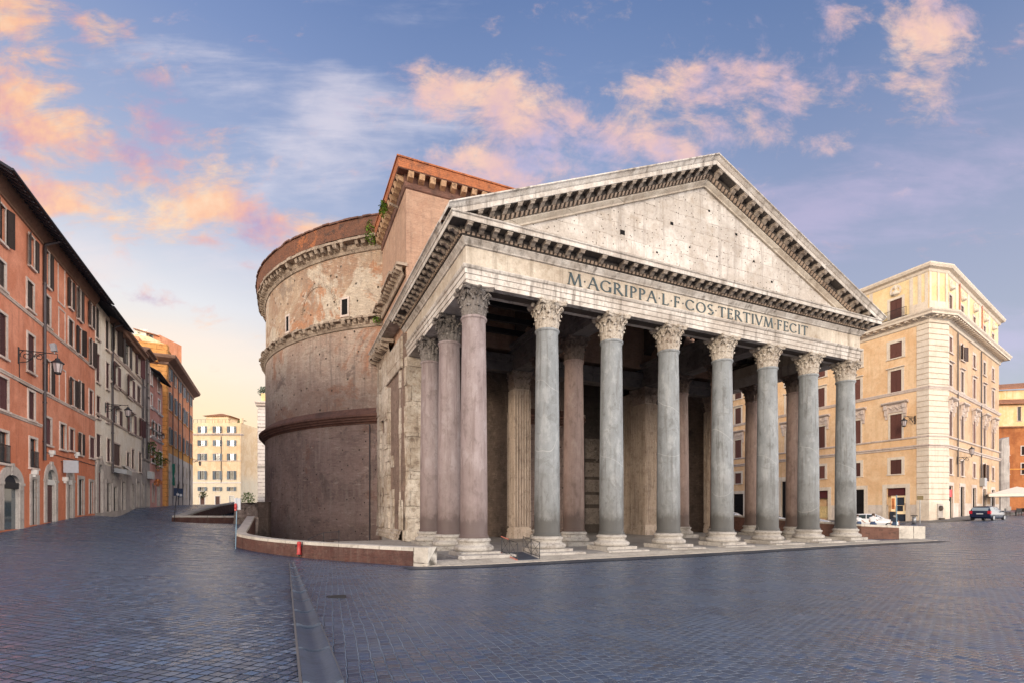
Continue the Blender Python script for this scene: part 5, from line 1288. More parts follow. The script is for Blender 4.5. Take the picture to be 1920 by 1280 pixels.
cb.box(-.12, -.06, .9, 12, 24.0, 24.6); cb.build('cornice_brackets', M_rustic, Eh.o)
for px in (322.5, 333, 341, 354): Eh.pipe(px, 3.0, 24.0)
Eh.course(0, tE, 12.2, .18, .12, M_ochreband); Eh.course(0, tE, 17.35, .15, .1, M_ochreband)
tp = MB(); tp.box(-.2, 1.3, -.1, 12, 25.2, 26.9); tp.build('terrace_parapet', M_rustic, Eh.o)
rh = MB(); rh.box(3, 16, 4, 12, 25.2, 28.4); rh.build('roof_house', M_orange, Eh.o); rh = MB(); rh.box(5.0, 24, 1.6, 10, 25.2, 28.2); rh.hexa([(4.6, 1.0, 28.2), (24.4, 1.0, 28.2), (24.4, 10.2, 28.2), (4.6, 10.2, 28.2), (6, 3.4, 29.5), (23, 3.4, 29.5), (23, 8.6, 29.5), (6, 8.6, 29.5)]); rh.build('penthouse', M_paleyel, Eh.o)
nt = MB(); rn = random.Random(4)
g = 9; vv = [(1.7*i/g, -.12*rn.random()-.1*math.sin(i*1.9), 6.0+3.2*j/g) for j in range(g+1) for i in range(g+1)]
nt.add(vv, [(j*(g+1)+i, j*(g+1)+i+1, (j+1)*(g+1)+i+1, (j+1)*(g+1)+i) for j in range(g) for i in range(g)], 0, True)
o = nt.build('scaffold_net', M_green, None, (FE.ox, FE.oy, 0), FE.ang()); o.rotation_euler.z = FE.ang()
o.location = FE.xy(-1.75, .9)+(.0,); tag(o, 'torn green scaffold netting hanging at the foot of the orange palazzo', 'netting')
# --- terraced house seen behind the orange palazzo roof
Fb = Fac(at(256, 92), 92, 1, 0); Hb = Bld('terraced_house', 'pale house with roof terrace plants rising behind the grey and orange houses', Fb)
Hb.win('glass', 280, 287, 628, 638, w=.1); Hb.wall(0, Fb.t(300), 3, zat(628, 92), M_orange, 6); k = MB(); k.box(0, Fb.t(277), -.4, 0, zat(636, 92), zat(619, 92)); k.build('terrace_wall', M_cream, Hb.o)
k = MB(); k.hexa([(0, -.8, zat(620, 92)), (Fb.t(300), -.8, zat(632, 92)), (Fb.t(300), 6, zat(632, 92)), (0, 6, zat(620, 92)), (0, -.8, zat(618, 92)), (Fb.t(298), -.8, zat(630, 92)), (Fb.t(298), 6, zat(630, 92)), (0, 6, zat(618, 92))]); k.build('roof', M_tile, Hb.o)
# --- yellow corner house at the end of the street
FFr = Fac(at(345, 137), 137, 1, 0); Yh = Bld('yellow_house', 'pale yellow corner house with blue grey shutters closing the end of the street', FFr)
for px in (379.6, 408, 434.5):
    t = FFr.t(px)
    for y0, y1 in ((798.5, 810.5), (824.5, 835), (849.5, 862), (882, 898), (912, 919.5)): Yh.win('open', 0, 0, 0, 0, sh=M_shut_blue, w=.1, lw=.62, trim=M_white, glass=M_glass, tz=(t-.62, t+.62, zat(y1, 137), zat(y0, 137)))
    Yh.win('door', 0, 0, 0, 0, w=.15, trim=M_white, glass=M_shut_brown if px < 430 else M_glassb, tz=(t-.62, t+.62, 3.6, zat(929, 137)))
tF = FFr.t(451.5); zt = zat(792, 137)
Yh.wall(0, tF-.02, 2, zt, M_yellow, 12)
Yh.course(0, tF, zat(815.5, 137), .5, .5, M_trim, 'cornice'); Yh.course(0, tF, zat(864, 137), .25, .15, M_trim); Yh.course(0, tF, zat(905, 137), .3, .15, M_white)
k = MB(); k.box(FFr.t(415)-.08, FFr.t(415)+.08, -.16, -.02, zat(904, 137), zat(817, 137)); k.build('drainpipe', M_pipe, Yh.o)
FG = Fac(at(451.5, 137), 137, -math.sin(math.atan(344/F)), math.cos(math.atan(344/F))); Yh.xf = FG.to(FFr); f_ = Yh.f; Yh.f = FG; Yh.holes = []
for px in (457.5, 463, 468.5, 472, 475.5, 478.5, 481):
    t = FG.t(px)
    for z0, z1 in ((23.6, 25.2), (19.4, 21.2), (15.4, 17.4), (10.4, 13.0), (7.4, 8.6)): 
        if z0 < 23 or px < 465: Yh.win('shut', 0, 0, 0, 0, sh=M_shut_blue if px < 470 else M_shut_brown, w=.1, tz=(t-.6, t+.6, z0, z1))
k = Yh.mb(); wall_holes(k, 0, FG.t(486), 2, 24.2, Yh.holes); wall_holes(k, 0, FG.t(466), 24.2, zt, Yh.holes); k.build('side_wall', M_yellow, Yh.o); Yh.course(0, FG.t(486), zat(815.5, 137), .5, .6, M_trim, 'cornice')
k = MB(); z_ = zt
k.box(FFr.t(374), FFr.t(416), 3, 10, z_, z_+2.4); k.build('penthouse', M_yellow, Yh.o)
k = MB(); z_ += 2.4; k.hexa([(FFr.t(370), 2.2, z_), (FFr.t(424), 2.2, z_), (FFr.t(424), 11, z_), (FFr.t(370), 11, z_), (FFr.t(393), 5, z_+1.1), (FFr.t(398), 5, z_+1.1), (FFr.t(398), 8, z_+1.1), (FFr.t(393), 8, z_+1.1)]); k.build('penthouse_roof', M_tile, Yh.o)
k = MB()
for px in (362, 369, 376, 384, 402, 408, 416, 422, 430): k.box(FFr.t(px)-.03, FFr.t(px)+.03, .2, .26, zt, zt+1.0)
k.box(FFr.t(362), FFr.t(432), .2, .26, zt+.95, zt+1.0); k.build('terrace_railing', M_iron, Yh.o)
k = MB(); k.box(FFr.t(448), FFr.t(453), .4, 1.1, zt, zt+1.4); k.box(FFr.t(391), FFr.t(395), .6, 1.2, zt, zt+1.6); k.build('chimney', M_yellow, Yh.o)
# --- banded stone house beside the drum
FS = Fac(at(483, 122), 122, 1, .12); Sh = Bld('banded_house', 'pale house with horizontal stone bands and heavy cornice just showing beside the drum', FS)
Sh.wall(0, 9, 2, 29, M_band, 8); Sh.course(-.2, 9, 27.6, 1.1, 1.3, M_trim, 'cornice'); k = MB(); k.box(.6, 9, .5, 7, 28.7, 31); k.build('roof_storey', M_paleyel, Sh.o); Sh.course(0, 9, 12.6, .6, .3, M_greywall); Sh.course(0, 9, 22.4, .35, .2, M_greywall)

# --- big palazzo on the right
_a3 = math.atan((960-590)/F); FR = Fac(46.9, 56, math.sin(_a3), -math.cos(_a3)); _b = R(53.5); FQ = Fac(49.5, 56.6, math.sin(_b), math.cos(_b))
Ph = Bld('ochre_palazzo', 'large ochre palazzo on the right corner with banded stone quoins, deep cornice and attic storey', FR)
_P = Fac(46.9, 56, -FR.dx, -FR.dy)                  # same line walked the other way, for reading distances
LT = [-(3.38+4.74*k) for k in range(7)]
def stone_hood(B, t, w, z):
    """carved consoles and cornice over a first floor window"""
    mb = B.mb()
    mb.box(t-w-.55, t+w+.55, -.12, .0, z+.05, z+.95)
    mb.sweep([(.12, z+.95), (.25, z+1.0), (.5, z+1.12), (.55, z+1.2), (.55, z+1.28), (0, z+1.34)], [(t-w-.75, 0), (t+w+.75, 0)]); 
    for x in (t-w-.75, t+w+.75): mb.add([(x, 0, z+.95), (x, -.12, z+.95), (x, -.55, z+1.2), (x, -.55, z+1.28), (x, 0, z+1.34)], [(0,1,2,3,4)])
    for sg in (-1, 1):
        x = t+sg*(w+.38); mb.box(x-.17, x+.17, -.42, 0, z+.45, z+.95); mb.box(x-.15, x+.15, -.28, 0, z-.25, z+.45); mb.box(x-.12, x+.12, -.16, 0, z-.7, z-.25)
    rn = random.Random(int(t*7))
    for i in range(9):
        a = t-w+2*w*i/8; mb.revolve([(.02, 0), (.14, .05), (.16, .12), (.05, .2)], 7, (a, -.14, z+.42+.16*math.cos(i*PI/2)))
    return mb.build('window_hood', M_trim, B.o)
def attic_relief(B, t, z, r_=.62):
    mb = B.mb(); n_ = 20
    for i in range(n_):
        a0, a1 = 2*PI*i/n_, 2*PI*(i+1)/n_
        P = [(math.cos(a)*k+t, math.sin(a)*k*1.05+z) for a, k in ((a0, r_), (a1, r_), (a1, r_*1.5), (a0, r_*1.5))]
        mb.hexa([(p[0], -.12, p[1]) for p in P]+[(p[0], 0, p[1]) for p in P])
    mb.revolve([(.01, .62), (.18, .55), (.24, .36), (.17, .16), (.13, .08), (.42, -.18), (.46, -.5), (.02, -.55)], 12, (t, -.02, z-.02)); return mb.build('roundel', M_quoin, B.o)
for k, t in enumerate(LT):
    doorw = 1.05 if k != 3 else 1.3
    s_ = dict(sh=M_shut_maroon, trim=M_quoin)
    if k == 3: Ph.win('door', 0,0,0,0, trim=M_quoin, w=.6, tz=(t-1.4, t+1.4, .6, 6.6), name='portal')
    else:
        o = Ph.win('void' if k in (0, 2) else 'door', 0,0,0,0, trim=M_quoin, w=.45, glass=M_dark, tz=(t-doorw, t+doorw, .6, 5.0), name='shop_front', sill=False)
    if k != 3: Ph.win('shut', 0,0,0,0, w=.32, tz=(t-.62, t+.62, 6.65, 8.35), **s_)
    Ph.win('shut', 0,0,0,0, w=.2, tz=(t-.64, t+.64, 10.85, 13.75), sill=False, **s_); stone_hood(Ph, t, .64, 13.95)
    Ph.win('shut', 0,0,0,0, w=.3, tz=(t-.60, t+.60, 16.4, 18.95), top=True, **s_); Ph.win('shut', 0,0,0,0, w=.35, tz=(t-.66, t+.66, 20.45, 22.2), **s_)
    Ph.win('shut', 0,0,0,0, w=.28, tz=(t-.66, t+.66, 24.9, 27.3), **s_)
w_ = MB(); tB = -34; zb_ = 23.9
wall_holes(w_, tB, -1.1, 0, 3.0, Ph.holes, .35, 2); wall_holes(w_, tB, -1.1, 3.0, zb_, Ph.holes, .25, 0); wall_holes(w_, tB, -.35, zb_, 29.6, Ph.holes, .25, 1)
w_.box(tB, -4, .95, 4, 0, 29.6); w_.build('wall', [M_ochre, M_atticyel, M_palebase], Ph.o)
# lit shop interior behind the nearest door: shelves, a screen and goods
t = LT[0]; it = MB(); it.box(t-1.05, t+1.05, .85, .88, .6, 4.2); it.build('shop_back_wall', plain('lit_shop_wall', (.75,.55,.32), .8, **{'Emission Color': (1,.72,.42,1), 'Emission Strength': .55}), Ph.o)
it = MB(); it.box(t-1.05, t+1.05, .3, .4, 4.1, 5.0); it.build('shop_blind', plain('dark_red_blind', (.085,.018,.022), .8), Ph.o)
it = MB(); it.box(t-.35, t+.42, .7, .82, 2.95, 3.9); it.box(t-.4, t+.3, .62, .8, 2.25, 2.9); it.box(t-1.0, t-.5, .5, .8, .9, 2.2); it.box(t-.25, t+1.0, .5, .84, .9, 1.9); it.build('shop_display', plain('shop_goods', (.03,.04,.06), .5, var=.8, scale=3), Ph.o)
it = MB(); it.box(t+.55, t+.9, .66, .8, 2.3, 3.2); it.box(t-.9, t-.62, .7, .8, 2.5, 3.8); it.build('shop_poster', plain('orange_poster', (.65,.22,.08), .7, var=.6, scale=4), Ph.o)
t = LT[2]; it = MB(); it.box(t-1.05, t+1.05, .3, .4, 4.0, 5.0); it.build('shop_blind', MATS.get('x') or bpy.data.materials['dark_red_blind'], Ph.o)
it = MB(); it.box(t-1.0, t+1.0, .8, .88, 1.3, 2.9); it.build('shop_display', plain('lit_shop_goods', (.45,.33,.16), .7, var=.9, scale=5, **{'Emission Color': (.9,.65,.3,1), 'Emission Strength': .18}), Ph.o)
# second face
f0 = Ph.f; Ph.xf = FQ.to(FR); Ph.f = FQ; h1 = Ph.holes; Ph.holes = []
RT = [1.35, 6.4, 12.2, 17.7, 22.7]
for k, t in enumerate(RT):
    gb = base_z(FQ, t); s_ = dict(sh=M_shut_maroon if k % 2 == 0 else M_shut_brown, trim=M_trim)
    Ph.win('door', 0,0,0,0, trim=M_trim, w=.4, glass=M_dark, tz=(t-.9, t+.9, gb-.4, 5.2), name='shop_front')
    if k == 3: Ph.win('open', 0,0,0,0, w=.2, lw=1.1, tz=(t-.9, t+.9, 6.3, 8.5), **s_)
    else: Ph.win('shut', 0,0,0,0, w=.25, tz=(t-.62, t+.62, 6.5, 8.3), **s_)
    Ph.win('shut', 0,0,0,0, w=.2, tz=(t-.62, t+.62, 10.95, 13.75), sill=False, **s_); stone_hood(Ph, t, .62, 13.95)
    Ph.win('shut', 0,0,0,0, w=.28, tz=(t-.60, t+.60, 16.6, 19.1), top=True, **s_); Ph.win('shut' if k != 1 else 'open', 0,0,0,0, w=.3, tz=(t-.6, t+.6, 20.5, 22.2), **s_)
    Ph.win('shut', 0,0,0,0, w=.25, tz=(t-.6, t+.6, 24.9, 27.0), **s_); attic_relief(Ph, t, 28.2, .42)
tR = FQ.t(1873); w_ = Ph.mb()
wall_holes(w_, .35, tR, 0, 3.2, Ph.holes, .35, 2); wall_holes(w_, .35, tR, 3.2, zb_, Ph.holes, .25, 0); wall_holes(w_, .02, tR-.5, zb_, 29.6, Ph.holes, .25, 1)
w_.box(4, tR-.02, .95, 4, 0, 29.55); w_.add([(tR,0,0),(tR,12,0),(tR,12,24),(tR,0,24)], [(0,1,2,3)]); w_.add([(tR-.5,0,23.9),(tR-.5,12,23.9),(tR-.5,12,29.6),(tR-.5,0,29.6)], [(0,1,2,3)], 1); w_.build('side_wall', [M_ochreshade, M_atticyel, M_palebase], Ph.o)
k = Ph.mb(); k.box(RT[0]-.85, RT[0]+.85, .04, .10, 3.9, 4.75); k.build('shop_sign', plain('red_sign', (.65,.02,.035), .5), Ph.o)
for k, px in ((0, 1793.5), (1, 1837.5)):
    q = Ph.mb(); x = FQ.t(px); q.tube([(x, -.14, 6.3), (x, -.14, 23.2)], .07, 8); q.build('drainpipe', M_pipe, Ph.o)
k = Ph.mb(); x = RT[3]; k.box(x-2.6, x-1.3, -.5, 0, 5.5, 6.6); k.build('wall_fitting', M_steel, Ph.o)
Ph.xf = None; Ph.f = f0
# corner pier with rusticated bands: runs round the chamfered corner
pA = (-1.12, 0); pB = (0, 0)
xq, yq, _ = FQ.to(FR)(0, 0, 0); xr, yr, _ = FQ.to(FR)(.42, 0, 0)
cp = [(-1.15, 0), pB, (xq, yq), (xr, yr)]
qn = MB(); z = 3.55; rw = .62
while z < 23.55:
    if not (9.35 < z+.3 < 10.0 or 10.5 < z+.3 < 10.9 or 15.9 < z+.3 < 16.5):
        qn.sweep([(.0, z+.0), (.10, z+.05), (.10, z+rw-.05), (.0, z+rw)], cp)
        for (x, y), nn in ((cp[0], None), (cp[-1], None)): pass
    else: qn.sweep([(.07, z), (.07, z+rw)], cp)
    z += rw
qn.sweep([(.16, -.2), (.16, 3.3), (.08, 3.5), (.0, 3.55)], cp)
qn.add([(-1.15, 0, -.2), (-1.15, -.10, -.2), (-1.15, -.10, 23.6), (-1.15, 0, 23.6)], [(0,1,2,3)])
qn.build('corner_quoins', M_quoin, Ph.o)
full = [(-34, 0), pB, (xq, yq), FQ.to(FR)(tR+.25, 0, 0)[:2], FQ.to(FR)(tR+.25, 12, 0)[:2]]
def fullcourse(name, prof, mat, pth=full): k = MB(); k.sweep(prof, pth); return k.build(name, mat, Ph.o)
fullcourse('string_course', [(0, 9.42), (.12, 9.46), (.14, 9.62), (.26, 9.70), (.26, 9.80), (.02, 9.86)], M_trim); fullcourse('string_course', [(0, 10.62), (.10, 10.64), (.16, 10.72), (.16, 10.82), (.02, 10.86)], M_trim); fullcourse('string_course', [(0, 16.0), (.12, 16.06), (.16, 16.2), (.22, 16.3), (.22, 16.38), (.02, 16.42)], M_trim)
mc = fullcourse('main_cornice', [(.02, 23.4), (.12, 23.45), (.14, 23.75), (.3, 23.9), (.35, 24.05), (1.0, 24.08), (1.02, 24.28), (1.16, 24.45), (1.2, 24.62), (-.5, 24.85)], M_quoin)
mk = MB(); mk.sweep([(.30, 23.9), (.345, 24.06)], full[:4])
for p, d, nr in along(full[:4], .85, .33):
    q = lambda s_, o: p+d*s_+nr*o
    P = [q(-.15, 0), q(.15, 0), q(.15, .55), q(-.15, .55)]; mk.hexa([(a.x, a.y, 23.86+(0 if i < 2 else .06)) for i, a in enumerate(P)]+[(a.x, a.y, 24.075) for a in P])
mk.build('cornice_brackets', M_quoin, mc)
in_ = -.35
fullcourse('attic_cornice', [(-.0, 29.1), (.10, 29.2), (.18, 29.45), (.5, 29.6), (.62, 29.85), (.62, 30.0), (-.4, 30.15), (-8, 30.4)], M_quoin, full[:4]+[FQ.to(FR)(tR-.3, 10, 0)[:2]])
for a, b in ((-6.4, -6.0), (-7.2, -6.8)): MB().box(a, b, -.07, .02, 24.8, 29.1).build('attic_pilaster', M_quoin, Ph.o)
ap = MB()
for a, b in ((-1.9, -1.55), (-1.05, -.7), (-.35, -.02)): ap.box(a, b, -.07, .02, 24.8, 29.1)
ap.box(-1.9, -.02, -.05, .02, 24.8, 25.9); ap.build('attic_corner_panel', M_quoin, Ph.o)
ap = MB(); ap.sweep([(.0, 24.8), (.03, 24.8), (.03, 29.15), (0, 29.15)], [(-.3, 0), pB, (xq, yq), (xr, yr)]); ap.build('attic_corner_face', M_atticyel, Ph.o)
for q0, q1 in ((0, .12), (.44, .56), (.88, 1.0)):
    A0 = (xq*q0, yq*q0); A1 = (xq*q1, yq*q1); ap = MB(); ap.sweep([(.0, 24.8), (.08, 24.8), (.08, 29.15), (0, 29.15)], [A0, A1]); ap.build('attic_pilaster', M_quoin, Ph.o)
ap = MB(); ap.sweep([(.0, 24.8), (.07, 24.8), (.07, 25.9), (0, 25.95)], [pB, (xq, yq)]); ap.build('attic_plinth', M_quoin, Ph.o)
for t in (3.9, 9.2, 15, 20.2): MB(FQ.to(FR)).box(t-.5, t+.5, -.07, .02, 24.8, 29.1).build('attic_pilaster', M_quoin, Ph.o)
M_rustpipe = plain('rust_red_pipe', (.42,.14,.09), .6)
for t in (4.8, 15.8): MB(FQ.to(FR)).tube([(t, -.13, 24.9), (t, -.13, 29.3)], .07, 8).build('drainpipe', M_rustpipe, Ph.o)
for t in LT[:3]: attic_relief(Ph, t, 28.35, .42)
rl = MB(); t = LT[0]
for i in range(25): x = t-1.6+3.2*i/24; rl.box(x-.012, x+.012, -.85, -.83, 24.8, 25.8)
rl.box(t-1.6, t+1.6, -.86, -.82, 25.78, 25.82); rl.box(t-1.65, t+1.65, -.95, 0, 24.68, 24.8); rl.build('balcony', M_iron, Ph.o)
k = MB(); k.box(-9, -.6, 2, 4, 30.1, 30.9); k.build('roof_parapet', M_atticyel, Ph.o)
fn = MB(); xm, ym = (pB[0]+xq)/2, (pB[1]+yq)/2; fn.xf = Fac(46.9, 56, 49.5-46.9, .6).to(FR)
fn.box(1.0, 1.75, -.24, -.16, .7, 3.1); fn.build('wall_fountain_slab', M_portal, Ph.o)
fn2 = MB(); fn2.xf = fn.xf; fn2.revolve([(.03, .3), (.2, .25), (.26, 0), (.2, -.25), (.03, -.3)], 10, (1.38, -.26, 2.6)); fn2.box(1.1, 1.66, -.5, -.24, .7, 1.5); fn2.build('wall_fountain', M_indark, Ph.o)
# --- far right houses
FT = Fac(at(1865, 98), 98, 1, -.15); Th = Bld('pale_yellow_house', 'sunlit pale yellow house with tiled roofs at the far right edge', FT)
Th.win('glass', 1908, 1914, 762, 788, w=.1); Th.wall(0, 22, 2, FT.z(757, 1890), M_paleyel, 10)
k = MB(); z0 = FT.z(757, 1890); k.hexa([(-.6, -.9, z0-.1), (22, -.9, z0-.1), (22, 4, z0+1.6), (-.6, 4, z0+1.6), (-.6, -.9, z0+.1), (22, -.9, z0+.1), (22, 4, z0+1.8), (-.6, 4, z0+1.8)]); k.build('lower_roof', M_tile, Th.o)
k = MB(); k.box(-.2, 22, 3.5, 12, z0, FT.z(724, 1890)); k.build('upper_storey', M_paleyel, Th.o)
k = MB(); z0 = FT.z(724, 1890); k.hexa([(-.8, 2.6, z0-.1), (22, 2.6, z0+.5), (22, 8, z0+2.6), (-.8, 8, z0+1.6), (-.8, 2.6, z0+.15), (22, 2.6, z0+.75), (22, 8, z0+2.9), (-.8, 8, z0+1.9)]); k.build('roof', M_tile, Th.o)
FU = Fac(at(1866, 88), 88, 1, -.12); Uh = Bld('rust_house', 'weathered rust orange house beyond the white canopy at the right edge', FU)
for px in (1888, 1918):
    for y0, y1 in ((868, 888), (836, 852)): Uh.win('glass', px-3, px+3, y0, y1, w=.15, glass=M_dark)
Uh.wall(0, 20, 1, FU.z(801, 1890), M_rust, 9); Uh.course(-.2, 20, FU.z(802, 1890), .3, .4, M_tile, 'eave'); Uh.course(0, 20, FU.z(880, 1890), .2, .12, M_ochreband)
gp_ = MB(); x0, x1 = at(1877, 84), at(1893.5, 84); g = gz(x0, 84)
gp_.hexa([(x0, 84, g-.5), (x1, 84, g-.5), (x1, 85.4, g-.5), (x0, 85.4, g-.5), (x0+.1, 84, zat(823, 84)), (x1-.12, 84, zat(818, 84)), (x1-.12, 85.2, zat(818, 84)), (x0+.1, 85.2, zat(823, 84))])
gp_.box(x0-.12, x1+.12, 83.9, 85.5, g-.4, g+.7); gp_.hexa([(x0+.3, 83.93, g+.8), (x0+.45, 83.93, g+.8), (x0+.45, 84, g+.8), (x0+.3, 84, g+.8), (x0+.35, 83.95, zat(826, 84)), (x0+.5, 83.95, zat(826, 84)), (x0+.5, 84.02, zat(826, 84)), (x0+.35, 84.02, zat(826, 84))])
tag(gp_.build('stone_pier', M_greywall), 'tall tapering grey stone pier standing before the rust orange house', 'pier')
sp = MB()                                          # raised pavement round the palazzo corner
o1 = [FR.xy(t, 1.9) for t in (-34, -20, -10, -2)]+[(47.2, 53.6), (49.5, 53.7)]+[FQ.xy(t, 2.4) for t in (3, 8, 14, 20, 27)]
o2 = [FR.xy(t, -.3) for t in (-34, -20, -10, -2)]+[(47.6, 56.6), (49.4, 57.0)]+[FQ.xy(t, -.3) for t in (3, 8, 14, 20, 27)]
vv = []
for (a, b) in zip(o1, o2): g = gz(*a); vv += [(a[0], a[1], g-.2), (a[0], a[1], g+.13), (b[0], b[1], max(g+.15, gz(*b)+.06))]
sp.add(vv, [(3*i+j, 3*i+3+j, 3*i+4+j, 3*i+1+j) for i in range(len(o1)-1) for j in range(2)])
tag(sp.build('pavement', weathered('grey_pavement', [(.17,.16,.155), (.22,.205,.195), (.13,.125,.12)], joints=(1.2, .8, .012, (.07,.065,.06), .7, .02), rough=.7)), kind='structure')
# ------------------------------------------------------------------ low walls round the sunken court
def low_wall(name, label, pts, thick, group=None, end_block=None, cap=.17, over=.05, mat=None, capmat=None):
    """pts = [(x, y, z bottom, z top)] along the outer foot; the body lies to the left of the walk"""
    P = [Vector((p[0], p[1])) for p in pts]; nl = []
    for i in range(len(P)):
        ds = []
        if i > 0: ds.append((P[i]-P[i-1]).normalized())
        if i < len(P)-1: ds.append((P[i+1]-P[i]).normalized())
        ns = [Vector((-d.y, d.x)) for d in ds]; q = sum(ns, Vector((0, 0))).normalized(); nl.append(q/max(.45, q.dot(ns[0])))
    root = empty(name, (pts[0][0], pts[0][1], pts[0][2]), 0, label, 'low wall', group)
    O = Vector((pts[0][0], pts[0][1], pts[0][2]))
    def run(a, b, z0f, z1f, i0=0, i1=None):
        mb = MB(); v = []; uv = []; s_ = 0
        idx = range(i0, len(P) if i1 is None else i1)
        for n_, i in enumerate(idx):
            if n_: s_ += (P[i]-P[i-1]).length
            A, B = P[i]+nl[i]*a, P[i]+nl[i]*b; z0, z1 = z0f(pts[i]), z1f(pts[i])
            for q, z, w in ((A, z0, 0), (A, z1, 1), (B, z1, 2), (B, z0, 3)): v.append((q.x-O.x, q.y-O.y, z-O.z)); uv.append((s_, z if w in (0, 1, 3) else z+thick))
        m_ = len(idx)
        f = [(i*4+j, i*4+(j+1) % 4, i*4+4+(j+1) % 4, i*4+4+j) for i in range(m_-1) for j in range(4)]+[(3, 2, 1, 0), (m_*4-4, m_*4-3, m_*4-2, m_*4-1)]
        f = [tuple(reversed(q)) for q in f]
        return mb.add(v, f, 0, False, uv)
    i0 = 1 if end_block else 0
    run(0, thick, lambda p: p[2]-.6, lambda p: p[3]-cap, i0).build('brickwork', mat or M_redwall, root)
    run(-over, thick+over, lambda p: p[3]-cap, lambda p: p[3], i0).build('coping', capmat or M_coping, root)
    if end_block: run(-.04, thick+.04, lambda p: p[2]-.5, lambda p: p[3]+.005, 0, 2).build('end_block', M_coping, root)
    return root
def smooth_path(pts, n=6):
    out = []
    for i in range(len(pts)-1):
        p0, p1, p2, p3 = pts[max(0, i-1)], pts[i], pts[i+1], pts[min(len(pts)-1, i+2)]
        for k in range(n):
            t = k/n; out.append(tuple(.5*((2*b)+(c-a)*t+(2*a-5*b+4*c-d)*t*t+(3*b-a-3*c+d)*t**3) for a, b, c, d in zip(p0, p1, p2, p3)))
    return out+[tuple(pts[-1])]
w1 = [(-4.62, 23.15, -.18, .71), (-7.3, 25.2, -.24, .66), (-12.4, 28.9, -.32, .62), (-15.6, 30.9, -.2, .70), (-18.2, 33.0, -.03, .84), (-19.15, 34.4, .08, .95), (-20.4, 37.2, .35, 1.2), (-23.5, 44.0, .93, 1.86)]
w1 = [(-3.86, 22.72, -.15, .73)]+smooth_path(w1[:6], 6)[:-1]+w1[5:]
w1 = [w1[0]]+w1[1:]
low_wall('low_wall', 'long curved red brick low wall with pale travertine coping in front of the drum', [(a, b, c, d) for a, b, c, d in reversed(w1)][::-1] if False else w1, -.72, 'brick walls of the sunken court', end_block=True)
w2 = [(-27.0, 50.9, 1.0, 1.80), (-34.9, 51.0, 1.03, 1.82), (-38.0, 58.8, 1.5, 2.35), (-42.0, 69.5, 2.2, 3.05), (-47.4, 85.0, 2.9, 3.75)]
low_wall('low_wall', 'angled brick low wall with broad coping running to a point beside the street', w2, -1.1, 'brick walls of the sunken court')
w3 = [(34.5, 41.5, -.05, 1.05), (32.6, 41.9, .0, 1.09), (29.9, 42.6, .1, 1.2), (28.6, 45.4, .2, 1.33), (24.4, 54.6, .3, 1.82), (20.0, 64.5, .4, 2.2)]
low_wall('low_wall', 'dark brick low wall with broken stone end block to the right of the portico', [w3[0], w3[1]]+w3[2:], -.55, 'brick walls of the sunken court', end_block=True, mat=M_lowcorn)
# ruins inside the court
def rubble_mass(name, label, x0, x1, y0, y1, zb, zt, seed, mat=M_ruin, lean=0.0):
    rn = random.Random(seed); mb = MB(); nx, nz = 14, 10; v = []
    for k in range(nz+1):
        for i in range(nx+1):
            x = x0+(x1-x0)*i/nx; z = zb+(zt-zb)*k/nz*(1-.10*abs(math.sin(i*1.7))*(k/nz))
            v.append((x, y0-lean*(1-k/nz)+mnoise.noise(Vector((x*1.4, z*1.4, seed)))*.38+rn.uniform(-.07, .07), z))
    m_ = len(v); v += [(q[0], y1, q[2]) for q in v[-(nx+1):]]
    mb.add(v, [(k*(nx+1)+i, k*(nx+1)+i+1, (k+1)*(nx+1)+i+1, (k+1)*(nx+1)+i) for k in range(nz) for i in range(nx)]+[(nz*(nx+1)+i, nz*(nx+1)+i+1, m_+i+1, m_+i) for i in range(nx)])
    mb.box(x0+.15, x1-.15, y0+.45, y1, zb, zt-.5)
    return tag(mb.build(name, mat), label, 'ruin')
M_rubbrick = weathered('old_rubble', [(.155,.115,.095), (.25,.195,.165), (.095,.075,.066)], spots=[((.40,.34,.29), .75, 3.2), ((.045,.038,.035), .8, 2.2)], bump=1.0, fine=6)
rubble_mass('ruined_wall', 'rough rubble ruin of old masonry standing between the low walls and the drum', -27.6, -25.1, 49.8, 51.4, -1.3, 3.15, 3, M_rubbrick, 1.1)
mb = MB(); mb.box(-25.2, -24.15, 49.3, 49.9, -1.3, 3.12); mb.box(-25.25, -24.1, 49.25, 49.95, 3.12, 3.22); tag(mb.build('court_wall', M_inner), 'dark plastered wall end closing the sunken court beside the drum', 'wall')
mb = MB(); mb.box(-46.5, -27.5, 85.6, 86.2, -1.3, 3.6); tag(mb.build('retaining_wall', M_inner), 'dark brick retaining wall at the far end of the sunken court', 'wall')
tb = MB(); tb.box(-6.0, -1.5, 4.6, 12.9, -1.3, .02); tb.box(-6.1, -1.4, 4.5, 13.0, .02, .14); tag(tb.build('stone_terrace', M_travertine, None, (TX, TY, 0), ANG), 'flat travertine terrace beside the broken marble flank of the temple', 'terrace')
st = empty('stair_rail', uv2xy(-7.0, 9.5)+(-1.2,), ANG, 'thin dark metal handrail over steps down into the sunken court', 'handrail')
k = MB()
for x, z in ((0, 1.15), (-.9, .75), (.95, 1.3)): k.tube([(x, 0, 0), (x, 0, z+1.0)], .025, 6)
k.build('posts', M_iron, st)
k = MB(); k.tube([(-1.0, 0, 1.72), (0, 0, 2.15), (1.0, 0, 2.2)], .022, 6); k.tube([(-1.0, 0, 1.2), (0, 0, 1.65), (1.0, 0, 1.7)], .018, 6); k.build('rails', M_iron, st)
k = MB()
for i in range(5): k.box(-1.4+i*.42, -.95+i*.42, -.1, 1.3, -.2, .2+.22*i)
k.build('steps', M_inner, st)

# ------------------------------------------------------------------ street furniture
def ray_ground(px, py): x, y = ground_hit(px, py); return x, y, gz(x, y)
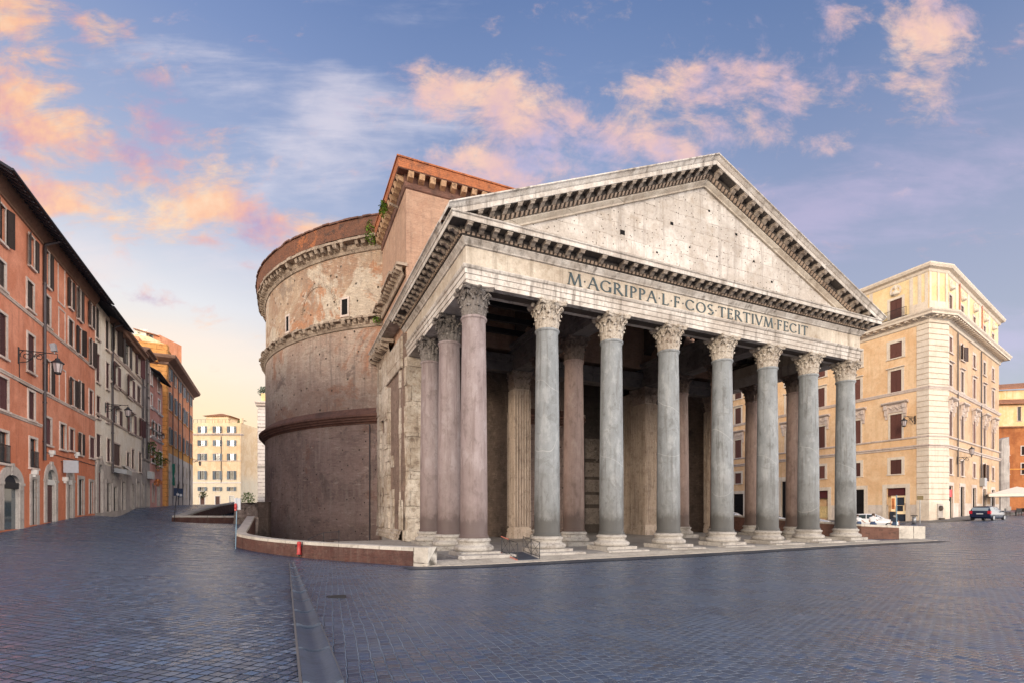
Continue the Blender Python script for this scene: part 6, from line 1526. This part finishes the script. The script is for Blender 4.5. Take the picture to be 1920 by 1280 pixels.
# red hydrant standing against the curved wall
x, y = -12.25, 28.62; g = gz(x, y)
hy = empty('fire_hydrant', (x, y, g), R(24), 'red enamel fire hydrant standing against the curved brick wall', 'hydrant')
k = MB(); k.revolve([(.0, .20), (.17, .20), (.175, .24), (.135, .28), (.13, .82), (.14, .84), (.14, .90), (.11, .96), (.0, .99)], 18); k.build('barrel', M_redmetal, hy)
k = MB(); k.revolve([(.055, -.2), (.055, .22)], 12); k.build('stem', M_iron, hy)
for s_ in (-1, 1): k = MB(); k.tube([(s_*.12, 0, .72), (s_*.2, 0, .72)], .055, 10); k.tube([(s_*.2, 0, .72), (s_*.23, 0, .72)], .07, 6); k.build('outlet', M_iron, hy)
hy.scale = (.85, .85, .95)
# traffic pole at the wall's corner: grey box, red lamp
x, y = at(441.5, 32.0), 32.0; g = gz(x, y)
tp_ = empty('signal_pole', (x, y, g-.15), 0, 'slim blue grey pole with grey panel and small red lamp at the curved wall corner', 'pole')
k = MB(); k.tube([(0, 0, 0), (.09, 0, 3.0), (.1, 0, 3.45)], .035, 10); k.build('pole', M_bluepole, tp_)
k = MB(); k.box(-.05, .33, -.03, .03, 2.68, 3.42); k.build('panel', M_signgrey, tp_)
k = MB(); k.revolve([(.0, 2.72), (.07, 2.74), (.085, 2.85), (.07, 3.05), (.0, 3.1)], 14, (.06, -.09, 0)); k.box(.0, .12, -.14, -.04, 2.62, 2.72); k.build('lamp', M_redmetal, tp_)
# leaning direction sign
x, y = at(326, 49.8), 49.8; g = gz(x, y)
ds = empty('direction_sign', (x, y, g-.05), 0, 'leaning dark post with navy direction panels at the tip of the angled wall', 'sign')
k = MB(); k.tube([(0, 0, 0), (.12, 0, 1.4), (.42, 0, 3.95)], .04, 8); k.build('post', M_iron, ds)
for a, b, z0, z1 in ((.02, .36, 2.75, 3.55), (.42, .95, 2.62, 3.5)): k = MB(); k.box(a, b, -.05, -.02, z0, z1); k.build('panel', M_signblue, ds)
k = MB(); k.box(.30, .55, -.06, -.055, 2.8, 3.0); k.box(.62, .86, -.06, -.055, 2.7, 2.95); k.build('pictogram', M_signgrey, ds)
# wheelchair ramp with two cross braced railings
rx, ry = uv2xy(2.02, -1.05)
rp = empty('access_ramp', (rx, ry, -.12), ANG, 'small grey access ramp with two black cross braced railings between the first two columns', 'ramp')
k = MB(); k.hexa([(-.60, -1.6, .02), (.60, -1.6, .02), (.60, .45, .02), (-.60, .45, .02), (-.60, -1.6, .06), (.60, -1.6, .06), (.60, .45, .26), (-.60, .45, .26)]); k.build('deck', M_asphalt, rp)
for x_ in (-.64, .64):
    k = MB(); zz = lambda y_: .06+.2*(y_+1.6)/2.05
    for y_ in (-1.55, -.56, .43): k.bar((x_, y_, zz(y_)-.05), (x_, y_, zz(y_)+.86), .03)
    for dz in (.84, .08): k.bar((x_, -1.55, zz(-1.55)+dz), (x_, .43, zz(.43)+dz), .025)
    for a, b in ((-1.55, -.56), (-.56, .43)): k.bar((x_, a, zz(a)+.1), (x_, b, zz(b)+.82), .015); k.bar((x_, a, zz(a)+.82), (x_, b, zz(b)+.1), .015)
    r_ = k.build('railing', M_iron, rp)
    if x_ < 0:
        k = MB(); k.bar((x_-.03, -1.58, .04), (x_-.03, .45, .24), .07); k.bar((x_-.035, -.56, zz(-.56)+.88), (x_-.035, .43, zz(.43)+.88), .04); k.build('coral_edge', M_coral, r_)
# thin pole, brown sign, litter bin at the palazzo corner
x, y = at(1681, 45), 45; tag(MB().tube([(0, 0, -.2), (0, 0, 3.55)], .045, 10).tube([(0, 0, 3.55), (0, 0, 3.6)], .06, 10).build('pole', M_bluepole, None, (x, y, gz(x, y))), 'slim pale blue pole rising behind the right hand brick wall', 'pole')
x, y = at(1725, 52.6), 52.6; bs = empty('brown_sign', (x, y, gz(x, y)), R(-20), 'brown rectangular sign on a thin post before the palazzo quoins', 'sign')
MB().tube([(0, 0, -.1), (0, 0, 2.95)], .04, 8).build('post', M_steel, bs); MB().box(-.27, .27, -.06, -.02, 2.5, 2.95).build('panel', plain('brown_sign_paint', (.16,.12,.05), .6), bs)
x, y = at(1714, 52.2), 52.2; bn = empty('litter_bin', (x, y, gz(x, y)), 0, 'slim grey litter bin with dark lid on the pavement beside the brown sign', 'bin')
MB().revolve([(.0, .05), (.16, .05), (.17, .8), (.0, .8)], 14).build('body', M_steel, bn); MB().revolve([(.0, .95), (.3, .93), (.32, .88), (.3, .84), (.0, .84)], 14).build('lid', M_iron, bn); MB().revolve([(.0, .06), (.26, .04), (.28, .0), (.0, 0)], 14).build('foot', M_iron, bn)
k = empty('hanging_sign', FL.xy(FL.t(114), 0)+(FL.z(862, 116),), FL.ang(), 'blank pale grey square sign projecting over the arched door of the salmon house', 'sign')
MB().box(-.04, .04, -1.0, -.15, -.9, 0.0).build('board', M_signgrey, k); MB().bar((0, 0, -.1), (0, -1.0, -.1), .04).build('bracket', M_iron, k)

# ------------------------------------------------------------------ wall lamps
def wall_lamp(label, f, px0, px1, py, drop=0.0, size=1.0, flood=False, up=False):
    t = f.t(px0); x0, y0 = f.xy(t); nx, ny = f.dy, -f.dx; s_ = (px1-CX)/F
    k = (s_*y0-x0)/(nx-s_*ny); z = f.z(py, px0)
    o = empty('wall_lamp', (x0, y0, z), math.atan2(ny, nx), label, 'street lamp', 'iron lanterns bracketed from the house walls')
    b = MB(); b.box(0, .05, -.06, .06, -.55*size, .3*size); b.tube([(0, 0, .18), (k, 0, .18)], .03, 6)
    for c, r_, a0, a1 in ((.34, .26, 200, -70), (.80, .16, 200, -60)):
        pts = [(c*size+r_*size*math.cos(R(a)), 0, -.10+r_*size*math.sin(R(a))) for a in np.linspace(a0, a1, 14)]
        pts += [(c*size+r_*.5*size*math.cos(R(a)), 0, -.10-.05+r_*.5*size*math.sin(R(a))) for a in np.linspace(a1, a1-250, 10)]
        b.tube(pts, .026, 5)
    b.tube([(0.02, 0, -.5*size), (.35*size, 0, -.42*size), (.62*size, 0, -.1), (k*.7, 0, .16)], .028, 5)
    b.build('bracket', M_iron, o)
    zl = .18-drop if not up else .18
    L = MB(); c = (k, 0, zl)
    if up: L.revolve([(.0, 1.12*size), (.03, 1.1*size), (.06, 1.0*size), (.26*size, .85*size), (.27*size, .80*size)], 8, c, 0, False); L.revolve([(.14*size, .25*size), (.10*size, .18*size), (.04, .12*size), (.04, 0)], 8, c, 0, False)
    else: L.revolve([(.02, 0), (.03, -.2*size), (.10*size, -.25*size), (.12*size, -.33*size), (.28*size, -.46*size), (.30*size, -.50*size), (.22*size, -.50*size)], 8, c, 0, False); L.revolve([(.14*size, -.98*size), (.17*size, -.98*size), (.15*size, -1.06*size), (.03, -1.1*size)], 8, c, 0, False)
    for a in range(8):
        an = 2*PI*a/8
        z0, r0, z1, r1 = (-.5*size, .235*size, -.98*size, .155*size) if not up else (.8*size, .235*size, .25*size, .135*size)
        L.bar((k+r0*math.cos(an), r0*math.sin(an), zl+z0), (k+r1*math.cos(an), r1*math.sin(an), zl+z1), .018)
    la = L.build('lantern', M_iron, o)
    g = MB()
    if up: g.revolve([(.225*size, .8*size), (.125*size, .25*size)], 8, c, 0, False)
    else: g.revolve([(.225*size, -.5*size), (.145*size, -.98*size)], 8, c, 0, False)
    g.build('glass', M_lampglass, la)
    if flood:
        q = MB(); q.hexa([(k-.28, -.14, .28), (k-.02, -.14, .34), (k-.02, .14, .34), (k-.28, .14, .28), (k-.34, -.17, .72), (k-.1, -.17, .8), (k-.1, .17, .8), (k-.34, .17, .72)]); q.tube([(k-.15, 0, .18), (k-.15, 0, .32)], .03, 6); q.build('floodlight', M_steel, o)
    return o
wall_lamp('ornate iron lamp with a floodlight on its arm on the salmon house', FL, 34, 108, 661, 0, 1.15, True)
wall_lamp('scrolled iron lamp reaching out from the cream house front', FL, 197, 240, 760, -.1, 1.1)
wall_lamp('small square lamp on a thin arm from the rose house', FL, 296, 306, 811, .1, .8)
wall_lamp('far hanging lamp at the end corner of the orange palazzo', FE, 360.5, 375, 862, .1, 1.0)
wall_lamp('black lamp on scrolled arm beside the first floor window of the ochre palazzo', FR, 1716, 1695, 784, 0, 1.15)
wall_lamp('upright lantern on a long arm on the shaded side of the ochre palazzo', FQ, 1794, 1822, 860, 0, 1.1, up=True)

# ------------------------------------------------------------------ plants
def foliage(n_, rx, ry, rz_, size, seed, droop=0.0):
    rn = random.Random(seed); mb = MB()
    for i in range(n_):
        th, ph, r_ = rn.uniform(0, 2*PI), math.acos(rn.uniform(-1, 1)), rn.random()**.45
        c = Vector((rx*r_*math.sin(ph)*math.cos(th), ry*r_*math.sin(ph)*math.sin(th), rz_*r_*math.cos(ph)-droop*r_*r_))
        q = Matrix.Rotation(rn.uniform(0, 2*PI), 3, 'Z') @ Matrix.Rotation(rn.uniform(-1.1, 1.1), 3, 'X'); s_ = size*rn.uniform(.6, 1.3)
        mb.add([c+q@Vector(p)*s_ for p in ((-.3, -.1, 0), (0, -.5, .05), (.3, -.1, 0), (.12, .45, -.05), (-.12, .45, -.05))], [(0, 1, 2, 3, 4)])
    return mb
def tuft(label, u, v, z, rx, rz_, n_, seed, mat=M_leafbright, size=.22, droop=.2):
    o = empty('wall_plant', uv2xy(u, v)+(z,), 0, label, 'plant', 'green tufts growing on the old walls')
    foliage(n_, rx, rx*.8, rz_, size, seed, droop).build('leaves', mat, o)
    k = MB(); rn = random.Random(seed)
    for i in range(5): k.tube([(0, 0, -rz_*.8), (rn.uniform(-.3, .3)*rx, rn.uniform(-.3, .3)*rx, 0), (rn.uniform(-.8, .8)*rx, rn.uniform(-.8, .8)*rx, rz_*.6)], .02, 4)
    k.build('stems', M_bark, o); return o
a_, z_ = drum_hit(704, 437); tuft('large bright green tuft hanging on the drum cornice next to the block', RC[0]+(RD+.7)*math.cos(a_), RC[1]+(RD+.7)*math.sin(a_), z_-.2, .62, 1.25, 420, 3)
tuft('small yellow green tuft on the brick attic of the block', -1.75, 17.6, 28.1, .35, .75, 160, 4)
a_, z_ = drum_hit(712, 601); tuft('tiny green tuft on the middle drum cornice under the eaves', RC[0]+(RD+.5)*math.cos(a_), RC[1]+(RD+.5)*math.sin(a_), z_, .4, .45, 110, 5)
def house_plant(name, label, f, px, py, rx, rz_, n_, seed, mat=M_leaf, out=.35, pot=None, size=.2, droop=.3):
    t = f.t(px); o = empty(name, f.xy(t, out)+(f.z(py, px),), 0, label, 'plant')
    foliage(n_, rx, rx*.6, rz_, size, seed, droop).build('leaves', mat, o)
    k = MB(); k.revolve([(.0, -rz_-.25), (.16, -rz_-.25), (.2, -rz_+.05), (.0, -rz_+.05)], 10); k.build('pot', pot or plain('terracotta', (.35,.14,.075), .8), o)
M_terra = plain('terracotta_pot', (.35,.14,.075), .8)
house_plant('climbing_plant', 'trailing green creeper hanging from a window of the rose house', FL, 290.5, 858, .7, 1.5, 320, 11, pot=M_terra, size=.26)
house_plant('climbing_plant', 'dark bushy plant under the upper window of the grey house', FL, 278.5, 836, .6, 1.2, 220, 12, pot=M_terra, size=.24)
house_plant('window_plant', 'dark plant on the corner window sill of the rose house', FL, 303.5, 861, .6, .6, 160, 13, pot=M_terra, size=.22)
house_plant('flower_pot', 'orange flowering plant above the shop canopy of the grey house', FL, 283.5, 900, .55, .5, 170, 14, plain('orange_petals', (.60,.22,.06), .7, var=.5), .7, M_terra, .22)
house_plant('roof_plant', 'green bushes on the roof terrace behind the grey house', Fb, 264, 626, .9, .8, 260, 15, out=.0, pot=M_terra, size=.3)
house_plant('roof_plant', 'small conical shrub on the terrace of the yellow corner house', FFr, 446, 789, .6, 1.0, 160, 16, out=-.8, pot=M_terra, size=.3)
house_plant('potted_shrub', 'dark rounded shrub in a pot at the corner of the orange palazzo', FE, 362.5, 925, .9, .9, 240, 17, out=1.6, pot=M_terra, size=.3)
house_plant('roof_tree', 'grey green tree on the roof of the banded house beside the drum', FS, 489, 727, 1.7, 1.5, 420, 18, plain('olive_leaf', (.12,.16,.11), .7, var=.5), -2.5, M_terra, .45)
house_plant('street_shrub', 'dark shrub at the foot of the banded house beside the drum', FS, 474, 932, 1.8, 1.7, 420, 19, out=3.0, pot=M_terra, size=.4)

# ------------------------------------------------------------------ cars
M_carwhite = plain('white_car_paint', (.72,.73,.75), .22, spec=.6, var=.03)
M_carsilver = plain('silver_car_paint', (.52,.54,.57), .25, .35, .6, var=.03)
M_carblue = plain('navy_car_paint', (.007,.012,.036), .2, spec=.6, var=.05)
M_cardark = plain('charcoal_car_paint', (.025,.027,.03), .25, spec=.6, var=.05)
M_carglass = plain('car_glass', (.035,.05,.055), .06, spec=.8)
M_tail = plain('red_lens', (.45,.01,.02), .25, spec=.6); M_head = plain('clear_lens', (.55,.58,.6), .15, spec=.8)
ST_HATCH = [(-2.02, .42, .72, .78, .76, .80), (-1.95, .30, .90, 1.02, .82, .72), (-1.72, .24, .95, 1.32, .85, .62), (-1.35, .22, .96, 1.44, .86, .60), (-.6, .20, .95, 1.48, .87, .60), (.15, .20, .93, 1.44, .87, .60), (.55, .20, .92, 1.26, .87, .64), (1.02, .20, .90, .97, .86, .74), (1.5, .22, .82, .86, .84, .72), (1.88, .28, .70, .74, .78, .66), (2.04, .40, .58, .60, .66, .60)]
ST_WAGON = [(-2.25, .40, .80, .84, .78, .76), (-2.2, .30, .92, 1.00, .83, .72), (-2.05, .25, .97, 1.36, .85, .66), (-1.8, .22, .97, 1.47, .86, .62), (-.9, .20, .96, 1.51, .87, .61), (.15, .20, .94, 1.46, .87, .60), (.6, .20, .93, 1.26, .87, .64), (1.1, .20, .91, .97, .86, .74), (1.6, .22, .83, .87, .84, .72), (2.0, .28, .70, .74, .78, .66), (2.18, .40, .58, .60, .66, .60)]
def car(label, x, y, head, paint, st=ST_HATCH, group=None):
    o = empty('parked_car', (x, y, gz(x, y)+.0), head, label, 'car', group)
    mb = MB(); v = []; k = 0
    for (X, zb_, zbelt, zt_, w, wr) in st:
        zt_ = max(zt_, zbelt+.01)
        half = [(0, zb_), (w*.86, zb_), (w, zb_+.14), (w*1.01, zbelt*.62), (w*.985, zbelt), (w*.97+(wr-w*.97)*.93, zbelt+(zt_-zbelt)*.88), (wr*.84, zt_-.005), (0, zt_+.015)]
        ring = [(X, -a, z) for a, z in half]+[(X, a, z) for a, z in reversed(half[1:-1])]
        k = len(ring); v += ring
    m_ = len(st); f = [(i*k+j, i*k+(j+1) % k, (i+1)*k+(j+1) % k, (i+1)*k+j) for i in range(m_-1) for j in range(k)]
    mb.add(v, [tuple(reversed(q)) for q in f], 0, True); mb.add(v[:k], [tuple(range(k))]); mb.add(v[-k:], [tuple(reversed(range(k)))])
    mb.build('body', paint, o)
    def pt(i, sg, a):                                # point up the glass between belt and roof, slightly proud
        X, zb_, zbelt, zt_, w, wr = st[i]; return (X, sg*(w*.97+(wr-w*.97)*.93*a+.012), zbelt+(zt_-zbelt)*.88*a)
    for sg in (-1, 1):
        g = MB(); ids = [2, 3, 4, 5, 6]
        A = [pt(i, sg, .08) for i in ids]; B = [pt(i, sg, .94) for i in ids]
        A[-1] = pt(7, sg, .08); B[-1] = pt(6, sg, .80)
        for i in range(4):
            e = .035
            q = [(A[i][0]+e, A[i][1], A[i][2]), (A[i+1][0]-e, A[i+1][1], A[i+1][2]), (B[i+1][0]-e, B[i+1][1], B[i+1][2]), (B[i][0]+e, B[i][1], B[i][2])]
            g.add(q, [(0, 1, 2, 3) if sg < 0 else (3, 2, 1, 0)])
        g.build('side_window', M_carglass, o)
        l = MB(); X, zb_, zbelt, zt_, w, wr = st[1]; l.box(st[0][0]-.02, st[2][0]+.04, *(sorted((sg*(w*.72), sg*(w*1.02)))), zbelt-.22, zbelt+.10); l.build('taillight', M_tail, o)
        l = MB(); X, zb_, zbelt, zt_, w, wr = st[-2]; l.hexa([(X-.12, sg*w*1.0, .56), (X+.12, sg*w*.72, .54), (X+.10, sg*w*.66, .54), (X-.2, sg*w*.9, .56), (X-.22, sg*w*1.01, .70), (X+.06, sg*w*.78, .68), (X+.04, sg*w*.6, .68), (X-.26, sg*w*.9, .70)]); l.build('headlight', M_head, o)
        m2 = MB(); X = st[6][0]+.1; m2.box(X-.08, X+.06, *(sorted((sg*.86, sg*1.04))), .90, 1.02); m2.build('wing_mirror', paint, o)
    a, b = st[6], st[7]; g = MB()
    g.add([(b[0]-.04, -b[4]*.80, b[3]+.035), (b[0]-.04, b[4]*.80, b[3]+.035), (st[5][0]+.1, a[5]*.92, st[5][3]-.035), (st[5][0]+.1, -a[5]*.92, st[5][3]-.035)], [(0, 1, 2, 3)])
    ws = g; ws.build('windscreen', M_carglass, o)
    g = MB(); a, b = st[1], st[2]; g.add([(a[0]-.03, -a[4]*.76, a[3]+.03), (a[0]-.03, a[4]*.76, a[3]+.03), (b[0]-.05, b[5]*.98, b[3]-.02), (b[0]-.05, -b[5]*.98, b[3]-.02)], [(3, 2, 1, 0)]); g.build('rear_window', M_carglass if paint is not M_carblue else M_glassb, o)
    g = MB(); X = st[0][0]; g.box(X-.05, X+.1, -.72, .72, .38, .58); g.build('rear_bumper', paint, o); g = MB(); g.box(X-.045, X, -.26, .26, .66, .77); g.build('number_plate', M_signgrey, o)
    L = st[-1][0]
    for X in (st[0][0]+.72, L-.78):
        for sg in (-1, 1):
            t = MB(); n_ = 20; y0, y1 = sorted((sg*.70, sg*.885))
            for yy, yz in ((y0, y1),):
                t.add([(X+.31*math.cos(2*PI*i/n_), yy, .31+.31*math.sin(2*PI*i/n_)) for i in range(n_)]+[(X+.31*math.cos(2*PI*i/n_), yz, .31+.31*math.sin(2*PI*i/n_)) for i in range(n_)], [(i, (i+1) % n_, (i+1) % n_+n_, i+n_) for i in range(n_)]+[tuple(range(n_)), tuple(reversed(range(n_, 2*n_)))])
            wh = t.build('wheel', M_rubber, o); r2 = MB(); yo = sg*.89
            r2.add([(X+.2*math.cos(2*PI*i/n_), yo, .31+.2*math.sin(2*PI*i/n_)) for i in range(n_)], [tuple(range(n_)) if sg < 0 else tuple(reversed(range(n_)))]); r2.build('rim', M_steel, wh)
    return o
hd = math.atan2(-.60, .80); cg = 'white cars parked behind the portico'
for px, Y, lab, pt_, h in ((1638, 51.0, 'white hatchback parked behind the two seated people', M_carwhite, hd), (1518, 56, 'silvery white car parked between the last two columns with only its bonnet showing', M_carsilver, hd), (1446, 62, 'white car glimpsed between the sixth and seventh columns', M_carwhite, hd), (1376, 68, 'white car glimpsed furthest left behind the columns', M_carwhite, hd)):
    car(lab, at(px, Y), Y, h, pt_, group=cg)
car('dark blue estate car seen from behind on the right', at(1863, 50.5)+.9, 52.0, R(90-60), M_carblue, ST_WAGON)

# ------------------------------------------------------------------ cafe canopy and furniture
ax, ay = at(1907, 66), 66.0; ag = gz(ax, ay)
aw = empty('cafe_canopy', (ax, ay, ag), R(-38), 'white square cafe canopy on posts beyond the parked estate car', 'canopy')
k = MB(); h = 3.0; k.add([(-h, -h, 2.75), (h, -h, 2.75), (h, h, 2.75), (-h, h, 2.75), (0, 0, 3.75)], [(0, 1, 4), (1, 2, 4), (2, 3, 4), (3, 0, 4)])
for (a, b) in (((-h, -h), (h, -h)), ((h, -h), (h, h)), ((h, h), (-h, h)), ((-h, h), (-h, -h))): k.add([a+(2.4,), b+(2.4,), b+(2.75,), a+(2.75,)], [(0, 1, 2, 3)])
k.build('canopy', M_canvas, aw)
for a in ((-2.8, -2.8), (2.8, -2.8), (2.8, 2.8), (-2.8, 2.8)): k = MB(); k.tube([a+(-.2,), a+(2.7,)], .05, 8); k.build('post', M_steel, aw)
def cafe_chair(x, y, rz, label):
    o = empty('cafe_chair', (x, y, gz(x, y)), rz, label, 'chair', 'dark chairs under the white canopy')
    MB().box(-.24, .24, -.24, .24, .43, .48).build('seat', M_iron, o); MB().box(-.24, .24, .20, .25, .5, .95).build('backrest', M_iron, o)
    for a in (-.21, .21):
        for b in (-.21, .21): MB().bar((a, b, 0), (a, b, .44), .035).build('leg', M_iron, o)
    return o
def cafe_table(x, y, label):
    o = empty('cafe_table', (x, y, gz(x, y)), 0, label, 'table', 'dark tables under the white canopy')
    MB().revolve([(.0, .75), (.45, .75), (.46, .72), (.0, .71)], 18).build('tabletop', M_iron, o); MB().tube([(0, 0, 0), (0, 0, .72)], .04, 8).build('stem', M_iron, o); MB().revolve([(.0, .04), (.28, .02), (.3, 0), (.0, 0)], 16).build('foot', M_iron, o)
for i, (dx, dy) in enumerate(((-3.6, -3.4), (-1.6, -4.6), (.6, -2.6))):
    cafe_table(ax+dx, ay+dy, 'dark round cafe table under the white canopy')
    for j in range(3):
        a = 2.1*j+i; cafe_chair(ax+dx+.75*math.cos(a), ay+dy+.75*math.sin(a), a-PI/2, 'dark metal cafe chair drawn up to a table under the white canopy')

# ------------------------------------------------------------------ people
M_skin = plain('skin', (.46,.25,.17), .6, var=.06); M_shirtw = plain('white_shirt', (.72,.71,.73), .85, var=.05); M_jean = plain('blue_denim', (.045,.075,.15), .85); M_navy = plain('navy_top', (.028,.036,.055), .85)
M_hairg = plain('grey_hair', (.30,.28,.26), .8); M_hairb = plain('brown_hair', (.07,.042,.03), .8); M_shoe = plain('dark_shoe', (.025,.022,.02), .6)
def person(label, loc, rz, J, top, hair, scale=1.0):
    """one skinned surface grown over joints; materials follow the nearest limb"""
    E_ = [('pelvis', 'waist', 2), ('waist', 'chest', 1), ('chest', 'neck', 1), ('neck', 'head', 0), ('head', 'crown', 0)]
    for s_ in 'LR':
        E_ += [('chest', 'sh'+s_, 1), ('sh'+s_, 'ub'+s_, 1), ('ub'+s_, 'el'+s_, 0), ('el'+s_, 'wr'+s_, 0), ('wr'+s_, 'pa'+s_, 0), ('pelvis', 'hp'+s_, 2), ('hp'+s_, 'kn'+s_, 2), ('kn'+s_, 'an'+s_, 2), ('an'+s_, 'to'+s_, 3)]
    RAD = dict(pelvis=(.155, .115), waist=(.145, .105), chest=(.165, .115), neck=(.058, .058), head=(.082, .095), crown=(.062, .075), sh=(.075, .075), ub=(.056, .056), el=(.043, .043), wr=(.031, .031), pa=(.038, .022), hp=(.098, .098), kn=(.062, .062), an=(.042, .042), to=(.042, .034))
    for s_ in 'LR':
        J['ub'+s_] = tuple((Vector(J['sh'+s_])*.45+Vector(J['el'+s_])*.55))
        d = (Vector(J['wr'+s_])-Vector(J['el'+s_])).normalized(); J['pa'+s_] = tuple(Vector(J['wr'+s_])+d*.07)
    names = list(J); me = bpy.data.meshes.new('person')
    me.from_pydata([J[n_] for n_ in names], [(names.index(a), names.index(b)) for a, b, _ in E_], [])
    tmp = bpy.data.objects.new('person_tmp', me); COL.objects.link(tmp)
    sk_ = tmp.modifiers.new('skin', 'SKIN'); sk_.use_smooth_shade = True; ss = tmp.modifiers.new('sub', 'SUBSURF'); ss.levels = ss.render_levels = 2
    for n_, vv in zip(names, me.skin_vertices[0].data): vv.radius = RAD.get(n_, RAD.get(n_[:2], (.05, .05))); vv.use_root = n_ == 'pelvis'
    dg = bpy.context.evaluated_depsgraph_get(); em = bpy.data.meshes.new_from_object(tmp.evaluated_get(dg)); bpy.data.objects.remove(tmp)
    mb = MB(); mb.v = [tuple(v.co) for v in em.vertices]
    for p in em.polygons:
        c = p.center; best = (9, 0)
        for a, b, mi in E_:
            A, B = Vector(J[a]), Vector(J[b]); t = max(0, min(1, (c-A).dot(B-A)/max(1e-9, (B-A).length_squared))); d = (c-A-(B-A)*t).length-RAD.get(a, RAD.get(a[:2], (.05, 0)))[0]*.6
            if d < best[0]: best = (d, mi)
        mb.f.append(list(p.vertices)); mb.m.append(best[1]); mb.sm.append(True); mb.uv.append([(0, 0)]*len(p.vertices))
    H = Vector(J['head']); fw = Vector((0, 1, 0))*1.0
    fdir = Vector(J.get('face', (0, 1, 0))) if False else fw
    mb.revolve([(.0, -.03), (.018, -.02), (.012, .03), (.0, .04)], 8, (H.x, H.y+.098, H.z-.01), 0)          # nose
    for s_ in (-1, 1):
        mb.revolve([(.0, -.012), (.012, 0), (.0, .012)], 8, (H.x+s_*.034, H.y+.085, H.z+.025), 3); mb.revolve([(.0, -.035), (.018, -.01), (.022, .02), (.0, .035)], 8, (H.x+s_*.088, H.y, H.z), 0)
    mb.box(H.x-.024, H.x+.024, H.y+.07, H.y+.088, H.z-.052, H.z-.044, 3)
    for s_ in 'LR':                                  # four fingers and a thumb on each hand
        d = (Vector(J['wr'+s_])-Vector(J['el'+s_])).normalized(); sd_ = d.cross(Vector((.2, .5, .8))).normalized(); c = Vector(J['pa'+s_])+d*.01; bend = sd_.cross(d)
        for i, l in enumerate((.075, .085, .08, .062)):
            q = c+sd_*(.027-.018*i); mb.tube([q-d*.02, q+d*l*.5+bend*.006, q+d*l+bend*.028], [.010, .009, .007], 6, 0)
        q = c+sd_*.035-d*.045; mb.tube([q-sd_*.015, q+sd_*.022+d*.03, q+sd_*.03+d*.062+bend*.012], [.012, .011, .008], 6, 0)
    o = mb.build('person', [M_skin, top, M_jean, M_shoe], None, loc, rz); o.scale = (scale,)*3
    h = MB(); h.revolve([(.0, .135), (.05, .128), (.085, .10), (.103, .05), (.104, .0), (.09, -.05)], 14, (H.x, H.y-.018, H.z+.02)); hb = h.build('hair', hair, o)
    return tag(o, label, 'person')
def stand(): return dict(pelvis=(0, 0, .96), waist=(0, .01, 1.10), chest=(0, 0, 1.34), neck=(0, .01, 1.50), head=(0, .03, 1.62), crown=(0, .02, 1.70), shL=(-.18, 0, 1.42), elL=(-.25, -.02, 1.14), wrL=(-.27, .08, .90), shR=(.18, 0, 1.42), elR=(.26, -.03, 1.14), wrR=(.28, .06, .90), hpL=(-.10, 0, .92), knL=(-.11, .03, .50), anL=(-.12, -.02, .08), toL=(-.14, .14, .04), hpR=(.10, 0, .92), knR=(.12, .02, .50), anR=(.13, -.02, .08), toR=(.16, .14, .04))
def sit(lean=.10): return dict(pelvis=(0, 0, .10), waist=(0, .02, .26), chest=(0, .05+lean, .50), neck=(0, .09+lean*1.6, .66), head=(.02, .13+lean*1.9, .77), crown=(.02, .12+lean*1.9, .85), shL=(-.19, .05+lean, .58), elL=(-.24, .15+lean, .31), wrL=(-.16, .36+lean, .24), shR=(.19, .05+lean, .58), elR=(.27, .20+lean, .36), wrR=(.13, .22+lean*1.7, .66), hpL=(-.10, .03, .09), knL=(-.15, .44, .10), anL=(-.15, .46, -.34), toL=(-.15, .60, -.38), hpR=(.10, .03, .09), knR=(.17, .43, .12), anR=(.18, .47, -.34), toR=(.19, .61, -.38))
wx, wy = at(1640, 42.55), 42.75
person('person in white shirt and jeans sitting on the brick wall, hand raised to head', (wx, wy, 1.10), R(-38), sit(.06), M_shirtw, M_hairb, 1.12)
j = sit(.22); j['elR'] = (.36, .28, .33); j['wrR'] = (.52, .45, .22)
person('person in loose white top bending forward on the wall beside the last column', (at(1614, 42.9), 43.1, 1.12), R(-20), j, M_shirtw, M_hairb, .98)
j = stand(); j['elR'] = (.30, -.05, 1.16); j['wrR'] = (.33, .02, .93)
px_, py_ = at(1677, 45.3), 45.3
person('person in dark top and jeans standing behind the brick wall', (px_, py_, gz(px_, py_)), R(-30), j, M_navy, M_hairg, 1.0)

# iron drain covers let into the paving
for px, py, w, lab in ((631, 1119, .42, 'small square iron drain cover in the cobbles right of the gutter'),):
    x, y = ground_hit(px, py); k = MB(); z = gz(x, y)
    k.box(-w/2, w/2, -w/2, w/2, -.05, .012)
    for i in range(5): k.box(-w*.42, w*.42, -w*.4+i*w*.2-.012, -w*.4+i*w*.2+.012, .012, .02)
    tag(k.build('drain_cover', M_iron, None, (x, y, z), R(20)), lab, 'drain cover')
